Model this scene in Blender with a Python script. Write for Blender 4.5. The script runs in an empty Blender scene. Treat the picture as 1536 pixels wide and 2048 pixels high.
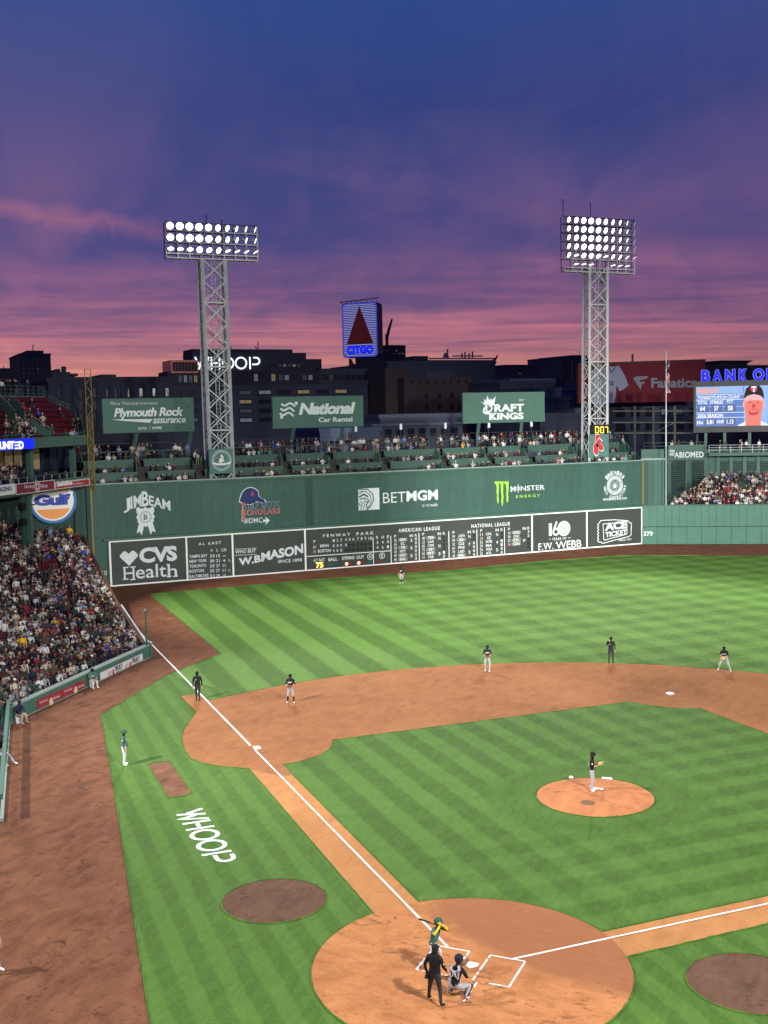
import bpy, math, random
from mathutils import Vector, Matrix, noise
S = bpy.context.scene
COL = S.collection
rad = math.radians
rnd = random.Random(7)

# ------------------------------------------------------------------ camera
CAM = Vector((12.229, -34.145, 18.350))
YAW, PITCH, ROLL, FPX = -0.4125094, -0.0873944, -0.0205638, 2285.69
_f = Vector((math.sin(YAW)*math.cos(PITCH), math.cos(YAW)*math.cos(PITCH), math.sin(PITCH)))
_r = _f.cross(Vector((0, 0, 1))).normalized()
_u = _r.cross(_f)
CR = _r*math.cos(ROLL) + _u*math.sin(ROLL)
CU = -_r*math.sin(ROLL) + _u*math.cos(ROLL)
CF = _f
cam_d = bpy.data.cameras.new('camera')
cam = bpy.data.objects.new('camera', cam_d)
COL.objects.link(cam)
m = Matrix((CR, CU, -CF)).transposed().to_4x4()
m.translation = CAM
cam.matrix_world = m
cam_d.sensor_fit = 'VERTICAL'
cam_d.sensor_height = 36
cam_d.lens = FPX/2048*36
cam_d.clip_end = 6000
cam_d.clip_start = 0.5
S.camera = cam
S.render.resolution_x, S.render.resolution_y = 768, 1024

def ray(x, y):
    return (CR*((x-768)/FPX) - CU*((y-1024)/FPX) + CF)
def G(x, y, z=0.0):
    d = ray(x, y)
    return CAM + d*((z-CAM.z)/d.z)
def px(P):
    q = Vector(P)-CAM
    w = q.dot(CF)
    if w < 1: return (-9999, -9999)
    return (768+FPX*q.dot(CR)/w, 1024-FPX*q.dot(CU)/w)
R2 = 2**.5
def XY(L, O, z=0.0):
    return Vector(((O-L)/R2, (O+L)/R2, z))
def LO(P):
    return ((-P[0]+P[1])/R2, (P[0]+P[1])/R2)

# ------------------------------------------------------------------ sky
def N(nt, typ, **kw):
    n = nt.nodes.new(typ)
    for k, v in kw.items():
        if k == 'inp':
            for a, b in v.items(): n.inputs[a].default_value = b
        else: setattr(n, k, v)
    return n
def lin(c):
    return tuple(((v/255)/12.92 if v/255 <= .04045 else ((v/255+.055)/1.055)**2.4) for v in c)
def M(nt, op, a, b=None, c=None, clamp=False):
    n = nt.nodes.new('ShaderNodeMath'); n.operation = op; n.use_clamp = clamp
    for i, v in enumerate((a, b, c)):
        if v is None: continue
        if isinstance(v, (int, float)): n.inputs[i].default_value = v
        else: nt.links.new(v, n.inputs[i])
    return n.outputs[0]
def MIX(nt, f, a, b):
    n = nt.nodes.new('ShaderNodeMix'); n.data_type = 'RGBA'; n.clamp_factor = True
    for s, v in ((n.inputs[0], f), (n.inputs[6], a), (n.inputs[7], b)):
        if hasattr(v, 'node'): nt.links.new(v, s)
        elif isinstance(v, (int, float)): s.default_value = v
        else: s.default_value = (*v[:3], 1)
    return n.outputs[2]
def RAMP(nt, f, stops, interp='LINEAR'):
    n = nt.nodes.new('ShaderNodeValToRGB'); n.color_ramp.interpolation = interp
    e = n.color_ramp.elements
    while len(e) < len(stops): e.new(.5)
    for i, (p, c) in enumerate(stops):
        e[i].position = p; e[i].color = (*c[:3], 1) if not isinstance(c, (int, float)) else (c, c, c, 1)
    nt.links.new(f, n.inputs[0])
    return n.outputs[0]

W = bpy.data.worlds.new('World'); S.world = W; W.use_nodes = True
nt = W.node_tree; nt.nodes.clear()
out = N(nt, 'ShaderNodeOutputWorld'); bg = N(nt, 'ShaderNodeBackground')
nt.links.new(bg.outputs[0], out.inputs[0])
tc = N(nt, 'ShaderNodeTexCoord'); sp = N(nt, 'ShaderNodeSeparateXYZ')
nt.links.new(tc.outputs['Generated'], sp.inputs[0])
X, Y, Z = sp.outputs
el = M(nt, 'MULTIPLY', M(nt, 'ARCSINE', Z), 57.2958)          # elevation in degrees
az = M(nt, 'MULTIPLY', M(nt, 'ARCTAN2', X, Y), 57.2958)       # azimuth, 0 = +Y
# warmth towards the place where the sun has gone down (about az -48)
warm = M(nt, 'SUBTRACT', 1.0, M(nt, 'DIVIDE', M(nt, 'ABSOLUTE', M(nt, 'ADD', az, 44)), 50), clamp=True)
def tilt(k): return M(nt, 'ADD', el, M(nt, 'MULTIPLY', M(nt, 'ADD', az, 24), k))
# cloud sheets seen in perspective: broad high up, packed into streaks towards the horizon
def cloud(sx, sz, detail, rough, dist, dx=0.0, k=0.03):
    cb = N(nt, 'ShaderNodeCombineXYZ')
    v = M(nt, 'DIVIDE', sz, M(nt, 'ADD', M(nt, 'MAXIMUM', tilt(k), 0.0), 3.5))
    nt.links.new(M(nt, 'MULTIPLY', az, sx), cb.inputs[0]); nt.links.new(v, cb.inputs[1]); cb.inputs[2].default_value = dx
    t = N(nt, 'ShaderNodeTexNoise', inp={'Scale': 1.0, 'Detail': detail, 'Roughness': rough, 'Distortion': dist})
    nt.links.new(cb.outputs[0], t.inputs['Vector'])
    return t.outputs[0]
c1 = cloud(.040, 34, 8, .56, .5, 3.1, .015)
c2 = cloud(.075, 15, 6, .52, .6, 9.4, -.08)
c3 = cloud(.42, 60, 5, .55, .7, 5.0)
c4 = cloud(.060, 88, 7, .60, .7, 7.7, .012)
c5 = cloud(.085, 30, 7, .58, .6, 2.2, -.06)
m1 = RAMP(nt, c1, [(.40, 0.0), (.62, 1.0)])
m2 = RAMP(nt, c2, [(.38, 0.0), (.66, 1.0)])
m3 = RAMP(nt, c3, [(.35, 0.0), (.70, 1.0)])
m4 = RAMP(nt, c4, [(.42, 0.0), (.64, 1.0)])
m5 = RAMP(nt, c5, [(.44, 0.0), (.66, 1.0)])
def grad(stops):
    return RAMP(nt, M(nt, 'DIVIDE', el, 40.0, clamp=True), [(e/40, lin(c)) for e, c in stops])
base_w = grad([(0, (220, 150, 120)), (2.2, (202, 130, 124)), (3.6, (146, 100, 128)), (5.5, (108, 84, 130)), (8, (80, 76, 132)), (11, (68, 73, 132)), (14.5, (56, 70, 130)), (19, (50, 74, 138)), (40, (36, 58, 112))])
base_c = grad([(0, (142, 94, 104)), (2.2, (126, 86, 110)), (3.6, (106, 78, 114)), (5.5, (86, 72, 118)), (8, (70, 68, 122)), (11, (58, 65, 124)), (14.5, (46, 61, 122)), (19, (44, 68, 134)), (40, (32, 52, 104))])
cl_w = grad([(0, (236, 164, 130)), (2.2, (244, 164, 140)), (3.8, (228, 138, 142)), (5.6, (186, 116, 138)), (8, (144, 102, 140)), (11, (116, 92, 138)), (14.5, (90, 84, 138)), (19, (66, 82, 142)), (40, (42, 62, 114))])
cl_c = grad([(0, (170, 108, 112)), (2.2, (178, 110, 120)), (3.8, (180, 108, 130)), (5.6, (158, 100, 132)), (8, (124, 88, 130)), (11, (102, 82, 130)), (14.5, (78, 74, 130)), (19, (56, 74, 134)), (40, (34, 54, 106))])
base = MIX(nt, warm, base_c, base_w); cl = MIX(nt, warm, cl_c, cl_w)
mm = M(nt, 'MULTIPLY', m1, M(nt, 'ADD', M(nt, 'MULTIPLY', m3, .30), .70))
mm = M(nt, 'MAXIMUM', M(nt, 'MULTIPLY', mm, .85), M(nt, 'MULTIPLY', m2, .78))
mm = M(nt, 'MAXIMUM', mm, M(nt, 'MULTIPLY', m5, .52))
low = M(nt, 'DIVIDE', M(nt, 'SUBTRACT', 8.0, el), 4.0, clamp=True)
mm = MIX(nt, M(nt, 'MULTIPLY', low, .60), mm, m4)
mm = M(nt, 'SUBTRACT', mm, M(nt, 'MULTIPLY', M(nt, 'SUBTRACT', 1.0, m3), .12), clamp=True)
# one long salmon streak low on the left, sinking to the right
ln = M(nt, 'SUBTRACT', el, M(nt, 'SUBTRACT', 5.75, M(nt, 'MULTIPLY', az, .095)))
ln = M(nt, 'ADD', ln, M(nt, 'MULTIPLY', M(nt, 'SUBTRACT', c3, .5), 1.6))
sk5 = M(nt, 'SUBTRACT', 1.0, M(nt, 'DIVIDE', M(nt, 'ABSOLUTE', ln), .62), clamp=True)
sk5 = M(nt, 'MULTIPLY', sk5, M(nt, 'DIVIDE', M(nt, 'SUBTRACT', -32.0, az), 6.0, clamp=True))
skyc = MIX(nt, mm, base, cl)
skyc = MIX(nt, M(nt, 'MULTIPLY', sk5, .36), skyc, lin((196, 118, 136)))
grnd = MIX(nt, M(nt, 'GREATER_THAN', el, -0.3), (.02, .018, .03), skyc)
nt.links.new(grnd, bg.inputs[0])
bg.inputs[1].default_value = 1.0

S.view_settings.view_transform = 'Standard'
S.view_settings.look = 'None'
S.view_settings.exposure = 0.0
S.view_settings.gamma = 1.0
S.view_settings.use_curve_mapping = False
S.cycles.max_bounces = 4
S.cycles.diffuse_bounces = 2
S.cycles.glossy_bounces = 2
S.cycles.use_denoising = True
S.cycles.sample_clamp_indirect = 3.0
S.cycles.sample_clamp_direct = 0.0

# ------------------------------------------------------------------ stadium floodlights out of frame (roof banks round the ground)
def spot(name, loc, target, power, ang, col=(1, .97, .92), r=1.9, blend=.5):
    d = bpy.data.lights.new(name, 'SPOT'); d.energy = power; d.spot_size = rad(ang); d.spot_blend = blend
    d.shadow_soft_size = r; d.color = col
    o = bpy.data.objects.new(name, d); o.location = loc
    o.rotation_euler = (Vector(target)-Vector(loc)).to_track_quat('-Z', 'Y').to_euler()
    COL.objects.link(o)
    return o
KW = 1000.0
for loc, beams in (
    ((31, -18, 35), (((-6, 8, 0), 135, 90), ((-48, 90, 6), 195, 36), ((-25, 45, 0), 55, 50), ((-15, 110, 5), 160, 30), ((4, 100, 0), 330, 26))),      # first base roof
    ((70, 33, 34), (((-10, 20, 0), 115, 66), ((-34, 86, 3), 110, 44), ((-8, 112, 5), 300, 40), ((6, 100, 0), 190, 40))),           # right field roof
    ((-40, -20, 35), (((-2, 12, 0), 100, 84), ((-5, 50, 0), 110, 50), ((-5, 114, 4), 320, 32))),                               # third base roof
    ((-70, 37, 35), (((-12, 22, 0), 38, 70), ((-22, 76, 0), 125, 60), ((0, 98, 0), 130, 44)))):                                                     # left field roof
    for tgt, pw_, ang in beams: spot('floodlight_bank', loc, tgt, pw_*KW, ang, r=1.0 if ang > 45 else 1.9)
# ------------------------------------------------------------------ materials
MATS = {}
def mat(name, rgb, rough=.7, var=.0, vscale=1.0, spec=.3, metal=0.0, emit=None, estr=0.0, srgb=False, bump=0.0, bscale=8.0, sample=True):
    if name in MATS: return MATS[name]
    if srgb: rgb = lin(rgb)
    if emit is not None and name.split('_')[0] in ('vb', 'led', 'neon', 'cg'): rgb = tuple(v*.04 for v in rgb)     # a dark display face: its colour is its own light
    mt = bpy.data.materials.new(name); mt.use_nodes = True
    nt = mt.node_tree; b = nt.nodes['Principled BSDF']
    b.inputs['Base Color'].default_value = (*rgb, 1)
    b.inputs['Roughness'].default_value = rough
    b.inputs['Metallic'].default_value = metal
    b.inputs['Specular IOR Level'].default_value = spec
    tcn = None
    if var or bump:
        tcn = N(nt, 'ShaderNodeTexCoord')
        t = N(nt, 'ShaderNodeTexNoise', inp={'Scale': vscale, 'Detail': 6, 'Roughness': .62})
        nt.links.new(tcn.outputs['Object'], t.inputs['Vector'])
        if var:
            c = MIX(nt, RAMP(nt, t.outputs[0], [(.3, 0.0), (.7, 1.0)]), tuple(v*(1-var) for v in rgb), tuple(min(1, v*(1+var)) for v in rgb))
            nt.links.new(c, b.inputs['Base Color'])
        if bump:
            t2 = N(nt, 'ShaderNodeTexNoise', inp={'Scale': bscale, 'Detail': 5, 'Roughness': .7})
            nt.links.new(tcn.outputs['Object'], t2.inputs['Vector'])
            bp = N(nt, 'ShaderNodeBump', inp={'Strength': bump, 'Distance': .05})
            nt.links.new(t2.outputs[0], bp.inputs['Height']); nt.links.new(bp.outputs[0], b.inputs['Normal'])
    if emit is not None:
        b.inputs['Emission Color'].default_value = (*emit, 1); b.inputs['Emission Strength'].default_value = estr
        if not sample: mt.cycles.emission_sampling = 'NONE'
    MATS[name] = mt
    return mt

def pos_LO(nt):
    g = N(nt, 'ShaderNodeNewGeometry'); s = N(nt, 'ShaderNodeSeparateXYZ')
    nt.links.new(g.outputs['Position'], s.inputs[0])
    L = M(nt, 'MULTIPLY', M(nt, 'SUBTRACT', s.outputs[1], s.outputs[0]), 1/R2)
    O = M(nt, 'MULTIPLY', M(nt, 'ADD', s.outputs[1], s.outputs[0]), 1/R2)
    return g, L, O
def nse(nt, vec, scale, detail=5, rough=.6, dist=0.0, dims=None):
    t = N(nt, 'ShaderNodeTexNoise', inp={'Scale': scale, 'Detail': detail, 'Roughness': rough, 'Distortion': dist})
    nt.links.new(vec, t.inputs['Vector'])
    return t.outputs[0]
def stretch(nt, vec, sx, sy):
    mp = N(nt, 'ShaderNodeMapping'); mp.inputs['Scale'].default_value = (sx, sy, 1)
    mp.inputs['Rotation'].default_value = (0, 0, rad(45))
    nt.links.new(vec, mp.inputs[0]); return mp.outputs[0]
def grass_mat(name, stripesO, stripesL, amp, base, kind='cross', skew=0.0):
    mt = bpy.data.materials.new(name); mt.use_nodes = True
    nt = mt.node_tree; b = nt.nodes['Principled BSDF']
    g, L, O = pos_LO(nt); P = g.outputs['Position']
    wob = M(nt, 'MULTIPLY', M(nt, 'SUBTRACT', nse(nt, P, .9, 4), .5), .34)
    if skew: O = M(nt, 'SUBTRACT', O, M(nt, 'MULTIPLY', L, skew))
    def wave(c, w, off):
        s = M(nt, 'SINE', M(nt, 'MULTIPLY', M(nt, 'ADD', M(nt, 'SUBTRACT', c, off), wob), math.pi/w))
        return M(nt, 'ADD', M(nt, 'MULTIPLY', M(nt, 'MULTIPLY', s, 3.2), .5), .5, clamp=True)
    a = wave(O, *stripesO); c = wave(L, *stripesL) if stripesL else None
    if kind == 'outfield':
        # the second mowing direction fades in away from the line
        k = M(nt, 'DIVIDE', M(nt, 'SUBTRACT', O, 13.0), 12.0, clamp=True)
        k = M(nt, 'MULTIPLY', k, .5)
        v = M(nt, 'ADD', M(nt, 'MULTIPLY', a, M(nt, 'SUBTRACT', 1.0, k)), M(nt, 'MULTIPLY', c, k))
    elif kind == 'infield':
        # long stripes along the third base line on the left, along the first base line at the right
        k = M(nt, 'ADD', M(nt, 'MULTIPLY', M(nt, 'SUBTRACT', O, L), .05), .42, clamp=True)
        k = M(nt, 'ADD', M(nt, 'MULTIPLY', k, .7), .12)
        v = M(nt, 'ADD', M(nt, 'MULTIPLY', a, M(nt, 'SUBTRACT', 1.0, k)), M(nt, 'MULTIPLY', c, k))
        # rings mown round the mound
        s = N(nt, 'ShaderNodeSeparateXYZ'); nt.links.new(P, s.inputs[0])
        dx = s.outputs[0]; dy = M(nt, 'SUBTRACT', s.outputs[1], 17.98)
        r = M(nt, 'SQRT', M(nt, 'ADD', M(nt, 'MULTIPLY', dx, dx), M(nt, 'MULTIPLY', dy, dy)))
        ring = wave(r, .8, 2.9)
        v = MIX(nt, M(nt, 'DIVIDE', M(nt, 'SUBTRACT', 5.4, r), .8, clamp=True), v, M(nt, 'ADD', M(nt, 'MULTIPLY', ring, .22), .26))
    else:
        v = a
    fine = nse(nt, P, 9, 4, .75); mid = nse(nt, stretch(nt, P, 1.2, .35), 2.6, 5, .65); big = nse(nt, P, .12, 3)
    v = M(nt, 'ADD', M(nt, 'MULTIPLY', M(nt, 'SUBTRACT', v, .5), amp), M(nt, 'ADD', M(nt, 'MULTIPLY', M(nt, 'SUBTRACT', fine, .5), 1.25), M(nt, 'MULTIPLY', M(nt, 'SUBTRACT', mid, .5), 1.1)))
    v = M(nt, 'ADD', v, M(nt, 'MULTIPLY', M(nt, 'SUBTRACT', big, .5), .6))
    col = RAMP(nt, M(nt, 'ADD', M(nt, 'MULTIPLY', v, .5), .5), [(0.0, tuple(x*.42 for x in base)), (.32, tuple(x*y for x, y in zip(base, (.68, .74, .6)))), (.62, tuple(x*y for x, y in zip(base, (1.12, 1.12, 1.15)))), (1.0, tuple(x*y for x, y in zip(base, (1.7, 1.6, 1.9))))])
    nt.links.new(col, b.inputs['Base Color'])
    b.inputs['Roughness'].default_value = .85; b.inputs['Specular IOR Level'].default_value = .15
    bp = N(nt, 'ShaderNodeBump', inp={'Strength': .35, 'Distance': .04}); nt.links.new(nse(nt, P, 22, 3, .8), bp.inputs['Height'])
    nt.links.new(bp.outputs[0], b.inputs['Normal'])
    MATS[name] = mt
    return mt
def dirt_mat(name, base, patch=.35, pscale=.25, fine=.35, speck=.0, damp=None, streak=None):
    """base colour, broad damp/dry patches, fine grain, raked streaks and scuffs"""
    mt = bpy.data.materials.new(name); mt.use_nodes = True
    nt = mt.node_tree; b = nt.nodes['Principled BSDF']
    g, L, O = pos_LO(nt); P = g.outputs['Position']
    big = nse(nt, P, pscale, 5, .6, .3)
    st = nse(nt, stretch(nt, P, *(streak or (1.0, .4))), 1.6, 7, .68, .4)
    fn = nse(nt, P, 14, 4, .8)
    v = M(nt, 'ADD', M(nt, 'MULTIPLY', M(nt, 'SUBTRACT', big, .5), patch*2.2), M(nt, 'MULTIPLY', M(nt, 'SUBTRACT', st, .5), fine*2.0))
    v = M(nt, 'ADD', v, M(nt, 'MULTIPLY', M(nt, 'SUBTRACT', fn, .5), fine*1.1))
    col = RAMP(nt, M(nt, 'ADD', v, .5), [(0.0, tuple(x*y for x, y in zip(base, (.42, .38, .36)))), (.5, base), (1.0, tuple(x*y for x, y in zip(base, (1.45, 1.55, 1.6))))])
    if speck:
        sk = nse(nt, stretch(nt, P, .5, 1.0), 3.2, 6, .75, .6)
        k = RAMP(nt, sk, [(.55, 0.0), (.63, 1.0)])
        k2 = RAMP(nt, nse(nt, stretch(nt, P, .8, 1.3), 7.5, 3, .6, .8), [(.66, 0.0), (.72, 1.0)])
        k = M(nt, 'MAXIMUM', k, M(nt, 'MULTIPLY', k2, .9))
        region = RAMP(nt, nse(nt, P, .35, 3), [(.42, 0.0), (.56, 1.0)])
        col = MIX(nt, M(nt, 'MULTIPLY', M(nt, 'MULTIPLY', k, region), speck), col, tuple(x*.35 for x in base))
    if damp:   # a watered patch: centre, radii, colour
        (cx, cy, rx, ry, ang, dc, amt) = damp
        s = N(nt, 'ShaderNodeSeparateXYZ'); nt.links.new(P, s.inputs[0])
        dx = M(nt, 'SUBTRACT', s.outputs[0], cx); dy = M(nt, 'SUBTRACT', s.outputs[1], cy)
        ca, sa = math.cos(rad(ang)), math.sin(rad(ang))
        ex = M(nt, 'DIVIDE', M(nt, 'ADD', M(nt, 'MULTIPLY', dx, ca), M(nt, 'MULTIPLY', dy, sa)), rx)
        ey = M(nt, 'DIVIDE', M(nt, 'SUBTRACT', M(nt, 'MULTIPLY', dy, ca), M(nt, 'MULTIPLY', dx, sa)), ry)
        r = M(nt, 'ADD', M(nt, 'ADD', M(nt, 'MULTIPLY', ex, ex), M(nt, 'MULTIPLY', ey, ey)), M(nt, 'MULTIPLY', M(nt, 'SUBTRACT', nse(nt, P, .8, 4), .5), .8))
        k = M(nt, 'MULTIPLY', M(nt, 'MULTIPLY', M(nt, 'SUBTRACT', 1.25, r), 2.2, clamp=True), amt)
        col = MIX(nt, k, col, dc)
    nt.links.new(col, b.inputs['Base Color'])
    b.inputs['Roughness'].default_value = .92; b.inputs['Specular IOR Level'].default_value = .12
    bp = N(nt, 'ShaderNodeBump', inp={'Strength': .55, 'Distance': .06})
    nt.links.new(M(nt, 'ADD', nse(nt, P, 6, 6, .75), M(nt, 'MULTIPLY', st, .6)), bp.inputs['Height'])
    nt.links.new(bp.outputs[0], b.inputs['Normal'])
    MATS[name] = mt
    return mt

grass_mat('outfield_grass', (1.8, 5.44), (1.8, 62.4-.9), .72, (.077, .162, .026), 'outfield', .03)
grass_mat('infield_grass', (1.05, .6), (1.05, 4.88), .56, (.061, .134, .020), 'infield')
grass_mat('foul_grass', (.62, -10.25), None, .34, (.064, .140, .021), 'foul', .012)
dirt_mat('track_dirt', (.158, .064, .033), .36, .4, .78, .9)
dirt_mat('clay_dirt', (.30, .126, .050), .42, .14, .36, .30, streak=(1.0, .5))
dirt_mat('home_dirt', (.43, .178, .068), .22, .3, .60, .85, damp=(2.4, 3.0, 5.6, 2.2, -20, (.27, .105, .048), .80), streak=(.5, 1.0))
dirt_mat('path_dirt', (.42, .19, .070), .2, .3, .35, .2)
dirt_mat('mound_dirt', (.46, .180, .074), .16, .3, .45, .7, damp=(G(1176, 1606, .2).x, G(1176, 1606, .2).y, .34, .26, 0, (.10, .085, .06), .8))
dirt_mat('circle_dirt', (.120, .064, .040), .3, .5, .6, .7)
dirt_mat('patch_dirt', (.165, .076, .045), .5, .6, .9, .4)
mat('chalk', (.82, .82, .80), .9, .10, 5.0)
mat('whitewash', (.80, .82, .78), .8)
mat('grass_paint', (.74, .82, .76), .85, .08, 4)
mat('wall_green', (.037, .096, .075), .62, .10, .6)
def worn_wall():
    mt = MATS['wall_green']; nt = mt.node_tree; b = nt.nodes['Principled BSDF']; src = b.inputs['Base Color'].links[0].from_socket
    oi = N(nt, 'ShaderNodeObjectInfo'); g = N(nt, 'ShaderNodeNewGeometry')
    k = M(nt, 'ADD', M(nt, 'MULTIPLY', oi.outputs['Random'], .12), .92)
    mp = N(nt, 'ShaderNodeMapping'); mp.inputs['Scale'].default_value = (1, 1, .12); nt.links.new(g.outputs['Position'], mp.inputs[0])
    st = nse(nt, mp.outputs[0], 2.4, 6, .7); dn = RAMP(nt, nse(nt, g.outputs['Position'], 1.7, 3, .6), [(.60, 0.0), (.68, 1.0)])
    k = M(nt, 'MULTIPLY', k, M(nt, 'ADD', M(nt, 'MULTIPLY', st, .36), .82)); k = M(nt, 'MULTIPLY', k, M(nt, 'SUBTRACT', 1.0, M(nt, 'MULTIPLY', dn, .14)))
    mx = N(nt, 'ShaderNodeVectorMath'); mx.operation = 'SCALE'; nt.links.new(src, mx.inputs[0]); nt.links.new(k, mx.inputs['Scale']); nt.links.new(mx.outputs[0], b.inputs['Base Color'])
worn_wall()
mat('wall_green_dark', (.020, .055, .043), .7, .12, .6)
mat('pad_green', (.047, .128, .093), .55, .08, .8)
mat('board_dark', (.040, .052, .044), .6, .10, .5)
mat('line_white', (.78, .80, .76), .6)
mat('logo_white', (.60, .66, .66), .6, .05, 1)
mat('logo_red', (.42, .035, .045), .6)
mat('logo_blue', (.012, .022, .10), .6)
mat('logo_lime', (.30, .62, .05), .6)
mat('yellow_paint', (.26, .18, .025), .5)
mat('steel_grey', (.40, .42, .42), .5, .12, 1.5, metal=.0)
mat('steel_dark', (.05, .055, .055), .6)
mat('steel_green', (.055, .11, .085), .55)
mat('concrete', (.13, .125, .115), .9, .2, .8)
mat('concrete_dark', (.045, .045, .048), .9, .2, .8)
mat('brown_wood', (.14, .060, .030), .7, .2, 2)
mat('seat_red', (.085, .008, .011), .35, .12, 1)
mat('seat_navy', (.012, .016, .032), .5)
mat('glass_dark', (.02, .03, .05), .12, spec=.6)
mat('black', (.006, .006, .007), .6)
mat('counter_top', (.20, .27, .24), .5)

# ------------------------------------------------------------------ mesh builder and tagging
class MB:
    def __init__(s): s.v = []; s.f = []; s.m = []; s.mats = []
    def mi(s, name):
        if name not in s.mats: s.mats.append(name)
        return s.mats.index(name)
    def face(s, pts, mat):
        n = len(s.v); s.v += [tuple(p) for p in pts]; s.f.append(tuple(range(n, n+len(pts)))); s.m.append(s.mi(mat))
    def hexa(s, b, t, mat, top=None):
        """b, t: rings of points (same count), bottom and top, counter-clockwise from above"""
        n = len(b); k = len(s.v); s.v += [tuple(p) for p in b]+[tuple(p) for p in t]
        i = s.mi(mat)
        s.f.append(tuple(range(k+n-1, k-1, -1))); s.m.append(i)
        s.f.append(tuple(range(k+n, k+2*n))); s.m.append(s.mi(top) if top else i)
        for a in range(n):
            c = (a+1) % n; s.f.append((k+a, k+c, k+n+c, k+n+a)); s.m.append(i)
    def box(s, lo, hi, mat, F=None, top=None):
        x0, y0, z0 = lo; x1, y1, z1 = hi
        q = [(x0, y0), (x1, y0), (x1, y1), (x0, y1)]
        T = F if F else (lambda a, b, c: (a, b, c))
        s.hexa([T(a, b, z0) for a, b in q], [T(a, b, z1) for a, b in q], mat, top)
    def bar(s, a, b, w, mat, h=None, n=4, w2=None):
        a = Vector(a); b = Vector(b); d = (b-a)
        if d.length < 1e-6: return
        d.normalize(); up = Vector((0, 0, 1)) if abs(d.z) < .95 else Vector((1, 0, 0))
        x = d.cross(up).normalized(); y = x.cross(d)
        h = h or w; w2 = w2 if w2 is not None else w; k2 = w2/w
        A = []; B = []
        for i in range(n):
            t = 2*math.pi*(i+.5)/n; cx, cy = math.cos(t), math.sin(t)
            if n == 4: cx *= R2; cy *= R2
            A.append(a+x*cx*w/2+y*cy*h/2); B.append(b+x*cx*w2/2+y*cy*h*k2/2)
        k = len(s.v); s.v += [tuple(p) for p in A+B]; i = s.mi(mat)
        s.f.append(tuple(range(k+n-1, k-1, -1))); s.m.append(i)
        s.f.append(tuple(range(k+n, k+2*n))); s.m.append(i)
        for q in range(n):
            c = (q+1) % n; s.f.append((k+q, k+c, k+n+c, k+n+q)); s.m.append(i)
    def add(s, verts, faces, mat, fn=lambda p: p):
        k = len(s.v); s.v += [tuple(fn(p)) for p in verts]; i = s.mi(mat)
        for f in faces: s.f.append(tuple(k+a for a in f)); s.m.append(i)
    def build(s, name, parent=None, loc=None, smooth=False):
        me = bpy.data.meshes.new(name)
        o_ = Vector(loc) if loc is not None else Vector((0, 0, 0))
        me.from_pydata([tuple(Vector(p)-o_) for p in s.v], [], s.f)
        for n in s.mats: me.materials.append(MATS[n])
        me.polygons.foreach_set('material_index', s.m)
        if smooth: me.polygons.foreach_set('use_smooth', [True]*len(s.f))
        me.update()
        return link(name, me, parent, o_)
def link(name, me, parent=None, loc=(0, 0, 0)):
    o = bpy.data.objects.new(name, me); COL.objects.link(o)
    if parent is not None:
        o.parent = parent; o.location = Vector(loc)-parent.location if not parent.rotation_euler.z else loc
    else: o.location = loc
    return o
def thing(name, label, cat, loc=(0, 0, 0), group=None):
    o = bpy.data.objects.new(name, None); o.empty_display_size = .3; COL.objects.link(o); o.location = loc
    return tag(o, label, cat, group)
def tag(o, label, cat, group=None):
    o['label'] = label; o['category'] = cat
    if group: o['group'] = group
    return o
def struct(o, kind='structure'):
    o['kind'] = kind; return o
def poly_sheet(name, pts, z, matname, kind='structure', thick=0.0):
    from mathutils.geometry import tessellate_polygon
    v = [Vector((p[0], p[1], z)) for p in pts]
    tr = tessellate_polygon([v])
    mb = MB(); mb.add(v, [t if (v[t[1]]-v[t[0]]).cross(v[t[2]]-v[t[0]]).z > 0 else t[::-1] for t in tr], matname)
    o = mb.build(name)
    if kind: o['kind'] = kind
    return o
def arc(cx, cy, r, a0, a1, n=24):
    return [(cx+r*math.cos(rad(a0+(a1-a0)*i/n)), cy+r*math.sin(rad(a0+(a1-a0)*i/n))) for i in range(n+1)]

# vertical plane frame: u along, o outwards (towards the field), z up
class Fr:
    def __init__(s, A, B):
        s.A = Vector((A[0], A[1], 0)); d = Vector((B[0]-A[0], B[1]-A[1], 0)); s.len = d.length; s.d = d.normalized()
        s.n = Vector((s.d.y, -s.d.x, 0))
    def __call__(s, u, o, z): return s.A+s.d*u+s.n*o+Vector((0, 0, z))
    def uz(s, x, y, off=0.0):
        d = ray(x, y); t = (s.A+s.n*off-CAM).dot(s.n)/d.dot(s.n); P = CAM+d*t
        return ((P-s.A).dot(s.d), P.z)
    def inv(s, P): q = Vector(P)-s.A; return (q.dot(s.d), q.dot(s.n))
WF = Fr(XY(92.6, 0), XY(96.3, 72.1))      # the left field wall

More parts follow.
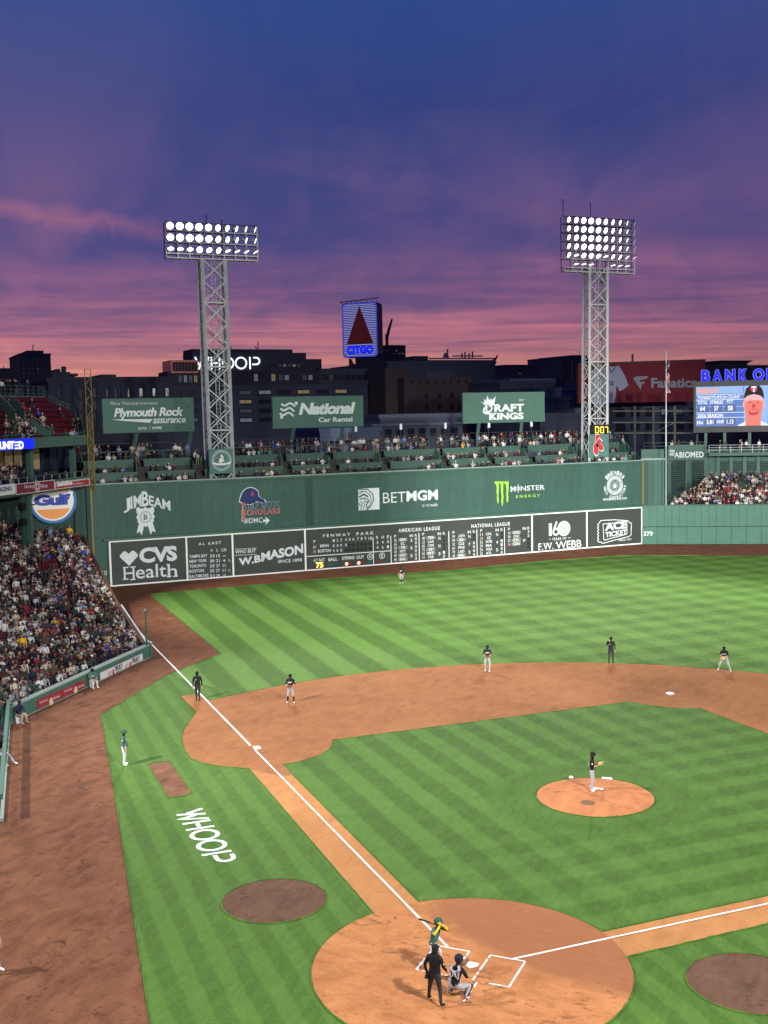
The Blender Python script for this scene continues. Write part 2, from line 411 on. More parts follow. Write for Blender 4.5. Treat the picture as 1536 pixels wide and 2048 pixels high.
TXT = {}
def glyphs(s, bold=0.0, shear=0.0, spacing=1.0, res=3, inter=False):
    bold *= .5
    k = (s, bold, shear, spacing, inter)
    if k in TXT: return TXT[k]
    c = bpy.data.curves.new('t', 'FONT'); c.body = s; c.offset = bold; c.shear = shear; c.space_character = spacing; c.resolution_u = res
    o = bpy.data.objects.new('t', c); me = bpy.data.meshes.new_from_object(o)
    V = [tuple(v.co) for v in me.vertices]; Fc = [tuple(p.vertices) for p in me.polygons]
    bpy.data.objects.remove(o); bpy.data.curves.remove(c); bpy.data.meshes.remove(me)
    x0 = min(v[0] for v in V); x1 = max(v[0] for v in V); y0 = min(v[1] for v in V); y1 = max(v[1] for v in V)
    V = [((v[0]-x0)/(x1-x0), (v[1]-y0)/(y1-y0)) for v in V]
    TXT[k] = (V, Fc); return TXT[k]
def text(mb, F, s, u0, z0, u1, z1, mat, off=.02, bold=.0, shear=0.0, spacing=1.0, warp=None, skew=0.0):
    V, Fc = glyphs(s, bold, shear, spacing)
    def f(p):
        a, b = p
        if warp: a, b = warp(a, b)
        return F(u0+(u1-u0)*a, off, z0+(z1-z0)*b+skew*a*(u1-u0))
    mb.add(V, Fc, mat, f)
def ptext(mb, F, s, x0, x1, yb, yt, mat, off=.02, plane=0.0, **kw):
    """text on plane F(.., plane): left edge x0 and right edge x1, left baseline yb, left cap line yt, all photo pixels"""
    u0, z0 = F.uz(x0, yb, plane); _, z1 = F.uz(x0, yt, plane); u1, _ = F.uz(x1, (yb+yt)/2, plane)
    text(mb, F, s, u0, z0, u1, z1, mat, off=plane+off, **kw)
def prect(mb, F, x0, x1, yb, yt, mat, off=.02, plane=0.0, thick=0.0):
    u0, z0 = F.uz(x0, yb, plane); _, z1 = F.uz(x0, yt, plane); u1, _ = F.uz(x1, (yb+yt)/2, plane)
    o = plane+off
    if thick: mb.box((u0, o-thick, z0), (u1, o, z1), mat, F)
    else: mb.face([F(u0, o, z0), F(u1, o, z0), F(u1, o, z1), F(u0, o, z1)], mat)
    return u0, u1, z0, z1
def disc(mb, F, u, z, r, mat, off, n=24, rz=None, r0=0.0, a0=0, a1=360):
    rz = rz or r
    if r0:
        k = r0/r
        pts = [(math.cos(rad(a0+(a1-a0)*i/n)), math.sin(rad(a0+(a1-a0)*i/n))) for i in range(n+1)]
        for (c0, s0), (c1, s1) in zip(pts, pts[1:]):
            mb.face([F(u+r*k*c0, off, z+rz*k*s0), F(u+r*k*c1, off, z+rz*k*s1), F(u+r*c1, off, z+rz*s1), F(u+r*c0, off, z+rz*s0)][::-1], mat)
    else:
        mb.face([F(u+r*math.cos(2*math.pi*i/n), off, z+rz*math.sin(2*math.pi*i/n)) for i in range(n)], mat)
def poly(mb, F, pts, mat, off):
    from mathutils.geometry import tessellate_polygon
    v = [F(a, off, b) for a, b in pts]
    mb.add(v, tessellate_polygon([v]), mat)
STK = [0]
def stroke(mb, F, pts, w, mat, off):
    """one ribbon along a polyline, mitred so that no two faces share a place"""
    STK[0] = (STK[0]+1) % 24; off = off+STK[0]*.0006
    P = [Vector((p[0], p[1])) for p in pts]; closed = (P[0]-P[-1]).length < 1e-4 and len(P) > 3
    if closed: P = P[:-1]
    n = len(P); d = [(P[(i+1) % n]-P[i]).normalized() for i in range(n if closed else n-1)]
    if not closed: P[0] = P[0]-d[0]*w*.3; P[-1] = P[-1]+d[-1]*w*.3
    L_, R_ = [], []
    for i in range(n):
        a = d[i-1] if (closed or i > 0) else d[0]; c = d[i] if (closed or i < n-1) else d[-1]
        na = Vector((-a.y, a.x)); nc = Vector((-c.y, c.x)); m_ = (na+nc)
        m_ = m_.normalized() if m_.length > 1e-3 else na
        k = w/2/max(.45, m_.dot(nc)); L_.append(P[i]+m_*k); R_.append(P[i]-m_*k)
    for i in range(n if closed else n-1):
        j = (i+1) % n; mb.face([F(L_[i].x, off, L_[i].y), F(R_[i].x, off, R_[i].y), F(R_[j].x, off, R_[j].y), F(L_[j].x, off, L_[j].y)], mat)

# ------------------------------------------------------------------ the field
poly_sheet('ground', [(-3000, -3000), (3000, -3000), (3000, 3000), (-3000, 3000)], -.12, 'concrete_dark')
TRACK = [XY(L, O) for L, O in ((-40, -32), (39, -32), (60, -26), (96, -26), (97.5, 90), (92, 100), (60, 130), (-40, 130))]
poly_sheet('warning_track', TRACK, 0, 'track_dirt')
out_edge = [G(299.6, 1188.7), G(640, 1158.5), G(900, 1140.8), G(1098.8, 1121.5), G(1243.7, 1111.6), G(1400, 1111.2), G(1536, 1111.2)]
far = [XY(76, 86), XY(68, 98), XY(54, 108), XY(30, 110), XY(6, 100), XY(-6, 60)]
grass_out = [XY(*q) for q in ((38.4, -1.0), (47.5, -0.92), (52.8, 4.3))]+out_edge+far+[XY(-1.3, 60), XY(-1.3, 34), XY(12, 12)]
z1, z2, z3, z4, z5 = .008, .014, .020, .026, .032
poly_sheet('outfield_grass', grass_out, z1, 'outfield_grass')
foul = [XY(*q) for q in ((47.5, -.92), (38.4, -6.73), (22, -8.24), (10.1, -9.4), (.82, -10.3), (-12, -11.4), (-22, -12), (-22, -22), (-12, -22))]
foul = [XY(47.52, -.90), XY(38.4, -6.73), XY(22, -8.24), XY(10.1, -9.4), XY(.82, -10.3), XY(-8, -11.0), XY(-13, -13.5), XY(-11, -8), XY(-10.3, .8), XY(-9.4, 10), XY(-8.2, 22), XY(-6.7, 38.4), XY(-1.3, 44), XY(12, 12), XY(36, 1.5), XY(41.5, 1.6)]
poly_sheet('foul_grass', foul, z1+.004, 'foul_grass')
# skinned clay of the infield, with the cut-outs round the bases
mc = (0, 17.98)
A0 = math.degrees(math.atan2(G(424, 1402.5).y-mc[1], G(424, 1402.5).x-mc[0]))
oarc = [(mc[0]+29*math.cos(rad(a)), mc[1]+29*math.sin(rad(a))) for a in [A0-(A0-(180-A0))*i/60 for i in range(61)]]
left = [G(*q) for q in ((360.5, 1392.8), (391.8, 1425), (377, 1445), (366, 1462), (363.2, 1478), (365.5, 1492), (372, 1506), (383, 1518), (405, 1527), (428, 1531.5), (449, 1534.2), (475, 1536), (493, 1537.5))]
left_top = [G(388.8, 1389.5)]
right = [Vector((-p.x, p.y, 0)) for p in left][::-1]
clay = [(p.x, p.y) for p in left_top]+[(p.x, p.y) for p in left]+[XY(22, 0)[:2], XY(22, 6)[:2], XY(14, 14)[:2], XY(6, 22)[:2], XY(0, 22)[:2]]+[(p.x, p.y) for p in right]+[(-left_top[0].x, left_top[0].y)]+oarc[::-1]
poly_sheet('infield_clay', clay, z2+.004, 'clay_dirt')
for s in (1, -1):
    p = [XY(4.2, -1.36), XY(25, -1.12), XY(25, .62), XY(4.2, .50)]
    if s < 0: p = [Vector((-q.x, q.y, 0)) for q in p][::-1]
    poly_sheet('base_path', p, z2+.002, 'path_dirt')
ig = [XY(*q) for q in ((4.6, .55), (23.82, .64))]
def lo_arc(c, r, a, b, n=12):
    aa = math.atan2(a[1]-c[1], a[0]-c[0]); bb = math.atan2(b[1]-c[1], b[0]-c[0])
    if bb-aa > math.pi: bb -= 2*math.pi
    if bb-aa < -math.pi: bb += 2*math.pi
    ra = math.hypot(a[0]-c[0], a[1]-c[1]); rb = math.hypot(b[0]-c[0], b[1]-c[1])
    return [XY(c[0]+(ra+(rb-ra)*i/n)*math.cos(aa+(bb-aa)*i/n), c[1]+(ra+(rb-ra)*i/n)*math.sin(aa+(bb-aa)*i/n)) for i in range(1, n)]
ig += lo_arc((27.43, 0), 4, (23.82, .64), (26.95, 4.5))+[XY(26.95, 4.5), XY(26.86, 24.1)]
ig += lo_arc((28.6, 28.6), 4, (26.86, 24.1), (23.64, 26.9))+[XY(23.64, 26.9), XY(4.5, 26.95)]
ig += lo_arc((0, 27.43), 4, (4.5, 26.95), (.64, 23.82))+[XY(.64, 23.82), XY(.55, 4.6), XY(2.5, 2.5)]
poly_sheet('infield_grass', ig, z4, 'infield_grass')
poly_sheet('home_plate_circle', arc(0, .2, 5.27, 0, 360, 72)[:-1], z5, 'home_dirt')
# mound: a low dome
mb = MB(); n = 48; rings = [(0, .255), (.8, .25), (1.5, .19), (2.2, .09), (2.74, 0.0)]
V = []; Fc = []
for r, h in rings:
    for i in range(n):
        t = 2*math.pi*i/n; rr = r*(1+.006*math.sin(7*t)); V.append((rr*math.cos(t), 17.98+rr*math.sin(t), z4+.006+h))
for k in range(len(rings)-1):
    for i in range(n):
        j = (i+1) % n; Fc.append((k*n+i, (k+1)*n+i, (k+1)*n+j, k*n+j))
mb.add(V, Fc, 'mound_dirt'); struct(mb.build('pitchers_mound', smooth=True))
for nm, (cx, cy) in (('on_deck_circle', XY(7.8, -4.4)[:2]), ('on_deck_circle', XY(-4.4, 7.8)[:2])):
    poly_sheet(nm, arc(cx, cy, 1.98, 0, 360, 48)[:-1], z2+.002, 'circle_dirt')
poly_sheet('coaches_box', [G(*q) for q in ((294.5, 1528.5), (337, 1598), (386, 1589), (341, 1522.5))], z2+.002, 'patch_dirt')
zc = z5+.006
def strip(mb, a, b, w, z, mat):
    a = Vector((a[0], a[1], 0)); b = Vector((b[0], b[1], 0)); d = (b-a).normalized(); nn = Vector((-d.y, d.x, 0))*w/2
    mb.face([(*(a-nn)[:2], z), (*(b-nn)[:2], z), (*(b+nn)[:2], z), (*(a+nn)[:2], z)], mat)
def rough_strip(mb, a, b, w, z, mat, gap=.0, seed=1, step=.25):
    """chalk laid by hand: ragged edges, some scuffed gaps"""
    r = random.Random(seed); a = Vector((a[0], a[1])); b = Vector((b[0], b[1])); L = (b-a).length; d = (b-a)/L; nn = Vector((-d.y, d.x))
    n = max(2, int(L/step)); ed = [(w/2*(1+r.uniform(-.18, .18)), w/2*(1+r.uniform(-.18, .18))) for _ in range(n+1)]
    for i in range(n):
        if r.random() < gap: continue
        p = a+d*L*i/n; q = a+d*L*(i+1)/n
        mb.face([(*(p-nn*ed[i][0]), z), (*(q-nn*ed[i+1][0]), z), (*(q+nn*ed[i+1][1]), z), (*(p+nn*ed[i][1]), z)], mat)
mb = MB(); rough_strip(mb, XY(1.66, 0), XY(27.0, 0), .09, zc, 'chalk', step=1.0); rough_strip(mb, XY(27.9, 0), XY(94, -.0), .12, z5, 'chalk', step=2.0)
struct(mb.build('foul_line'))
mb = MB(); rough_strip(mb, XY(0, 1.66), XY(0, 27), .09, zc, 'chalk', step=1.0); rough_strip(mb, XY(0, 27.9), XY(0, 90), .12, z5, 'chalk', step=2.0)
struct(mb.build('foul_line'))
# batter's boxes (centred on the middle of the plate), catcher's box
def box_lines(x0, x1, y0, y1, gaps, seed, xb=None):
    mb = MB(); k = 0
    for a, b, g in (((xb or x0, y0), (x1, y0), gaps[0]), ((x1, y0), (x1, y1), gaps[1]), ((x1, y1), (x0, y1), gaps[2]), ((x0, y1), (x0, y0), gaps[3])):
        k += 1; rough_strip(mb, a, b, .062, zc+.001, 'chalk', g, seed+k, .10)
    struct(mb.build('batters_box'))
box_lines(.37, 1.59, -.70, 1.13, (.06, .0, .03, .07), 5, .92)
box_lines(-1.59, -.37, -.70, 1.13, (.35, .2, .08, .12), 11)
mb = MB()
rough_strip(mb, (.55, -.80), (.55, -2.2), .065, zc+.002, 'chalk', .25, 31, .14); rough_strip(mb, (-.55, -.80), (-.55, -2.2), .065, zc+.002, 'chalk', .7, 32, .14)
struct(mb.build('catchers_box'))
mb = MB(); pl = [(0, 0), (.216, .216), (.216, .432), (-.216, .432), (-.216, .216)]
mb.hexa([(x, y, zc-.004) for x, y in pl], [(x, y, zc+.012) for x, y in pl], 'whitewash')
tag(mb.build('home_plate'), 'white five-sided rubber plate in front of the crouching catcher', 'home plate')
def base(c, ang, label):
    t = thing('base', label, 'base', (c[0], c[1], z3))
    b = MB(); q = [(c[0]+math.cos(rad(ang+k))*.265, c[1]+math.sin(rad(ang+k))*.265) for k in (45, 135, 225, 315)]
    q2 = [(c[0]+(x-c[0])*.86, c[1]+(y-c[1])*.86) for x, y in q]
    b.hexa([(x, y, z3) for x, y in q], [(x, y, z3+.06) for x, y in q], 'whitewash'); b.build('base_body', t, (c[0], c[1], z3))
    b = MB(); b.hexa([(x, y, z3+.06) for x, y in q], [(x, y, z3+.085) for x, y in q2], 'whitewash'); b.build('base_top', t, (c[0], c[1], z3))
c3 = XY(27.43-.19, .19); base(c3, 45, 'white square base on the foul line at the left of the infield')
base((0, 38.8), 45, 'white square base out on the brown clay behind the pitcher')
mb = MB(); mb.box((-.305, 18.44-.15, z4+.25), (.305, 18.44, z4+.285), 'whitewash')
tag(mb.build('pitching_rubber'), 'white rubber slab under the pitcher on top of the mound', 'pitching rubber')
for i, (x, y, lab) in enumerate(((1142.5, 1557, 'small white rosin bag on the grass edge at the left back of the mound'), (1220, 1560, 'small white bag lying behind the mound beside a white strip'))):
    P = G(x, y); b = MB()
    for k in range(1): b.hexa([(P.x+.13*math.cos(t), P.y+.10*math.sin(t), z4) for t in (0, 1.05, 2.1, 3.14, 4.2, 5.2)], [(P.x+.09*math.cos(t), P.y+.07*math.sin(t), z4+.09) for t in (0, 1.05, 2.1, 3.14, 4.2, 5.2)], 'whitewash')
    tag(b.build('rosin_bag'), lab, 'bag')
P0, P1 = G(1204, 1560.5), G(1218, 1562)
mb = MB(); mb.bar((P0.x, P0.y, z4+.10), (P1.x, P1.y, z4+.10), .13, 'whitewash', .05)
tag(mb.build('cleat_scraper'), 'short white strip lying at the back edge of the mound', 'scraper')
# worn dirt at the batter's boxes
def lip(name, pts, matn, z=.0, w=.07, h=.045, closed=True, seed=3):
    """turf standing a little proud along a cut edge"""
    r = random.Random(seed); P2 = []
    n = len(pts)
    for i in range(n if closed else n-1):
        a = Vector((pts[i][0], pts[i][1])); c = Vector((pts[(i+1) % n][0], pts[(i+1) % n][1])); k = max(1, int((c-a).length/.35))
        for j in range(k): P2.append(a+(c-a)*j/k)
    if not closed: P2.append(Vector((pts[-1][0], pts[-1][1])))
    m_ = len(P2); mb = MB(); V = []
    for i, p in enumerate(P2):
        q = P2[(i+1) % m_] if (closed or i < m_-1) else p; o = P2[i-1] if (closed or i > 0) else p
        d = (q-o); d = d/max(d.length, 1e-6); nn = Vector((-d.y, d.x)); j1 = r.uniform(-.035, .035)
        V += [(*(p+nn*(w/2+j1)), z), (*(p+nn*(w/2-.015+j1)), z+h), (*(p-nn*(w/2-.015)), z+h), (*(p-nn*w/2), z)]
    Fc = []
    for i in range(m_ if closed else m_-1):
        j = (i+1) % m_
        for k in range(3): Fc.append((i*4+k, j*4+k, j*4+k+1, i*4+k+1))
    mb.add(V, Fc, matn); struct(mb.build(name))
lip('grass_edge', arc(0, .2, 5.30, 100, 400, 60), 'infield_grass', closed=False) if 0 else None
hc_ = [p for p in arc(0, .2, 5.31, 0, 360, 120) if min(abs(LO(p)[0]), abs(LO(p)[1])) > 0 and not (LO(p)[0] > 4 and -1.36 < LO(p)[1] < .52) and not (LO(p)[1] > 4 and -1.36 < LO(p)[0] < .52)]
runs = [[hc_[0]]]
for p in hc_[1:]:
    if math.hypot(p[0]-runs[-1][-1][0], p[1]-runs[-1][-1][1]) > .6: runs.append([])
    runs[-1].append(p)
for rn in runs: lip('grass_edge', rn, 'foul_grass', closed=False)
for cx, cy in (XY(7.8, -4.4)[:2], XY(-4.4, 7.8)[:2]): lip('grass_edge', arc(cx, cy, 2.0, 0, 360, 48)[:-1], 'foul_grass')
lip('grass_edge', arc(0, 17.98, 2.77, 0, 360, 48)[:-1], 'infield_grass', z=z4-.01, h=.035)
lip('grass_edge', [G(*q) for q in ((294.5, 1528.5), (337, 1598), (386, 1589), (341, 1522.5))], 'foul_grass')
lip('grass_edge', ig[1:-2], 'infield_grass', closed=False)
lip('grass_edge', oarc, 'outfield_grass', closed=False)
lip('grass_edge', left, 'foul_grass', closed=False)
lip('grass_edge', foul[:6], 'foul_grass', closed=False); lip('grass_edge', grass_out[1:9], 'outfield_grass', closed=False)
for s_ in (1, -1):
    q = [XY(5.1, -1.38), XY(24.1, -1.14)]; q = [(p.x*s_, p.y) for p in q]; lip('grass_edge', q, 'foul_grass', closed=False)
# painted word on the foul grass, reading down the line
class GF:   # flat frame on the ground: u along the word, v upwards of the letters
    def __init__(s, O, A, U, z): s.O = Vector((O.x, O.y, z)); s.A = Vector((A.x-O.x, A.y-O.y, 0)); s.U = Vector((U.x-O.x, U.y-O.y, 0))
    def __call__(s, u, o, v): return s.O+s.A*u+s.U*v+Vector((0, 0, o))
wf = GF(XY(18.95, -5.95), XY(12.1, -5.95), XY(18.95, -4.72), .020)
def whoop(mb, F, mat, off, aspect, w=.055):
    """thin rounded capitals on a unit box; aspect = width/height of the word"""
    k = aspect; W = w
    def st(p): stroke(mb, lambda a, o, b: F(a/k, o, b), p, W*1.6, mat, off)
    st([(0, .95), (.17*k*.9, .05)]) if 0 else None
    a = k/5.6
    st([(0, .97), (.28*a, .40)]); st([(.28*a+.02, .03), (.58*a, .97)]); st([(.58*a+.02, .60), (.80*a, .03), (1.12*a, .97)])
    st([(1.35*a, .03), (1.35*a, .97)]); st([(1.55*a, .50), (1.80*a, .50)]); st([(2.02*a, .03), (2.02*a, .97)])
    for cx in (2.75*a, 3.85*a):
        pts = [(cx+.46*a*math.cos(t), .5+.46*math.sin(t)) for t in [i*math.pi/12 for i in range(25)]]; st(pts)
    st([(4.62*a, .03), (4.62*a, .97)])
    pts = [(4.95*a, .95)]+[(5.15*a+.30*a*math.sin(t), .67+.28*math.cos(t)) for t in [i*math.pi/8 for i in range(9)]]+[(4.85*a, .39)]; st(pts)
mb = MB(); whoop(mb, wf, 'grass_paint', 0, 6.85/1.23, .10)
struct(mb.build('painted_grass_lettering'))
# ------------------------------------------------------------------ the tall left field wall
H = 11.3
wall = thing('left_field_wall', 'very tall dark green metal wall along left field with white painted adverts', 'wall', WF(36, 0, 0))
LEN = WF.len
wb = MB(); wb.box((-30, -.9, 0), (LEN, -.12, H), 'wall_green', WF); wb.build('wall_core', wall, wall.location)
# ribbed sheet panels
pw = 1.2; nP = int((LEN+2.4)/pw); shared = {}
def panel_mesh(w, h0, h1, nribs, matn):
    k = (round(w, 3), h0, h1, nribs, matn)
    if k in shared: return shared[k]
    b = MB(); D, Nn = WF.d, WF.n
    def T(u, o, z): return D*u+Nn*o+Vector((0, 0, z))
    b.box((.006, -.1, h0), (w-.006, 0, h1), matn, T)
    for i in range(nribs):
        u = w*(i+.5)/nribs; b.box((u-.02, .0, h0+.02), (u+.02, .022, h1-.02), matn, T)
    me = bpy.data.meshes.new('panel'); me.from_pydata(b.v, [], b.f)
    for n in b.mats: me.materials.append(MATS[n])
    shared[k] = me; return me
SB_Z0, SB_Z1, SB_U0, SB_U1 = .18, 5.02, 1.65, LEN-.55
for i in range(nP+1):
    u = -1.2+i*pw; w = min(pw, LEN-u)
    if w < .1: continue
    for (h0, h1) in ((5.3, H-.35), (0, 5.28)):
        if h0 == 0 and u > 1.3 and u+w < LEN-.6: continue
        link('panel', panel_mesh(w, h0, h1, 4, 'wall_green'), wall, WF(u, 0, 0)-Vector((0, 0, 0)))
b = MB(); b.box((-.4, .0, H-.35), (LEN, .14, H-.13), 'wall_green', WF); b.box((-.4, -.5, H-.13), (LEN, .17, H), 'counter_top', WF)
b.build('coping', wall, wall.location)
b = MB(); b.box((.9, .0, 5.05), (LEN-.05, .30, 5.27), 'pad_green', WF); b.build('ledge', wall, wall.location)
# wall beyond the foul pole, behind the grandstand
b = MB()
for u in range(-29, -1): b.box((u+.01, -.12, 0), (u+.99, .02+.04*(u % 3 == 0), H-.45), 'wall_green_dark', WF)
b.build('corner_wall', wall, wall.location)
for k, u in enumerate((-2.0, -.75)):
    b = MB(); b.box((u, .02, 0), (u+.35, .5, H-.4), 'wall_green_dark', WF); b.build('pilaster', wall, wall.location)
# ladder-like folds at the joint of the wall
def usc(x, y): return WF.uz(x, y, 0)
uj, _ = usc(618, 1010)
b = MB()
for du in (-.35, 0, .3): b.box((uj+du-.04, .02, 5.35), (uj+du+.04, .10, H-.4), 'wall_green_dark', WF)
for z in [5.6+.45*i for i in range(12)]: b.box((uj-.33, .03, z), (uj-.02, .06, z+.04), 'wall_green_dark', WF)
b.build('ladder', wall, wall.location)
b = MB(); b.box((LEN-.06, -.02, 5.3), (LEN+.08, .12, H+.02), 'yellow_paint', WF); b.build('yellow_line', wall, wall.location)
b = MB(); b.box((-.22, .02, 0), (-.08, .10, H), 'yellow_paint', WF); b.build('yellow_line', wall, wall.location)

def advert(name, fn, label=None):
    b = MB(); fn(b); o = b.build(name, wall, wall.location)
    if label: o['label'] = label
    return o
OFF = .035
def arch(k): return lambda a, b_: (a, b_-k*(2*a-1)**2)
# arched whiskey advert and its rosette
def ad1(b):
    F = WF
    ptext(b, F, 'J', 247, 261, 1027, 1000, 'logo_white', OFF, bold=.05, skew=.35)
    ptext(b, F, 'IM', 262, 283, 1018, 993, 'logo_white', OFF, bold=.04, skew=.20)
    ptext(b, F, 'B', 284, 297, 1013, 983, 'logo_white', OFF, bold=.05)
    ptext(b, F, 'EAM', 298, 340, 1010, 990, 'logo_white', OFF, bold=.04, skew=-.30, warp=lambda a, c: (a, c*1.0-.05*a))
    u, z = F.uz(291, 1034)
    pts = []
    for i in range(48):
        r = .98+.07*math.cos(12*2*math.pi*i/48); pts.append((u+r*.98*math.cos(2*math.pi*i/48), z+r*1.05*math.sin(2*math.pi*i/48)))
    poly(b, F, pts, 'logo_white', OFF)
    for s in (-1, 1):
        poly(b, F, [(u+s*.15, z-.75), (u+s*.75, z-.65), (u+s*1.05, z-1.75), (u+s*.72, z-1.55), (u+s*.5, z-2.0)][::s], 'logo_white', OFF+.004)
        poly(b, F, [(u+s*.35, z+.75), (u+s*.95, z+.45), (u+s*1.0, z+1.0), (u+s*.75, z+1.15)][::s], 'logo_white', OFF+.004)
    disc(b, F, u, z, .66, 'wall_green', OFF+.012, 28, r0=.62); disc(b, F, u, z, .50, 'wall_green', OFF+.012, 28, r0=.47)
    text(b, F, 'B', u-.22, z-.30, u+.22, z+.30, 'wall_green', OFF+.014, bold=.05)
    for a in range(20):
        t = 2*math.pi*a/20; disc(b, F, u+.575*math.cos(t), z+.575*math.sin(t), .03, 'wall_green', OFF+.013, 5)
advert('painted_advert', ad1, 'white arched lettering over a rosette emblem')
def ad2(b):
    F = WF; u, z = F.uz(501, 992)
    def cap(s, m, o):
        pts = [(-1.35*s, -.55*s)]+[(-1.25*s+(1.25-1.25*math.cos(t))*s*.98, -.5*s+1.45*s*math.sin(t)) for t in [i*math.pi/14 for i in range(1, 12)]]
        pts += [(.95*s, -.1*s), (1.55*s, -.45*s), (1.75*s, -.75*s), (1.35*s, -.82*s), (.7*s, -.65*s), (0, -.95*s), (-.8*s, -.85*s)]
        poly(b, F, [(u+x, z+y) for x, y in pts], m, o)
    cap(1.07, 'logo_white', OFF); cap(.99, 'logo_blue', OFF+.01)
    text(b, F, 'A', u+.0, z+.0, u+.45, z+.55, 'logo_red', OFF+.03, bold=.06)
    poly(b, F, [(u-1.05, z-.9), (u-.75, z-.9), (u-.78, z-2.85), (u-1.15, z-2.85)], 'logo_white', OFF)
    for k in range(4): poly(b, F, [(u-1.05+.08*k, z-.6), (u-1.01+.08*k, z-.6), (u-1.02+.07*k, z-2.8), (u-1.08+.07*k, z-2.8)], 'logo_red', OFF+.02)
    ptext(b, F, 'RED SOX', 487, 559, 1018, 1006, 'logo_blue', OFF+.01, bold=.02, spacing=1.1); ptext(b, F, 'RED SOX', 486.5, 559.5, 1018.3, 1005.7, 'logo_white', OFF, bold=.05, spacing=1.1)
    ptext(b, F, 'SCHOLARS', 487, 559, 1031, 1020.5, 'logo_red', OFF+.01, bold=.03, spacing=1.1); ptext(b, F, 'SCHOLARS', 486.5, 559.5, 1031.2, 1020.3, 'logo_white', OFF, bold=.05, spacing=1.1)
    ptext(b, F, 'BIDMC', 488, 525, 1047, 1037, 'logo_white', OFF, bold=.01)
    u, z = F.uz(532, 1041)
    poly(b, F, [(u-.35, z+.15), (u+.0, z+.10), (u-.1, z+.45), (u+.45, z), (u-.1, z-.5), (u+.0, z-.12), (u-.35, z-.15)], 'logo_white', OFF)
advert('painted_advert', ad2, 'dark blue cap over red and white lettering')
def ad3(b):
    F = WF; u0, u1, z0, z1 = prect(b, F, 717, 758.5, 1021, 977.5, 'logo_white', OFF)
    w = u1-u0; h = z1-z0; g = 'wall_green'
    def L(pts, t=.05): stroke(b, F, [(u0+w*x, z0+h*y) for x, y in pts], h*t, g, OFF+.012)
    L([(.02, .98), (.45, .95), (.68, .72), (.72, .45), (.6, .2), (.42, .02)], .05)
    L([(.05, .86), (.35, .86), (.58, .66), (.6, .42), (.5, .18), (.34, .03)], .035)
    L([(.05, .62), (.25, .74), (.45, .62)], .08); L([(.08, .52), (.30, .56), (.50, .46)], .05)
    L([(.12, .42), (.16, .22), (.10, .04)], .04); L([(.22, .38), (.30, .25), (.22, .05)], .035); L([(.50, .42), (.38, .25), (.40, .12)], .05)
    L([(.0, .78), (.12, .80), (.2, .9)], .035); L([(.28, .48), (.36, .36), (.46, .40)], .045); L([(.02, .34), (.08, .2)], .04)
    ptext(b, F, 'BET', 766, 811, 1006.5, 985.5, 'logo_white', OFF, bold=-.01)
    ptext(b, F, 'MGM', 813, 875.5, 1003, 982, 'logo_white', OFF, bold=.07)
    ptext(b, F, '21+ TO WAGER', 844, 875, 1014, 1009, 'logo_white', OFF, bold=.02)
advert('painted_advert', ad3, 'white square lion emblem beside large white letters')
def ad4(b):
    F = WF
    for k, (x, yb) in enumerate(((995, 1008), (1004, 1013), (1014, 1006))):
        u, z = F.uz(x, 965); _, zb = F.uz(x, yb)
        r = random.Random(k+3); w = .19
        pts = [(u-.5, z-.02), (u-.30, z+.18), (u-.05, z+.10), (u+w*.6, z+.2), (u+w*1.15, z+.05)]
        n = 7; Rr = []; Ll = []
        for i in range(1, n):
            f = i/n; zz = z+(zb-z)*f; Rr.append((u+w*(1-.55*f)+r.uniform(-.05, .05), zz)); Ll.append((u-w*(1-.55*f)+r.uniform(-.05, .05), zz))
        poly(b, F, pts+Rr+[(u, zb)]+Ll[::-1]+[(u-w, z-.25)], 'logo_lime', OFF)
    ptext(b, F, 'M', 1021, 1031, 984, 973, 'logo_white', OFF, bold=.03)
    u, z = F.uz(1036, 977); disc(b, F, u, z, .26, 'logo_white', OFF, 16, r0=.17); stroke(b, F, [(u, z-.5), (u, z+.5)], .09, 'logo_white', OFF+.004)
    ptext(b, F, 'NSTER', 1041, 1089, 982, 972, 'logo_white', OFF, bold=.02)
    ptext(b, F, 'ENERGY', 1032, 1080, 996, 990.5, 'logo_lime', OFF, bold=.03, spacing=1.5)
advert('painted_advert', ad4, 'three lime green claw marks beside white letters')
def ring_text(b, F, u, z, r, h, s, a0, a1, mat, off, inward=False):
    n = len(s)
    for i, ch in enumerate(s):
        if ch == ' ': continue
        t = rad(a0+(a1-a0)*(i+.5)/n); w = abs(rad(a1-a0))*r/n*.40
        cx, cz = u+r*math.cos(t), z+r*math.sin(t)
        V, Fc = glyphs(ch, .05)
        s_ = 1 if not inward else -1
        rx, rz = (math.sin(t)*s_, -math.cos(t)*s_); ux, uz_ = (math.cos(t)*s_, math.sin(t)*s_)
        b.add(V, Fc, mat, lambda p: F(cx+rx*(p[0]-.5)*2*w+ux*(p[1]-.5)*h, off, cz+rz*(p[0]-.5)*2*w+uz_*(p[1]-.5)*h))
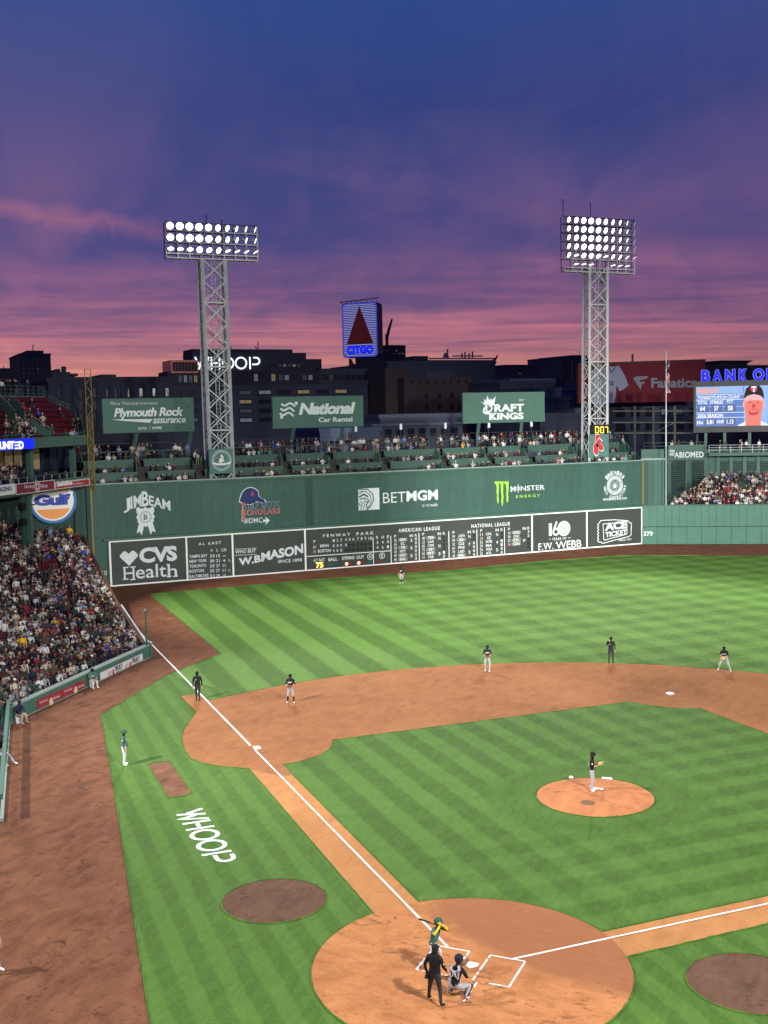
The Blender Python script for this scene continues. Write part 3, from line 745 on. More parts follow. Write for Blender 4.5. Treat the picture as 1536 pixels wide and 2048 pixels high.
def ad5(b):
    F = WF; u, z = F.uz(1229.5, 970.5)
    disc(b, F, u, z, 1.28, 'logo_white', OFF, 36, r0=1.20); disc(b, F, u, z, 1.14, 'logo_white', OFF, 36, r0=.86); disc(b, F, u, z, .80, 'logo_white', OFF, 36, r0=.76)
    for a in range(12):
        t = 2*math.pi*a/12; stroke(b, F, [(u+.12*math.cos(t), z+.12*math.sin(t)), (u+.7*math.cos(t), z+.7*math.sin(t))], .05, 'logo_white', OFF)
    disc(b, F, u, z-.15, .22, 'logo_white', OFF+.01, 10)
    ring_text(b, F, u, z, 1.0, .17, 'BROTHERHOOD OF ELECTRICAL WORKERS', 250, -110, 'wall_green', OFF+.012)
    ring_text(b, F, u, z, 1.66, .52, 'IBEW103', 148, 32, 'logo_white', OFF)
    ring_text(b, F, u, z, 1.62, .38, 'NECA CONTRACTORS', 182, 358, 'logo_white', OFF, True)
    ptext(b, F, 'POWERING BOSTON', 1206, 1253, 1001.5, 997, 'logo_white', OFF, bold=.04)
advert('painted_advert', ad5, 'round white seal ringed by small letters')
b = MB(); ptext(b, WF, '310', 196.5, 214, 1151.5, 1142, 'logo_white', OFF, bold=.0); b.build('distance_mark', wall, wall.location)

# ------------------------------------------------------------------ scoreboard at the foot of the wall
FO = .30; WX = 'whitewash'
sb = thing('scoreboard', 'long dark green hand-operated scoreboard framed in white at the foot of the wall', 'scoreboard', WF(35, FO, 0))
def SU(x, y=1100): return WF.uz(x, y, FO)[0]
e0, e1 = SU(221, 1130), SU(1284, 1060)
cuts = [e0, SU(374, 1120), SU(466, 1115), SU(611, 1105), SU(1064.5, 1080), SU(1174, 1070), e1]
for a, c in zip(cuts, cuts[1:]):
    b = MB(); b.box((a+.1, .0, SB_Z0), (c-.1, FO-.04, SB_Z1-.12), 'board_dark', WF); b.build('board', sb, sb.location)
for z0_, z1_ in ((SB_Z0-.12, SB_Z0+.03), (SB_Z1-.14, SB_Z1)):
    b = MB(); b.box((e0-.1, 0, z0_), (e1+.1, FO, z1_), WX, WF); b.build('frame_bar', sb, sb.location)
for c in cuts:
    b = MB(); b.box((c-.1, .0, SB_Z0+.032), (c+.1, FO-.002, SB_Z1-.142), WX, WF); b.build('frame_post', sb, sb.location)
SP = FO-.02   # plane of the print
def sbpart(fn, name='lettering', label=None):
    b = MB(); fn(b); o = b.build(name, sb, sb.location)
    if label: o['label'] = label
    if name == 'lettering': o['kind'] = 'stuff'
SS = dict(plane=FO, off=-.02)
def T(b, s, x0, x1, yb, yt, m='logo_white', **k):
    kk = dict(SS); kk.update(k); ptext(b, WF, s, x0, x1, yb, yt, m, **kk)
def cvs(b):
    T(b, 'CVS', 279, 354.5, 1127, 1096, bold=.09, spacing=.93)
    u, z = WF.uz(258, 1116, FO)
    poly(b, WF, [(u, z-.86), (u+.98, z+.15), (u+.98, z+.35), (u+.55, z+.78), (u+.3, z+.72), (u, z+.45), (u-.3, z+.72), (u-.55, z+.78), (u-.98, z+.35), (u-.98, z+.15)], 'logo_white', SP)
    T(b, 'H', 248, 269, 1159.5, 1135, bold=.0); T(b, 'ealt', 272, 333, 1158, 1131, bold=.015); T(b, 'h', 336, 354, 1155, 1129, bold=.01)
    for x0, x1, y in ((246, 257, 1160), (260.5, 271.5, 1160.5), (246, 257, 1136.5), (260.5, 271.5, 1135.5), (333.5, 343, 1154.5), (346.5, 356, 1154), (333, 339, 1130.5)):
        prect(b, WF, x0, x1, y, y-2.3, 'logo_white', plane=FO, off=-.018)
sbpart(cvs, 'painted_advert', 'white heart and two lines of white letters')
def east(b):
    T(b, 'AL EAST', 397, 443, 1091, 1085.5, bold=.03, spacing=1.35)
    T(b, 'W', 421, 425.5, 1104, 1098.5, bold=.02); T(b, 'L', 433, 436.5, 1103, 1097.5, bold=.02); T(b, 'GB', 442.5, 453, 1103, 1097, bold=.0)
    rows = (('TAMPA BAY', '33', '15', '-', 415, 1116.5), ('NEW YORK', '30', '21', '4½', 414, 1126.3), ('TORONTO', '23', '27', '11', 412.5, 1136.2), ('BOSTON', '22', '27', '11½', 408, 1146), ('BALTIMORE', '21', '29', '13', 417, 1156.5))
    for nm, w_, l_, g_, xe, y in rows:
        T(b, nm, 379, xe, y, y-6.2, bold=.04, spacing=1.05)
        T(b, w_, 420, 429, y-1.2, y-7.2, bold=.03); T(b, l_, 432.5, 440, y-1.7, y-7.7, bold=.03)
        if g_ == '-': prect(b, WF, 446, 451.5, y-4, y-5.2, 'logo_white', plane=FO, off=-.02)
        else:
            T(b, g_[:2] if g_[0] == '1' else g_[0], 446, 451 if g_[0] == '1' else 450.5, y-2.2, y-8, bold=.03)
            if '½' in g_: T(b, '½', 456, 461, y-2.6, y-8, bold=.0)
sbpart(east)
def mason(b):
    T(b, 'WHO BUT', 471, 512, 1107.5, 1100.5, bold=.04, shear=.1)
    for y in (1097.5, 1110): stroke(b, WF, [WF.uz(470, y+1, FO), WF.uz(513, y-1.5, FO)], .05, 'logo_white', SP)
    T(b, 'W.B.', 478, 526, 1132, 1117, bold=.08, skew=.10); T(b, 'MASON', 523, 607, 1124, 1106, bold=.08, skew=.13, warp=lambda a, c: (a, c*(1+.12*a)+.05*math.sin(a*6.28)))
    T(b, 'SINCE 1898', 556, 604, 1126.5, 1120, bold=.02)
sbpart(mason, 'painted_advert', 'white wavy letters')
def dig(b, s, x, y, w=3.6, h=5.6, m='logo_white'): T(b, s, x-w/2, x+w/2, y, y-h, m, bold=.035)
def board(b):
    T(b, 'F E N W A Y', 646, 701, 1075, 1069, bold=.05); T(b, 'P A R K', 713, 748, 1071, 1065, bold=.05)
    sl = lambda x: -(x-627)*.072
    T(b, 'P', 627, 631, 1086, 1080.5, bold=.05)
    for i, x in enumerate((667.5, 675, 682.5, 692, 699.5, 707, 716, 723.5, 731)): dig(b, str(i+1), x, 1085.5+sl(x)+1.4)
    T(b, '10', 737.5, 744.5, 1079.5, 1073.6, bold=.04)
    T(b, '61', 626.5, 632, 1097, 1091, bold=.02); T(b, '70', 626.5, 632, 1107, 1101, 'logo_orange', bold=.02)
    T(b, 'MINN', 640.5, 657.5, 1095, 1089, bold=.05); T(b, 'BOSTON', 636, 662, 1105.5, 1099.4, bold=.05)
    for x, c in ((667.5, '0'), (675, '3'), (682.5, '0'), (692, '0')): dig(b, c, x, 1096.2+sl(x)+1.4)
    for x, c in ((667.5, '4'), (675, '0'), (682.5, '0')): dig(b, c, x, 1106+sl(x)+1.4)
    T(b, 'R', 752.5, 757, 1078, 1072, bold=.03); T(b, 'H', 763.5, 768, 1077.5, 1071.5, bold=.03); T(b, 'E', 774, 778, 1076.5, 1070.7, bold=.03)
    for x, p, q in ((755, '3', '4'), (765.5, '4', '6'), (776, '0', '1')): dig(b, p, x, 1087.8+(755-x)*.07); dig(b, q, x, 1098+(755-x)*.07)
    T(b, 'AT BAT', 627, 650, 1124, 1118, bold=.04); T(b, 'BALL', 657, 675, 1122.5, 1116, bold=.06); T(b, 'STRIKE', 684, 709, 1120, 1113.5, bold=.06); T(b, 'OUT', 713, 728.5, 1118, 1111.6, bold=.06)
    for x, y, c in ((740.5, 1113.3, 'H'), (764.5, 1111.5, 'E')):
        u, z = WF.uz(x, y, FO); disc(b, WF, u, z, .38, 'logo_white', SP, 20, r0=.30); text(b, WF, c, u-.13, z-.2, u+.13, z+.2, 'logo_white', SP, bold=.04)
mat('logo_orange', (.62, .36, .24), .6); mat('cream_plate', (.19, .19, .145), .6)
sbpart(board)
u0, z0 = WF.uz(614, 1113, FO); u1, z1 = WF.uz(781, 1101.5, FO)
sbpart(lambda b: stroke(b, WF, [(u0, z0), (u1, z1)], .09, WX, SP), 'dividing_line')
for x, y0, y1 in ((747.3, 1075, 1128), (782.8, 1072, 1130), (839, 1066, 1125), (898.5, 1063, 1120), (954.5, 1059, 1116), (1009.5, 1055, 1112)):
    u, z0 = WF.uz(x, y1, FO); _, z1 = WF.uz(x, y0, FO)
    sbpart(lambda b: stroke(b, WF, [(u, max(z0, SB_Z0+.05)), (u, z1)], .09, WX, SP), 'dividing_line')
# window boxes still empty: recessed number slots
slotu = []
def slot(x, y, w=5.2, h=6.2, m='board_slot', lab=None, nm='number_slot'):
    b = MB(); u0, z0 = WF.uz(x-w/2, y, FO); u1, _ = WF.uz(x+w/2, y, FO); _, z1 = WF.uz(x, y-h, FO)
    if nm == 'number_slot':
        for q in ((u0-.04, z0-.04, u1+.04, z0), (u0-.04, z1, u1+.04, z1+.04), (u0-.04, z0, u0, z1), (u1, z0, u1+.04, z1)):
            b.box((q[0], FO-.045, q[1]), (q[2], FO+.0, q[3]), 'board_dark', WF)
        b.box((u0+.003, FO-.06, z0+.003), (u1-.003, FO-.032, z1-.003), 'board_slot', WF)
    else: b.box((u0, FO-.06, z0), (u1, FO-.028, z1), m, WF)
    o = b.build(nm, sb, sb.location)
mat('board_slot', (.018, .024, .02), .8)
for i, x in enumerate((699.5, 707, 716, 723.5, 731, 740.8)): slot(x, 1097.0-(x-627)*.072+1.4)
for i, x in enumerate((692, 699.5, 707, 716, 723.5, 731, 740.8)): slot(x, 1107.0-(x-627)*.072+1.4)
# league columns
def col(b, px_, nx0, nx1, inx, rx, y0, dy, rows, plates, hdr=True):
    T(b, 'P', px_-2.2, px_+1.8, y0-8, y0-13.5, bold=.04); T(b, 'IN', inx-3.4, inx+3, y0-9, y0-14.5, bold=.04); T(b, 'R', rx-2, rx+2.2, y0-9.8, y0-15.2, bold=.03)
    for i, (p, n_, inn, r_) in enumerate(rows):
        y = y0+dy*i+(dy*.0)
        if p: T(b, p, px_-2.6, px_+2.6, y, y-5.6, 'logo_orange' if (i*7+len(p)+ord(p[0])) % 4 == 0 else 'logo_white', bold=.02)
        if n_: T(b, n_, nx0+(2 if len(n_) == 2 else 0), nx1-(2 if len(n_) == 2 else 0), y-1, y-6.6, bold=.05)
        if inn: dig(b, inn, inx, y+dy*.28-2, 4.0, 6)
        if r_: dig(b, r_, rx, y-2.8, 3.8, 5.6)
cols_ = [
 (791, 800, 812, 823, 832, 1083.5, 7.75, [('36', 'SEA', '2', '0'), ('65', 'KC', '', '0'), ('28', 'TB', '5', '0'), ('45', 'NYY', '', '0'), ('9', 'DET', '3', '2'), ('45', 'BAL', '', '3')], (0, 2, 4, 5), ()),
 (847, 856, 868, 879, 888, 1079.5, 7.75, [('48', 'TEX', 'N', ''), ('21', 'LAA', '', ''), ('65', 'CWS', 'N', ''), ('72', 'SF', '', ''), ('36', 'PIT', '3', '1'), ('34', 'TOR', '', '3')], (0, 3, 4), (0, 1, 2, 3)),
 (907.5, 917, 929, 939, 948, 1076, 7.75, [('59', 'ATH', 'N', ''), ('10', 'SD', '', ''), ('32', 'CLE', '7', '0'), ('61', 'PHI', '', '0'), ('70', 'LAD', '2', '0'), ('43', 'MIL', '', '4')], (1, 5), (0, 1)),
 (963, 972, 984, 994.5, 1003.5, 1072, 7.7, [('11', 'COL', 'N', ''), ('34', 'AZ', '', ''), ('32', 'NYM', '4', '1'), ('39', 'MIA', '', '1'), ('55', 'WSH', '5', '0'), ('55', 'ATL', '', '0')], (), (0, 1)),
 (1018.5, 1027, 1039, 1049, 1057, 1069, 7.6, [('41', 'HOU', '', '4'), ('50', 'CHC', '', '2'), ('53', 'STL', 'P', ''), ('56', 'CIN', '', ''), ('', '', '', ''), ('', '', '', '')], (0, 2, 3), (2, 3, 4)),
]
def leagues(b):
    T(b, 'AMERICAN LEAGUE', 797, 880, 1065, 1057.5, bold=.05, spacing=1.3, skew=-.005); T(b, 'NATIONAL LEAGUE', 943, 1020, 1056, 1048.5, bold=.05, spacing=1.3, skew=-.005)
    for c in cols_: col(b, *c[:8], None)
for c in cols_:
    for i in c[8]: slot((c[1]+c[2])/2, c[5]+c[6]*i-.2, 18, 7.2, 'cream_plate', nm='name_plate')
    for i in c[9]: slot(c[4], c[5]+c[6]*i-2.5, 4.6, 5.6)
sbpart(leagues)
mat('led_amber', (1, .5, .1), emit=(1, .62, .12), estr=2.2); mat('bulb_red', (1, .3, .2), emit=(1, .35, .22), estr=2.2); mat('bulb_off_red', (.20, .02, .02), .4); mat('bulb_off_green', (.01, .10, .09), .4)
b = MB(); T(b, '75', 632, 647, 1136.5, 1125, 'led_amber', bold=.08, off=-.01); b.build('digit_display', sb, sb.location)
for x, y, m_ in ((658.5, 1130.5, 'bulb_off_green'), (666.5, 1130, 'bulb_off_green'), (675, 1129, 'bulb_off_green'), (693.5, 1127.8, 'bulb_red'), (701.5, 1127.2, 'bulb_off_red'), (717.7, 1126, 'bulb_red'), (725.5, 1125.4, 'bulb_off_red'), (740.5, 1124.8, 'bulb_off_green'), (759, 1123, 'bulb_off_red')):
    b = MB(); u, z = WF.uz(x, y, FO); r = .21
    b.hexa([WF(u+r*math.cos(-t), FO-.03, z+r*math.sin(-t)) for t in [k*math.pi/5 for k in range(10)]], [WF(u+r*.7*math.cos(-t), FO+.06, z+r*.7*math.sin(-t)) for t in [k*math.pi/5 for k in range(10)]], m_)
    b.build('count_light', sb, sb.location)
def webb(b):
    T(b, '1', 1098, 1104, 1072, 1047, bold=.06)
    u, z = WF.uz(1112, 1063.5, FO); disc(b, WF, u, z, .52, 'logo_white', SP, 24, r0=.27); stroke(b, WF, [(u-.38, z+.1), (u+.1, z+1.25)], .26, 'logo_white', SP+.003)
    u, z = WF.uz(1128, 1057, FO); disc(b, WF, u, z, .98, 'logo_white', SP+.006, 32, r0=.72); disc(b, WF, u, z, .66, 'logo_white', SP+.004, 24)
    disc(b, WF, u, z, .5, 'board_dark', SP+.009, 20, r0=.44); T(b, 'W', 1123.5, 1132, 1059.5, 1054, 'board_dark', off=-.006)
    T(b, 'YEARS OF', 1104, 1133, 1081.2, 1076, bold=.03, spacing=1.1)
    for x0, x1 in ((1098, 1101.5), (1136, 1141)): prect(b, WF, x0, x1, 1079-(x0-1098)*.07, 1078-(x0-1098)*.07, 'logo_white', plane=FO, off=-.02)
    T(b, 'F.W.', 1077, 1107, 1100.5, 1087, bold=.015); T(b, 'WEBB', 1112, 1163, 1098, 1083, bold=.015, spacing=.95)
    for x, y in ((1079.5, 1100.5), (1081, 1087.8), (1138, 1098), (1148, 1097.4), (1137.8, 1085), (1147.6, 1084.2), (1130, 1098.3), (1113, 1087), (1123, 1086.3), (1092, 1088.2), (1102, 1087)):
        prect(b, WF, x-2.4, x+2.4, y, y-1.1, 'logo_white', plane=FO, off=-.016)
sbpart(webb, 'painted_advert', 'white figure 160 over serif letters')
def ace(b):
    P = lambda pts: [WF.uz(x, y, FO) for x, y in pts]
    outl = [(1202, 1041), (1230, 1039.5), (1256, 1041.5), (1258, 1044), (1263, 1047), (1262, 1070), (1258, 1073), (1230, 1080), (1205, 1087), (1202, 1084), (1197.5, 1084)]
    zig = [(1197.5-(2.4 if i % 2 else 0), 1084-37*i/12) for i in range(13)]
    stroke(b, WF, P(outl), .11, 'logo_white', SP); stroke(b, WF, P(zig+[(1202, 1041)]), .11, 'logo_white', SP)
    stroke(b, WF, P([(1206, 1048), (1254, 1044), (1254, 1068), (1208, 1080.5), (1206, 1048)]), .10, 'logo_white', SP)
    T(b, 'ACE', 1210, 1254, 1062, 1046.5, bold=.10, skew=.04, warp=lambda a, c: (a, c*(1+.05*a))); T(b, 'TICKET', 1211, 1254, 1075, 1064.5, bold=.08, skew=.06)
    T(b, 'SINCE 1979', 1237, 1263, 1082.5, 1078.6, bold=.03)
sbpart(ace, 'painted_advert', 'white outlined ticket shape with letters')

# ------------------------------------------------------------------ foul pole
fu = .10
pole = thing('foul_pole', 'tall yellow lattice foul pole with mesh screen rising above the corner of the wall', 'foul pole', WF(fu, .3, H-.8))
ub, zb = WF.uz(178.5, 958, .3); ut, zt = WF.uz(169.5, 738, .3); PW = .62
mat('mesh_screen', (.10, .085, .03), .9)
for s in (0, 1):
    b = MB(); b.bar(WF(ub+s*PW, .3, H-.8), WF(ub+s*PW, .3, zt), .06, 'yellow_paint'); b.build('upright', pole, pole.location)
nb = 15; zz = [H-.6+(zt-H+.6)*i/nb for i in range(nb+1)]
for i in range(nb):
    b = MB(); a, c = (0, 1) if i % 2 else (1, 0); b.bar(WF(ub+a*PW, .3, zz[i]), WF(ub+c*PW, .3, zz[i+1]), .035, 'yellow_paint'); b.build('brace', pole, pole.location)
b = MB(); b.bar(WF(ub, .3, zt), WF(ub+PW, .3, zt), .07, 'yellow_paint'); b.build('brace', pole, pole.location)
b = MB()
n = 60
for i in range(n*2): z = H-.6+(18.6-H+.6)*i/(n*2); b.bar(WF(ub+.05, .27, z), WF(ub+PW-.05, .27, z), .022, 'mesh_screen', n=3)
for i in range(9): u = ub+.06+(PW-.12)*i/8; b.bar(WF(u, .25, H-.6), WF(u, .25, 18.6), .02, 'mesh_screen', n=3)
b.build('mesh_screen', pole, pole.location)
# ------------------------------------------------------------------ seating terraces on top of the wall
mat('terrace_green', (.036, .088, .068), .6, .12, .8)
mat('stair_brown', (.055, .040, .033), .9, .2, 1)
ter = thing('wall_top_terrace', 'three stepped tiers of green counters and stairs on top of the tall wall', 'seating terrace', WF(36, -3, H-.8))
TZ = [(0.0, 10.55, H), (-1.9, 11.45, 12.30), (-3.8, 12.75, 13.62)]      # counter front offset, floor behind it, counter top
BACK = -7.6; SF = 13.45
breaks = [SU_ for SU_ in [WF.uz(x, 920, -2)[0] for x in (284, 398, 574, 669, 772, 891, 982, 1063, 1160, 1262)]]
sections = []; prev = -.2
for k, c in enumerate(breaks+[LEN-.4]):
    sections.append((prev, c-.55 if k < len(breaks) else c)); prev = c+.55
tw_gap = (WF.uz(416, 920, -1.5)[0], WF.uz(470, 920, -1.5)[0])
b = MB()
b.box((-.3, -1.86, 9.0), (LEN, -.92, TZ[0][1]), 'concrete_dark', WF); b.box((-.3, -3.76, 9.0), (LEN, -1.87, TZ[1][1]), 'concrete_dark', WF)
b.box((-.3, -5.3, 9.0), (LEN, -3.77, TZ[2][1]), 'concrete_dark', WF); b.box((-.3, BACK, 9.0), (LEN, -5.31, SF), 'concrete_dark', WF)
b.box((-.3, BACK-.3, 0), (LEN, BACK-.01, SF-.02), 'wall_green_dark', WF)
b.build('terrace_floor', ter, ter.location)
def clip(a, c):
    """cut the stretch a..c where the light tower stands"""
    g0, g1 = tw_gap
    if c <= g0 or a >= g1: return [(a, c)]
    r = []
    if a < g0-.3: r.append((a, g0))
    if c > g1+.3: r.append((g1, c))
    return r
for (a0, c0) in sections:
    for a, c in clip(a0, c0):
        for t, (o, fl, top) in enumerate(TZ[1:]):
            b = MB(); b.box((a, o-.08, TZ[t][1]), (c, o, top-.04), 'terrace_green', WF); b.box((a, o-.45, top-.04), (c, o+.06, top), 'steel_green', WF, top='counter_top')
            if t == 0: b.box((c-.06, o, TZ[0][1]), (c, -1.0, top-.3), 'terrace_green', WF)
            else: b.box((c-.06, o, TZ[1][1]), (c, -2.4, top-.3), 'terrace_green', WF)
            b.build('counter', ter, ter.location)
        b = MB(); b.box((a, -.82, H-.10), (c, -.52, H-.05), 'counter_top', WF); b.build('counter', ter, ter.location)
        b = MB()
        for u in [a+.05, (a+c)/2, c-.05]: b.bar(WF(u, -5.35, SF), WF(u, -5.35, SF+1.05), .05, 'steel_green')
        b.bar(WF(a, -5.35, SF+1.05), WF(c, -5.35, SF+1.05), .06, 'steel_green'); b.bar(WF(a, -5.35, SF+.5), WF(c, -5.35, SF+.5), .035, 'steel_green')
        b.build('railing', ter, ter.location)
for c in breaks:
    b = MB()
    for i in range(14): b.box((c-.5, -1.0-.32*(i+1), 10.0), (c+.5, -1.0-.32*i, 10.75+.2*i), 'stair_brown', WF)
    b.build('stair', ter, ter.location)
    b = MB(); b.bar(WF(c+.55, -.95, 11.5), WF(c+.55, -5.0, 14.2), .05, 'steel_green'); b.bar(WF(c-.55, -.95, 11.5), WF(c-.55, -5.0, 14.2), .05, 'steel_green')
    b.build('handrail', ter, ter.location)
b = MB()
for u in [i*4.0+.3 for i in range(19)]: b.bar(WF(u, BACK+.2, SF), WF(u, BACK+.2, SF+1.9), .05, 'steel_dark')
for z in (SF+.9, SF+1.9): b.bar(WF(-.2, BACK+.2, z), WF(LEN, BACK+.2, z), .04, 'steel_dark')
b.build('back_fence', ter, ter.location)
# small sign boxes on poles along the back
for x, y0, y1, lab in ((497, 888, 930, None), (801, 849, 883, 'second'), (890, 847, 883, 'third'), (977, 845, 880, 'fourth'), (1062, 843, 878, 'fifth'), (711, 853, 880, 'x')):
    if x in (497,): continue
    u, z = WF.uz(x, y0+5, BACK+.4)
    names = {801: 'midway between two banners', 890: 'left of the right-hand banner', 977: 'under the crown banner left half', 1062: 'under the crown banner right half', 711: 'under the middle banner'}
    t = thing('pole_sign', 'small white sign box on a pole '+names[x], 'sign', WF(u, BACK+.4, SF), 'sign poles behind the standing crowd')
    b = MB(); b.bar(WF(u, BACK+.4, SF), WF(u, BACK+.4, z), .07, 'steel_dark'); b.build('pole', t, t.location)
    b = MB(); b.box((u-.16, BACK+.42, z-.35), (u+.16, BACK+.55, z+.4), 'logo_white', WF); b.build('sign_box', t, t.location)

# ------------------------------------------------------------------ banners over the terraces
mat('banner_green', (.060, .135, .105), .7, .06, .8)
def banner(label, x0, x1, ybl, ytl, off, legs, fn):
    u0, z0 = WF.uz(x0, ybl, off); _, z1 = WF.uz(x0, ytl, off); u1, _ = WF.uz(x1, (ybl+ytl)/2, off)
    t = thing('advertising_banner', label, 'banner', WF((u0+u1)/2, off, z0), 'green advertising banners above the wall')
    b = MB(); n, k = 28, 8; r = random.Random(int(x0)); vs = []; fs = []
    for j in range(k+1):
        for i in range(n+1):
            a, c = i/n, j/k; e = min(a, 1-a, c*.6, (1-c)*.6)
            w = .05*math.sin(a*37+c*3+x0)*math.exp(-e*22)+.03*math.sin(a*9+c*4)
            sag = .05*math.sin(math.pi*a)*(1 if j in (0,) else (-1 if j == k else 0))
            vs.append(WF(u0+(u1-u0)*a, off-.05+w*.5, z0+(z1-z0)*c+sag))
    for j in range(k):
        for i in range(n): q = j*(n+1)+i; fs.append((q, q+1, q+n+2, q+n+1))
    b.add(vs, fs, 'banner_green'); b.build('sheet', t, t.location, smooth=True)
    b = MB()
    for z in (z0+.05, z1-.05): b.bar(WF(u0, off-.22, z), WF(u1, off-.22, z), .10, 'steel_green')
    for i in range(7): b.bar(WF(u0+(u1-u0)*i/6, off-.22, z0), WF(u0+(u1-u0)*i/6, off-.22, z1), .08, 'steel_green')
    b.build('frame', t, t.location)
    b = MB(); fn(b); b.build('lettering', t, t.location)['kind'] = 'stuff'
    for lx in legs:
        u, _ = WF.uz(lx, 880, off); b = MB()
        pts = [(BACK+.6-off, SF-.2), (BACK+.5-off, SF+1.2), (.0, z0+.2), (.0, z1-.6)]
        pts = [WF(u+(.55 if i > 1 else 0), off+p[0]-.3 if i > 1 else BACK+.7, p[1]) for i, p in enumerate(pts)]
        for p, q in zip(pts, pts[1:]): b.bar(p, q, .34, 'steel_green')
        b.build('post', t, t.location)
OB = -7.0
def K(b, s, x0, x1, yb, yt, m='logo_white', **k): ptext(b, WF, s, x0, x1, yb, yt, m, off=.05, plane=OB, **k)
def pk(b, pts, m='logo_white', o=.05): poly(b, WF, [WF.uz(x, y, OB) for x, y in pts], m, OB+o)
def sk(b, pts, w, m='logo_white', o=.05): stroke(b, WF, [WF.uz(x, y, OB) for x, y in pts], w, m, OB+o)
def f1(b):
    K(b, 'More Than Just Insurance.', 220.5, 316, 812, 804, shear=.2, bold=-.01)
    K(b, 'Plymouth Rock', 228, 367, 839.5, 816.5, shear=.22, bold=.07, spacing=.92)
    K(b, 'assurance', 306, 371, 847, 837, shear=.2, bold=.03, spacing=.95)
    pk(b, [(222, 839), (305, 838), (299, 845.5), (250, 842)])
    K(b, 'AUTO', 276, 293, 859.5, 854, bold=.05); K(b, 'HOME', 304, 323, 858.5, 853, bold=.05); sk(b, [(298.5, 853.5), (298.5, 859.5)], .03)
banner('left-hand green banner with slanted white insurance lettering', 207, 388, 867.5, 797.5, OB, (266, 376), f1)
def f2(b):
    K(b, 'National', 597, 711, 830, 806, shear=.22, bold=.10, spacing=.92); K(b, 'Car Rental', 637, 704.5, 844.5, 835, bold=.06)
    for k in range(3):
        y = 809+k*9.5
        sk(b, [(563+1.0*i-(k*1.5), y+3.2*math.sin(i/25*6.28+.3)+(i-12)*.14) for i in range(27)], .24)
    K(b, '.', 588, 591, 808, 805, bold=.1)
    for x, y in ((592, 806.5), (563, 834)):
        u, z = WF.uz(x, y, OB); disc(b, WF, u, z, .22, 'logo_white', OB+.05, 10)
banner('middle green banner with white wavy stripes and slanted lettering', 546.5, 727, 857.5, 793.5, OB, (582, 680), f2)
def f3(b):
    K(b, 'D', 971, 985, 825, 809, bold=.07); K(b, 'RAFT', 988, 1048, 824, 808.5, bold=.09); K(b, 'KINGS', 978, 1047, 840, 826, bold=.10); K(b, '21+', 1038, 1048, 802.5, 797.5, bold=.03)
    pk(b, [(960, 802), (968, 806), (968, 798), (972, 801), (974, 791), (978, 800), (983, 796), (982, 802), (991, 793), (988, 810), (973, 814)])
    sk(b, [(973, 812), (968, 818), (967, 824), (972, 827), (978, 826)], .28)
    for x0, x1, y in ((978, 986, 840), (987, 993, 839.7), (978, 986, 827.5)): prect(b, WF, x0, x1, y, y-1.6, 'logo_white', plane=OB, off=.06)
banner('right-hand green banner with a crown above white block letters', 927, 1090, 847.5, 785.5, OB, (954, 1040), f3)

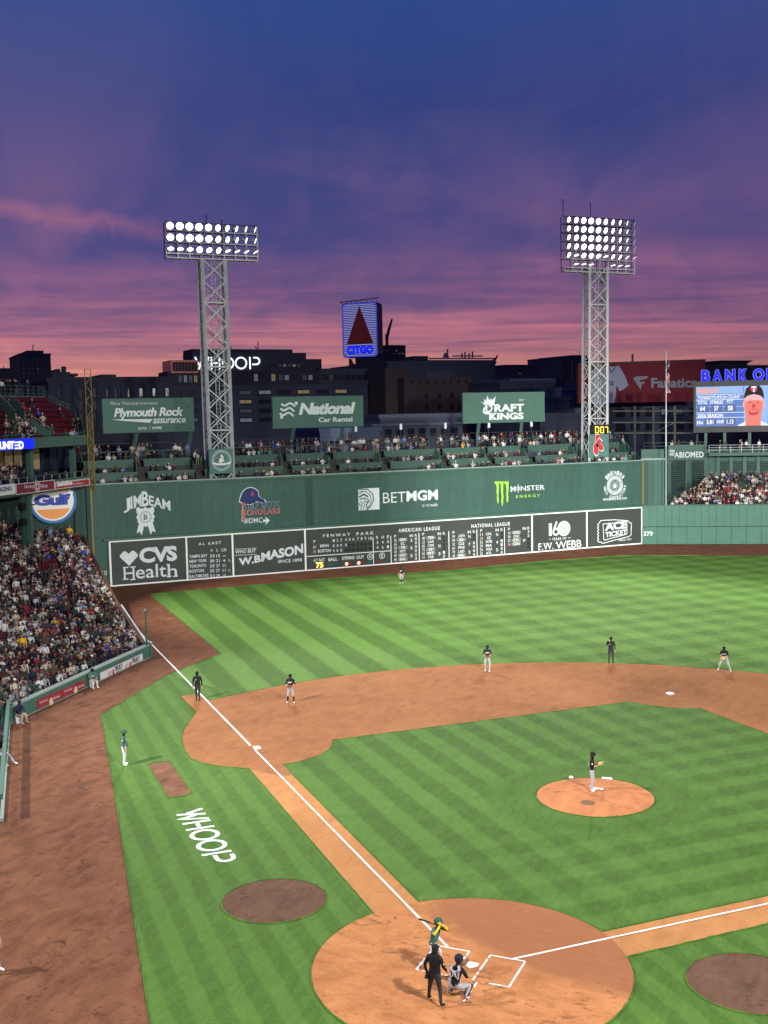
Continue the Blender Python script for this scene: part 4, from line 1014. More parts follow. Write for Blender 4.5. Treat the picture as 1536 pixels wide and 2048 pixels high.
# ------------------------------------------------------------------ light towers
mat('lamp_glow', (1, 1, 1), emit=(1.0, .985, .95), estr=7.0, sample=False)
mat('lamp_glow_side', (1, 1, 1), emit=(.92, .97, 1.0), estr=2.6, sample=False)
mat('lamp_shell', (.16, .17, .17), .4)
def tower(label, xb0, xb1, yb, xt0, xt1, yt, bank, rows, off, depth, ant, floods, power, aim):
    ub0, zb_ = WF.uz(xb0, yb, off); ub1, _ = WF.uz(xb1, yb, off); ut0, zt_ = WF.uz(xt0, yt, off); ut1, _ = WF.uz(xt1, yt, off)
    zb_ = 9.5
    t = thing('light_tower', label, 'light tower', WF((ub0+ub1)/2, off-depth/2, zb_))
    def P(f, s, d): return WF(ub0+(ut0-ub0)*f if s == 0 else ub1+(ut1-ub1)*f, off-depth*d*(1-.15*f), zb_+(zt_-zb_)*f)
    m_ = 'steel_grey'
    for s in (0, 1):
        for d in (0, 1):
            b = MB(); b.bar(P(0, s, d), P(1, s, d), .30, m_); b.build('leg', t, t.location)
    n = 11; fs = [1-(1-i/n)**1.0 for i in range(n+1)]
    for i in range(n):
        f0, f1_ = fs[i], fs[i+1]; fm = (f0+f1_)/2
        for (A_, B_) in (((0, 0), (1, 0)), ((0, 1), (1, 1)), ((0, 0), (0, 1)), ((1, 0), (1, 1))):
            front = (A_, B_) == ((0, 0), (1, 0))
            b = MB(); w = .13 if front else .10
            b.bar(P(f0, *A_), P(f1_, *B_), w, m_); b.bar(P(f0, *B_)+WF.n*.05, P(f1_, *A_)+WF.n*.05, w, m_)
            if i % 3 == 0: b.bar(P(f0, *A_), P(f0, *B_), .15, m_)
            b.build('cross_brace', t, t.location)
    # ladder and cable tray up the middle
    b = MB()
    for s in (.44, .60):
        pa, pb = P(0, 0, .35)*(1-s)+P(0, 1, .35)*s, P(1, 0, .35)*(1-s)+P(1, 1, .35)*s
        b.bar(pa, pb, .07, m_)
    for i in range(60):
        f = i/60; b.bar(P(f, 0, .35)*.56+P(f, 1, .35)*.44, P(f, 0, .35)*.40+P(f, 1, .35)*.60, .035, m_, n=3)
    b.build('ladder', t, t.location)
    # bank of floodlights: catwalk frames
    x0, x1, y0, y1 = bank       # photo pixels of the outermost lamps
    u0, z0 = WF.uz(x0, y1, off+.6); u1, _ = WF.uz(x1, y1, off+.6); _, z1 = WF.uz(x0, y0, off+.6)
    fo = off+.35; pad = .4
    b = MB()
    nr = len(rows); zs = [z1-(z1-z0)*i/(nr-1) for i in range(nr)]
    for z in zs:
        b.bar(WF(u0-pad, fo-.35, z-.42), WF(u1+pad, fo-.35, z-.42), .12, m_); b.bar(WF(u0-pad, fo-1.1, z-.42), WF(u1+pad, fo-1.1, z-.42), .12, 'steel_dark')
    nv = 9
    for i in range(nv):
        u = u0-pad+(u1-u0+2*pad)*i/(nv-1)
        b.bar(WF(u, fo-.35, z0-.9), WF(u, fo-.35, z1+.5), .10, m_); b.bar(WF(u, fo-1.1, z0-.9), WF(u, fo-1.1, z1+.5), .08, 'steel_dark')
        for z in zs: b.bar(WF(u, fo-.35, z-.42), WF(u, fo-1.1, z-.42), .07, m_)
    b.bar(WF(u0-pad, fo-.35, z1+.5), WF(u1+pad, fo-.35, z1+.5), .10, 'steel_dark')
    b.bar(WF(u0-pad, fo-.35, z0-.9), WF(u1+pad, fo-.35, z0-.9), .14, m_); b.bar(WF(u0-pad, fo-1.1, z0-.9), WF(u1+pad, fo-1.1, z0-.9), .14, m_)
    o = b.build('bank_frame', t, t.location)
    b = MB(); b.box((u0-pad, fo-1.1, z0-.94), (u1+pad, fo-.35, z0-.86), 'steel_grey', WF); b.build('catwalk', t, t.location)
    # lamps turn progressively away towards one side
    for ri, row in enumerate(rows):
        nl = len(row)
        for i, (yaw, pit, bright, rr) in enumerate(row):
            if rr == 0: continue
            u = u0+(u1-u0)*i/(nl-1); z = zs[ri]
            # a lamp looks along a direction turned by yaw from the wall normal and pitched down
            dv = (WF.n*math.cos(rad(yaw))+WF.d*math.sin(rad(yaw)))*math.cos(rad(pit))-Vector((0, 0, math.sin(rad(pit))))
            c = WF(u, fo+.15, z); sx = dv.cross(Vector((0, 0, 1))).normalized(); sy = sx.cross(dv)
            fx = t
            b = MB(); n_ = 12; ring = [math.cos(2*math.pi*k/n_) for k in range(n_)]; rs = [math.sin(2*math.pi*k/n_) for k in range(n_)]
            A_ = [c+sx*(rr*ring[k])+sy*(rr*rs[k]) for k in range(n_)]; B_ = [c-dv*.45+sx*(rr*.4*ring[k])+sy*(rr*.4*rs[k]) for k in range(n_)]
            k0 = len(b.v); b.v += [tuple(p) for p in A_+B_]; mi_ = b.mi('lamp_shell')
            for k in range(n_): q = (k+1) % n_; b.f.append((k, n_+k, n_+q, q)); b.m.append(mi_)
            b.f.append(tuple(range(2*n_-1, n_-1, -1))[::-1]); b.m.append(mi_)
            b.bar(c-dv*.4, WF(u, fo-.35, z-.42), .06, 'steel_grey')
            fl = b.build('floodlight', t, t.location)
            b = MB(); b.face([c+dv*.01+sx*(rr*.95*ring[k])+sy*(rr*.95*rs[k]) for k in range(n_)], 'lamp_glow' if bright > .5 else 'lamp_glow_side')
            l = b.build('lens', fl, t.location+fl.location if 0 else (0, 0, 0)); 
            l.location = (0, 0, 0); l.data.transform(Matrix.Translation(-t.location))
    for u_, h in ant:
        uu, zz = WF.uz(u_, 430, off); b = MB(); b.bar(WF(uu, fo-.35, z1+.4), WF(uu, fo-.35, z1+.4+h), .07, 'steel_dark'); b.bar(WF(uu-.2, fo-.35, z1+.4+h), WF(uu+.15, fo-.35, z1+.1+h), .05, 'steel_dark'); b.build('antenna', t, t.location)
    uc = (u0+u1)/2; zc_ = (z0+z1)/2
    for tgt, pw_, ang in floods: spot('floodlight_bank', WF(uc, fo+1.2, zc_), tgt, pw_*KW, ang, r=2.0)
    return t
def row(yaws, pits, rs): return [(y, p, 1 if y < 42 else .3, r) for y, p, r in zip(yaws, pits, rs)]
Y1 = (-18, -12, -8, -4, 6, 24, 40, 52, 60, 66)
r1 = row(Y1, [20]*10, [.40, .42, .42, .42, .40, .37, .36, .36, .36, .36])
r2 = row(Y1, [30]+[22]*9, [.40, .42, .42, .42, .40, .37, .36, .36, .36, .36])
r3 = [(-18, 66, 1, .35), (-10, 70, 1, .35), (-5, 64, 1, .35), (0, 24, 1, .35), (15, 45, 1, .35), (28, 30, 1, .35), (40, 66, .3, .35), (48, 66, .3, .35), (56, 62, .3, .35), (64, 60, .3, .35)]
r4 = [(-18, 80, .3, 0), (-10, 80, .3, .35), (-5, 80, .3, .35), (0, 80, .3, .35), (10, 80, .3, 0), (20, 80, .3, 0), (40, 78, .3, .35), (48, 78, .3, .35), (56, 76, .3, .35), (64, 76, .3, 0)]
tower('tall steel lattice light tower on the left with a wide bank of lit floodlights', 422, 467, 948, 404, 450, 518, (342, 512, 451, 497), [r1, r2, r3], -1.6, 1.8, ((412, 1.0), (443, .6)), [((-20, 40, 0), 25, 70), ((-8, 12, 0), 120, 40)], 1, 0)
Y2 = (24, 14, 6, 0, 4, 18, 32, 40, 48, 60)
R2_ = [row(Y2, [18+3*k]*10, [.35, .38, .40, .40, .40, .38, .36, .34, .34, .34]) for k in range(4)]
R2_.append([(24, 30, 1, .35), (10, 72, .3, .35), (6, 30, 1, .35), (0, 24, 1, .35), (4, 50, 1, .35), (18, 70, .3, .35), (32, 35, 1, .35), (40, 35, 1, .35), (48, 50, .3, .35), (60, 60, .3, .35)])
R2_.append([(0, 82, .3, 0), (10, 82, .3, .35), (6, 82, .3, .35), (0, 82, .3, .35), (4, 80, .3, 0), (18, 80, .3, 0), (32, 80, .3, .35), (40, 80, .3, .35), (48, 80, .3, .35), (60, 80, .3, 0)])
tower('tall steel lattice light tower on the right with a square bank of floodlights', 1179, 1214.5, 913, 1180, 1215.5, 532, (1139, 1270, 439, 527), R2_, -1.6, 1.7, ((1126, 2.2), (1181, 2.0)), [((-12, 45, 0), 148, 70), ((2, 14, 0), 20, 40)], 1, 0)
# cloth hung on the foot of the left tower
mat('cloth_green', (.075, .165, .145), .8, .1, 1.5)
def cloth(label, x0, x1, yb, yt, off, fn, name='hanging_banner', m='cloth_green'):
    b = MB(); t = thing(name, label, 'banner', WF(WF.uz(x0, yb, off)[0], off, WF.uz(x0, yb, off)[1]))
    prect(b, WF, x0, x1, yb, yt, m, plane=off, off=0, thick=.05); b.build('cloth', t, t.location)
    b = MB(); fn(b); b.build('emblem', t, t.location)
def e1(b):
    o = -1.1; u, z = WF.uz(443, 921, o)
    disc(b, WF, u, z, 1.15, 'logo_white', o+.02, 36, r0=1.10)
    for k in range(26):
        t_ = 2*math.pi*k/26; stroke(b, WF, [(u+.90*math.cos(t_), z+.90*math.sin(t_)), (u+1.02*math.cos(t_+.05), z+1.02*math.sin(t_+.05))], .07, 'logo_white', o+.03)
    poly(b, WF, [(u-.25, z+.15), (u, z+.5), (u+.25, z+.45), (u+.2, z+.1), (u+.4, z-.15), (u+.1, z-.1), (u-.1, z-.5), (u-.2, z-.1), (u-.4, z-.3)], 'logo_white', o+.03)
    disc(b, WF, u+.02, z+.55, .12, 'logo_white', o+.035, 10)
    stroke(b, WF, [(u+.1, z+.3), (u-.35, z+.38), (u-.75, z+.35)], .08, 'yellow_paint', o+.04)
    poly(b, WF, [(u-1.05, z-.12), (u-.6, z-.28), (u, z-.33), (u+.6, z-.28), (u+1.05, z-.12), (u+1.05, z-.32), (u+.6, z-.5), (u, z-.55), (u-.6, z-.5), (u-1.05, z-.32)], 'logo_white', o+.045)
cloth('square green cloth with a round white emblem on the foot of the left light tower', 419.5, 466.5, 948, 898, -1.15, e1)
def e2(b):
    o = -1.1
    def sock(dx, dy, ang, m, k, oo):
        pts = [(-.55, 1.1), (.15, 1.2), (.25, .2), (.95, -.35), (1.05, -.75), (.7, -1.0), (.2, -.85), (-.45, -.35)]
        u, z = WF.uz(1197, 890, o); c, s = math.cos(rad(ang)), math.sin(rad(ang))
        poly(b, WF, [(u+dx+k*(x*c-y*s), z+dy+k*(x*s+y*c)) for x, y in pts], m, o+oo)
    sock(-.1, .25, -8, 'logo_white', 1.05, .02); sock(-.1, .25, -8, 'logo_red', .96, .03); sock(-.35, -.15, -48, 'logo_white', 1.0, .04); sock(-.35, -.15, -48, 'logo_red', .9, .05)
    u, z = WF.uz(1193, 890, o); disc(b, WF, u+.1, z-.05, .22, 'black', o+.06, 12)
cloth('green cloth with two red socks on the foot of the right light tower', 1179, 1217.5, 915, 869, -1.15, e2)
mat('led_yellow', (1, .8, .1), emit=(1.0, .72, .06), estr=2.4)
ck = thing('pitch_clock', 'black digital clock with glowing yellow digits on the right light tower', 'clock', WF(WF.uz(1190, 868, -1.1)[0], -1.1, 14))
b = MB(); prect(b, WF, 1182, 1218, 868.5, 850, 'black', plane=-1.1, off=.05, thick=.3); b.build('case', ck, ck.location)
SEG = {'0': 'abcdef', '7': 'abc'}
def seg(b, ch, x0, x1, yb, yt, off, m):
    u0, z0 = WF.uz(x0, yb, off); u1, _ = WF.uz(x1, yb, off); _, z1 = WF.uz(x0, yt, off); zm = (z0+z1)/2; w = (u1-u0)*.26
    Q = dict(a=[(u0, z1), (u1, z1)], b=[(u1, z1), (u1, zm)], c=[(u1, zm), (u1, z0)], d=[(u0, z0), (u1, z0)], e=[(u0, zm), (u0, z0)], f=[(u0, z1), (u0, zm)])
    for s in SEG[ch]: stroke(b, WF, Q[s], w, m, off)
b = MB(); seg(b, '0', 1191, 1197, 865.5, 854, -1.03, 'led_yellow'); seg(b, '0', 1201.5, 1207, 865.5, 854, -1.03, 'led_yellow'); seg(b, '7', 1210.5, 1215.5, 865.5, 854, -1.03, 'led_yellow')
for y in (857.5, 862.5): prect(b, WF, 1198.6, 1200.2, y, y-1.6, 'led_yellow', plane=-1.1, off=.07)
b.build('digits', ck, ck.location)['kind'] = 'stuff'
# ------------------------------------------------------------------ left field grandstand
C0, C1 = G(300, 1315), G(22, 1447)
LF = Fr(C1, C0)                      # u along the low wall, o positive towards the field
AF = Fr(C0, WF(-1.1, .1, 0))         # side rail towards the tall wall
def floor_z(d): return .30+.05*min(d, 6)+.262*max(0, d-6)
gs = thing('grandstand', 'lower grandstand rising from the low advert wall to the corner of the tall wall', 'grandstand', LF(10, -10, 0))
ROWD = .86; NR = 40
def inside(P, m=.35):
    return AF.inv(P)[1] < -m and WF.inv(P)[1] > .45
def row_span(o, umin):
    """largest u on row o that is still inside the stand"""
    u = 60.0
    while u > umin and not inside(LF(u, o, 0)): u -= .1
    return u
# which way is inside of AF?
if AF.inv(LF(5, -8, 0))[1] > 0:
    def inside(P, m=.35): return AF.inv(P)[1] > m and WF.inv(P)[1] > .45
ROWS = []
b = MB()
for k in range(NR):
    d0 = .55+ROWD*k; o = -d0; z = floor_z(d0+ROWD/2)
    um = row_span(o-ROWD*.5, -20)
    if um < -10: continue
    # left limit: what the frame can show, plus a margin
    ul = -9.0
    while px(LF(ul, o, z))[0] < -60 and ul < um: ul += .5
    um2 = um+.4
    b.box((ul, o-ROWD, max(-.05, z-.6)), (um2, o, z), 'concrete', LF)
    ROWS.append((k, o, z, ul, um))
b.build('tread', gs, gs.location)
# side wall with its brown rail
sz = [(2.28, .62), (14.45, 1.70), (22.4, 2.85), (30.1, 4.15), (38.2, 5.75)]
b = MB(); side = 1 if AF.inv(LF(5, -8, 0))[1] < 0 else -1
for (ua, za), (ub_, zb2) in zip([(0, .95)]+sz, sz):
    b.hexa([AF(ua, -.14, 0), AF(ub_, -.14, 0), AF(ub_, 0, 0), AF(ua, 0, 0)], [AF(ua, -.14, za), AF(ub_, -.14, zb2), AF(ub_, 0, zb2), AF(ua, 0, za)], 'pad_green')
b.build('side_wall', gs, gs.location)
b = MB()
for (ua, za), (ub_, zb2) in zip([(0, .95)]+sz, sz): b.bar(AF(ua, -.07, za+.06), AF(ub_, -.07, zb2+.06), .26, 'brown_wood', .14)
b.build('side_rail', gs, gs.location)
b = MB()
for (ua, za), (ub_, zb2) in zip([(0, 1.0)]+sz[:1], sz[:2]): b.bar(AF(ua, .12, za+.16), AF(ub_, .12, zb2+.16), .12, 'logo_white')
b.build('pale_rail', gs, gs.location)

# low padded wall with its adverts
mat('ad_red', (.30, .026, .038), .55); mat('ad_white', (.62, .62, .60), .55); mat('ad_gold', (.70, .42, .12), .5); mat('ad_grey', (.30, .30, .30), .5); mat('ad_pink', (.55, .16, .16), .5)
lw = thing('padded_wall', 'low green padded wall with red and white advert boards in front of the grandstand', 'wall', LF(10, 0, 0))
LWH = 1.0
def LU(x, y, off=.0): return LF.uz(x, y, off)[0]
ua, ub_ = 0.0, LF.len
segs = []; n = 12
for i in range(n):
    a, c = ua+(ub_-ua)*i/n, ua+(ub_-ua)*(i+1)/n
    b = MB(); b.box((a+.01, -.30, 0), (c-.01, 0, LWH-.06), 'pad_green', LF); b.build('pad', lw, lw.location)
b = MB(); b.box((ua, -.42, LWH-.058), (ub_, .06, LWH+.02), 'counter_top', LF); b.build('top_ledge', lw, lw.location)
b = MB(); b.box((ua-.02, -.3, -.02), (ub_, .04, .06), 'counter_top', LF); b.build('foot_strip', lw, lw.location)
def LT(b, s, x0, x1, yb, yt, m, **k): ptext(b, LF, s, x0, x1, yb, yt, m, plane=.05, off=.02, **k)
def adboard(x0, x1, yb, yt, m, fn, lab):
    b = MB(); prect(b, LF, x0, x1, yb, yt, m, plane=.05, off=0, thick=.05); o = b.build('advert_board', lw, lw.location); o['label'] = lab
    b = MB(); fn(b)
    p = b.build('print', o); p.location = (0, 0, 0); p.data.transform(Matrix.Translation(-lw.location))
def nn(x0, y0):
    def f(b):
        w = 43.5
        LT(b, 'Ninety', x0+3.5, x0+19.5, y0-6.5, y0-13, 'ad_white', bold=.0)
        LT(b, 'Nine', x0+31, x0+43, y0-16.5, y0-22.5, 'ad_white', bold=.0)
        u, z = LF.uz(x0+25.7, y0-12, .05)
        for r_, m_, o_ in ((.25, 'ad_white', .02), (.21, 'ad_gold', .03), (.11, 'ad_white', .04)): disc(b, LF, u, z, r_, m_, .05+o_, 18, rz=r_*1.15)
    return f
adboard(75.8, 123.6, 1418, 1400.5, 'ad_red', nn(76, 1416), 'red board with white lettering, nearer the padded railing')
adboard(125, 170.3, 1395.6, 1379.8, 'ad_red', nn(125, 1393.6), 'red board with white lettering, beside the seated fielder')
def truly(b):
    for dx, y in ((0, 0), (34.5, -15.4)):
        LT(b, 'THE', 216+dx, 223+dx, 1348+y, 1344+y, 'ad_pink', bold=.02); LT(b, 'FIZZ', 216+dx, 223+dx, 1353+y, 1349+y, 'ad_pink', bold=.02)
        prect(b, LF, 225+dx, 227.8+dx, 1350.5+y, 1339.5+y, 'ad_red', plane=.05, off=.02)
        LT(b, 'TRULY', 229+dx, 244.8+dx, 1343.5+y, 1333.5+y, 'black', bold=.06, skew=.0)
        prect(b, LF, 231+dx, 244+dx, 1346+y, 1345+y, 'black', plane=.05, off=.02)
adboard(201.5, 287, 1360, 1345.5, 'ad_white', truly, 'long white board with black lettering')
cp = thing('corner_post', 'tall thin green post standing on the corner of the low wall beside the foul line', 'post', LF(LF.len-.25, -.1, LWH))
b = MB(); b.bar(LF(LF.len-.25, -.1, LWH), LF(LF.len-.25, -.1, LWH+1.2), .11, 'pad_green'); b.bar(LF(LF.len-.25, -.1, LWH+1.2), LF(LF.len-.25, -.1, LWH+2.75), .08, 'pad_green'); b.build('shaft', cp, cp.location)
b = MB(); b.bar(LF(LF.len-.55, -.1, LWH+2.70), LF(LF.len-.2, -.1, LWH+2.75), .10, 'counter_top'); b.build('cap', cp, cp.location)
b = MB(); pb_ = thing('corner_pad', 'light green padded block closing the end of the low wall by the foul line', 'pad', LF(LF.len, -.15, 0))
b.box((LF.len+.01, -.5, 0), (LF.len+.25, .08, LWH+.1), 'pad_green', LF); b.build('pad_body', pb_, pb_.location)
# thin net poles behind the low wall
for x, y0, y1, lab in ((57, 1404, 1362, 'thin dark net post behind the low wall beside the end of the red boards'), (39, 1411, 1372, 'thin dark net post behind the low wall above the seated guard')):
    u, _ = LF.uz(x, y0, -.2); b = MB(); b.bar(LF(u, -.2, LWH), LF(u, -.2, LWH+1.8), .05, 'steel_dark'); tag(b.build('net_post'), lab, 'post')

# seats: two boxes and legs, shared mesh
def seat_mesh(m, name='seat'):
    b = MB()
    T_ = lambda a, o, z: LF.d*a+LF.n*o+Vector((0, 0, z))
    b.box((-.22, -.02, .40), (.22, .36, .45), m, T_)
    b.hexa([T_(-.22, -.10, .42), T_(.22, -.10, .42), T_(.22, -.04, .42), T_(-.22, -.04, .42)], [T_(-.20, -.20, .86), T_(.20, -.20, .86), T_(.20, -.15, .86), T_(-.20, -.15, .86)], m)
    b.box((-.02, .05, 0), (.02, .25, .40), 'black', T_)
    me = bpy.data.meshes.new(name); me.from_pydata(b.v, [], b.f)
    for q in b.mats: me.materials.append(MATS[q])
    me.polygons.foreach_set('material_index', b.m); return me, b
SEAT, SEATB = seat_mesh('seat_red')
aisles = [23.4]
spots_ = []
for k, o, z, ul, um in ROWS:
    nseat = int((um-.3-ul)/.56)
    for i in range(nseat):
        u = um-.45-i*.56
        if any(abs(u-a) < .62 for a in aisles): continue
        P = LF(u, o-.55, z); q = px(P+Vector((0, 0, .8)))
        if q[0] < -25: continue
        spots_.append((k, i, u, P, q))
spots_.sort(key=lambda s: (s[3]-CAM).length)
def vacant(s):
    """stretches of seats left empty in the photograph"""
    k, i, u, P, (x, y) = s
    for (xa, ya, xb, yb, w, p) in ((72, 1133, 118, 1122, 7, .92), (30, 1145, 50, 1140, 7, .8), (75, 1144, 98, 1138, 6, .7), (0, 1146, 18, 1144, 6, .7), (18, 1238, 66, 1227, 7, .85), (122, 1264, 180, 1252, 8, .6), (130, 1196, 152, 1190, 7, .8), (40, 1178, 58, 1192, 7, .6), (60, 1290, 80, 1283, 6, .6), (45, 1350, 80, 1340, 6, .3), (110, 1400, 150, 1380, 5, .25)):
        if xa <= x <= xb and abs(y-(ya+(yb-ya)*(x-xa)/(xb-xa))) < w: return p
    return .10
SS_ = random.Random(4)
taken = []; empty = []
for s in spots_: (empty if SS_.random() < vacant(s) else taken).append(s)
show = sorted(empty+[s for s in taken if s[4][1] < 1500], key=lambda s: (s in taken, (s[3]-CAM).length))[:300]
ids = set(id(s) for s in show)
for s in show: link('seat', SEAT, gs, s[3])
b = MB()
for s in spots_:
    if id(s) in ids: continue
    k0 = len(b.v); b.v += [tuple(Vector(p)+s[3]) for p in SEATB.v]; b.f += [tuple(k0+a for a in f) for f in SEATB.f]
    for q in SEATB.m: b.m.append(b.mi(SEATB.mats[q]))
b.build('seat_rows', gs, gs.location)['kind'] = 'stuff'
# aisle stairs and their rails
for a in aisles:
    b = MB()
    for k, o, z, ul, um in ROWS:
        if ul < a < um-.5: b.box((a-.5, o-ROWD*.5, z), (a+.5, o-.01, z+.10), 'concrete', LF)
    if b.v: b.build('aisle_step', gs, gs.location)['kind'] = 'stuff'

# ------------------------------------------------------------------ decks above the grandstand
O1 = -21.96; UE = 50.1; UL = 20.0
dk = thing('club_deck', 'covered middle deck with dark seats and glass over the grandstand crowd', 'seating deck', LF(42, O1, 11.1))
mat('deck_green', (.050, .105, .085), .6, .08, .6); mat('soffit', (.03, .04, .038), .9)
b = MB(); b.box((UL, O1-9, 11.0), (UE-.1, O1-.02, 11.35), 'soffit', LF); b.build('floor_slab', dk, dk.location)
b = MB(); b.box((UL, O1-.3, 11.12), (UE, O1, 12.2), 'deck_green', LF); b.build('fascia', dk, dk.location)
b = MB()
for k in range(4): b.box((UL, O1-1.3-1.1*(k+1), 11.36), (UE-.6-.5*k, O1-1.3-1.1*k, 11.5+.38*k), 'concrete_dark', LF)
b.build('tread', dk, dk.location)
mat('interior_warm', (.30, .22, .12), .8, emit=(.55, .42, .25), estr=.05, sample=False)
gz0, gz1 = 12.6, 15.4; go = O1-6.4
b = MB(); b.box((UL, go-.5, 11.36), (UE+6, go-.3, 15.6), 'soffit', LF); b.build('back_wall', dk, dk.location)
gu0 = LF.uz(-12, 915, go)[0]; gu1 = LF.uz(176, 915, go)[0]; ng = 11
for i in range(ng):
    a, c = gu0+(gu1-gu0)*i/ng, gu0+(gu1-gu0)*(i+1)/ng
    f = MB(); f.box((a+.01, go-.2, gz0), (a+.13, go, gz1), 'black', LF); f.box((a+.13, go-.2, gz0), (c, go, gz0+.12), 'black', LF); fo_ = f.build('window', dk, dk.location)
    g_ = MB(); g_.box((a+.14, go-.12, gz0+.13), (c, go-.08, gz1), 'interior_warm' if i in (0, 1, 2, 4) else 'glass_dark', LF); p = g_.build('pane', fo_); p.data.transform(Matrix.Translation(-dk.location))
for x in (146, 60):
    u = LF.uz(x, 915, O1-2.2)[0]; b = MB(); b.box((u-.28, O1-2.5, 11.36), (u+.28, O1-2.0, 15.6), 'deck_green', LF); b.build('column', dk, dk.location)
SEATN, SEATNB = seat_mesh('seat_navy')
for k in range(4):
    for i in range(34):
        u = UE-1.2-.5*k-i*.58; P = LF(u, O1-1.9-1.1*k, 11.5+.38*k)
        if px(P)[0] > -15: link('seat', SEATN, dk, P)
b = MB()
for i in range(12):
    a = UE-1.0-i*1.5; b.bar(LF(a, O1-.15, 12.2), LF(a, O1-.15, 12.75), .04, 'steel_grey')
b.bar(LF(UL+10, O1-.15, 12.75), LF(UE-.2, O1-.15, 12.75), .05, 'steel_green'); b.bar(LF(UE-.2, O1-.15, 12.6), LF(LF.uz(160, 905, O1-2.5)[0], O1-2.5, LF.uz(160, 905, O1-2.5)[1]), .12, 'pad_green')
b.build('railing', dk, dk.location)
mat('ad_maroon', (.17, .020, .035), .55); mat('ad_navy', (.03, .07, .20), .5)
def deckad(x0, x1, yb, yt, m, fn, lab):
    t = thing('advert_board', lab, 'advert board', LF(LF.uz(x0, yb, O1+.1)[0], O1+.1, 11.2), 'advert boards on the front of the middle deck')
    b = MB(); u0, u1, z0, z1 = prect(b, LF, x0, x1, yb, yt, m, plane=O1, off=.12, thick=.1); b.build('board', t, t.location)
    b = MB()
    for q in ((u0, z0, u1, z0+.05), (u0, z1-.05, u1, z1), (u0, z0+.05, u0+.05, z1-.05), (u1-.05, z0+.05, u1, z1-.05)): b.box((q[0], O1+.121, q[1]), (q[2], O1+.15, q[3]), 'ad_white', LF)
    b.build('border', t, t.location)
    b = MB(); fn(b); b.build('lettering', t, t.location)['kind'] = 'stuff'
def DT(b, s, x0, x1, yb, yt, m='ad_white', **k): ptext(b, LF, s, x0, x1, yb, yt, m, plane=O1, off=.16, **k)
deckad(108.5, 177, 979, 964.5, 'ad_red', lambda b: (DT(b, 'Safelite', 110.5, 142.5, 973.5, 963, bold=.10), DT(b, 'Broken glass? We got you.', 144, 175.5, 964, 959.8, bold=.02), DT(b, 'Visit safelite.com', 144, 164, 969.8, 966, bold=.02)), 'bright red advert board with white letters nearest the foul pole')
def nn2(b):
    DT(b, 'Ninety', 46.5, 65.5, 979.5, 970.5, bold=.0); DT(b, 'Nine', 78.5, 92, 976.5, 968.5, bold=.0)
    u, z = LF.uz(72, 973, O1)
    for r_, m_, o_ in ((.50, 'ad_white', .155), (.42, 'ad_maroon', .165), (.3, 'ad_white', .175), (.18, 'ad_maroon', .185)): disc(b, LF, u, z, r_, m_, O1+o_, 20, rz=r_*1.1)
deckad(30.5, 107, 989.6, 968.2, 'ad_maroon', nn2, 'dark maroon advert board with a round emblem between two words')
deckad(-42, 28.8, 997, 975, 'ad_white', lambda b: DT(b, 'AMAZING', -16, 21, 985.5, 976.5, 'ad_navy', bold=.06), 'white advert board with blue letters at the left edge')
# upper deck
ud = thing('upper_deck', 'steep upper deck of red seats above the middle deck', 'seating deck', LF(40, O1, 15.5))
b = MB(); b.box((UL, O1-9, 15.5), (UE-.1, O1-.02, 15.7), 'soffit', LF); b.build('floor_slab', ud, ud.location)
b = MB(); b.box((UL, O1-.3, 15.52), (UE, O1, 16.55), 'deck_green', LF); b.build('fascia', ud, ud.location)
UR = [151, 150.5, 150, 148.4, 144.5, 137, 114.6, 95.7]
b = MB(); URu = []
for k in range(8):
    o = O1-.9-.85*k; z = 15.95+.56*k; ur = LF.uz(UR[k], 824-(z+.6-18.35)*18, o-.5)[0]; URu.append((ur, o, z))
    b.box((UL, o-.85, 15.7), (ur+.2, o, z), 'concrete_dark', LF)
b.box((UL, O1-11.5, 15.7), (URu[-1][0]+.2, O1-.9-.85*8-.01, 20.9), 'deck_green', LF)
b.build('tread', ud, ud.location)
for k, (ur, o, z) in enumerate(URu):
    for i in range(26):
        u = ur-.3-.56*i; P = LF(u, o-.5, z); x = px(P)[0]
        if x < -15: break
        if abs(x-(8+6*(7-k))) < 5: continue
        link('seat', SEAT, ud, P)
b = MB()
pr_ = [(URu[k][0]+.35, URu[k][1]-.4, URu[k][2]+1.0) for k in range(8)]+[(URu[7][0]+.3, O1-8.3, 22.0)]
for dz in (0, -.35, -.7):
    for p, q in zip(pr_, pr_[1:]): b.bar(LF(p[0], p[1], p[2]+dz), LF(q[0], q[1], q[2]+dz), .045, 'steel_green')
for p in pr_: b.bar(LF(p[0], p[1], p[2]-1.1), LF(*p), .06, 'steel_green')
b.build('side_rail', ud, ud.location)
b = MB()
ue, ze = LF.uz(152, 800, O1-3.6)
b.hexa([LF(ue, O1-3.6, ze-1.3), LF(ue+.1, O1-3.6, ze-1.3), LF(UE-.0, O1-.2, 16), LF(UE-.12, O1-.2, 16)], [LF(ue, O1-3.6, ze), LF(ue+.1, O1-3.6, ze), LF(UE-.0, O1-.2, 16.9), LF(UE-.12, O1-.2, 16.9)], 'pad_green')
b.build('end_panel', ud, ud.location)
b = MB()
for dz in (21.95, 21.55, 21.15): b.bar(LF(UL+8, O1-8.0, dz), LF(URu[7][0]+.3, O1-8.0, dz), .05, 'steel_green')
for i in range(18):
    u = URu[7][0]+.3-i*1.1
    if u > UL+8: b.bar(LF(u, O1-8.0, 20.9), LF(u, O1-8.0, 21.95), .05, 'steel_green')
b.bar(LF(UL+10, O1-.1, 16.85), LF(UE-.3, O1-.1, 16.85), .05, 'steel_green')
b.build('platform_rail', ud, ud.location)
b = MB()   # stair walls of the aisle
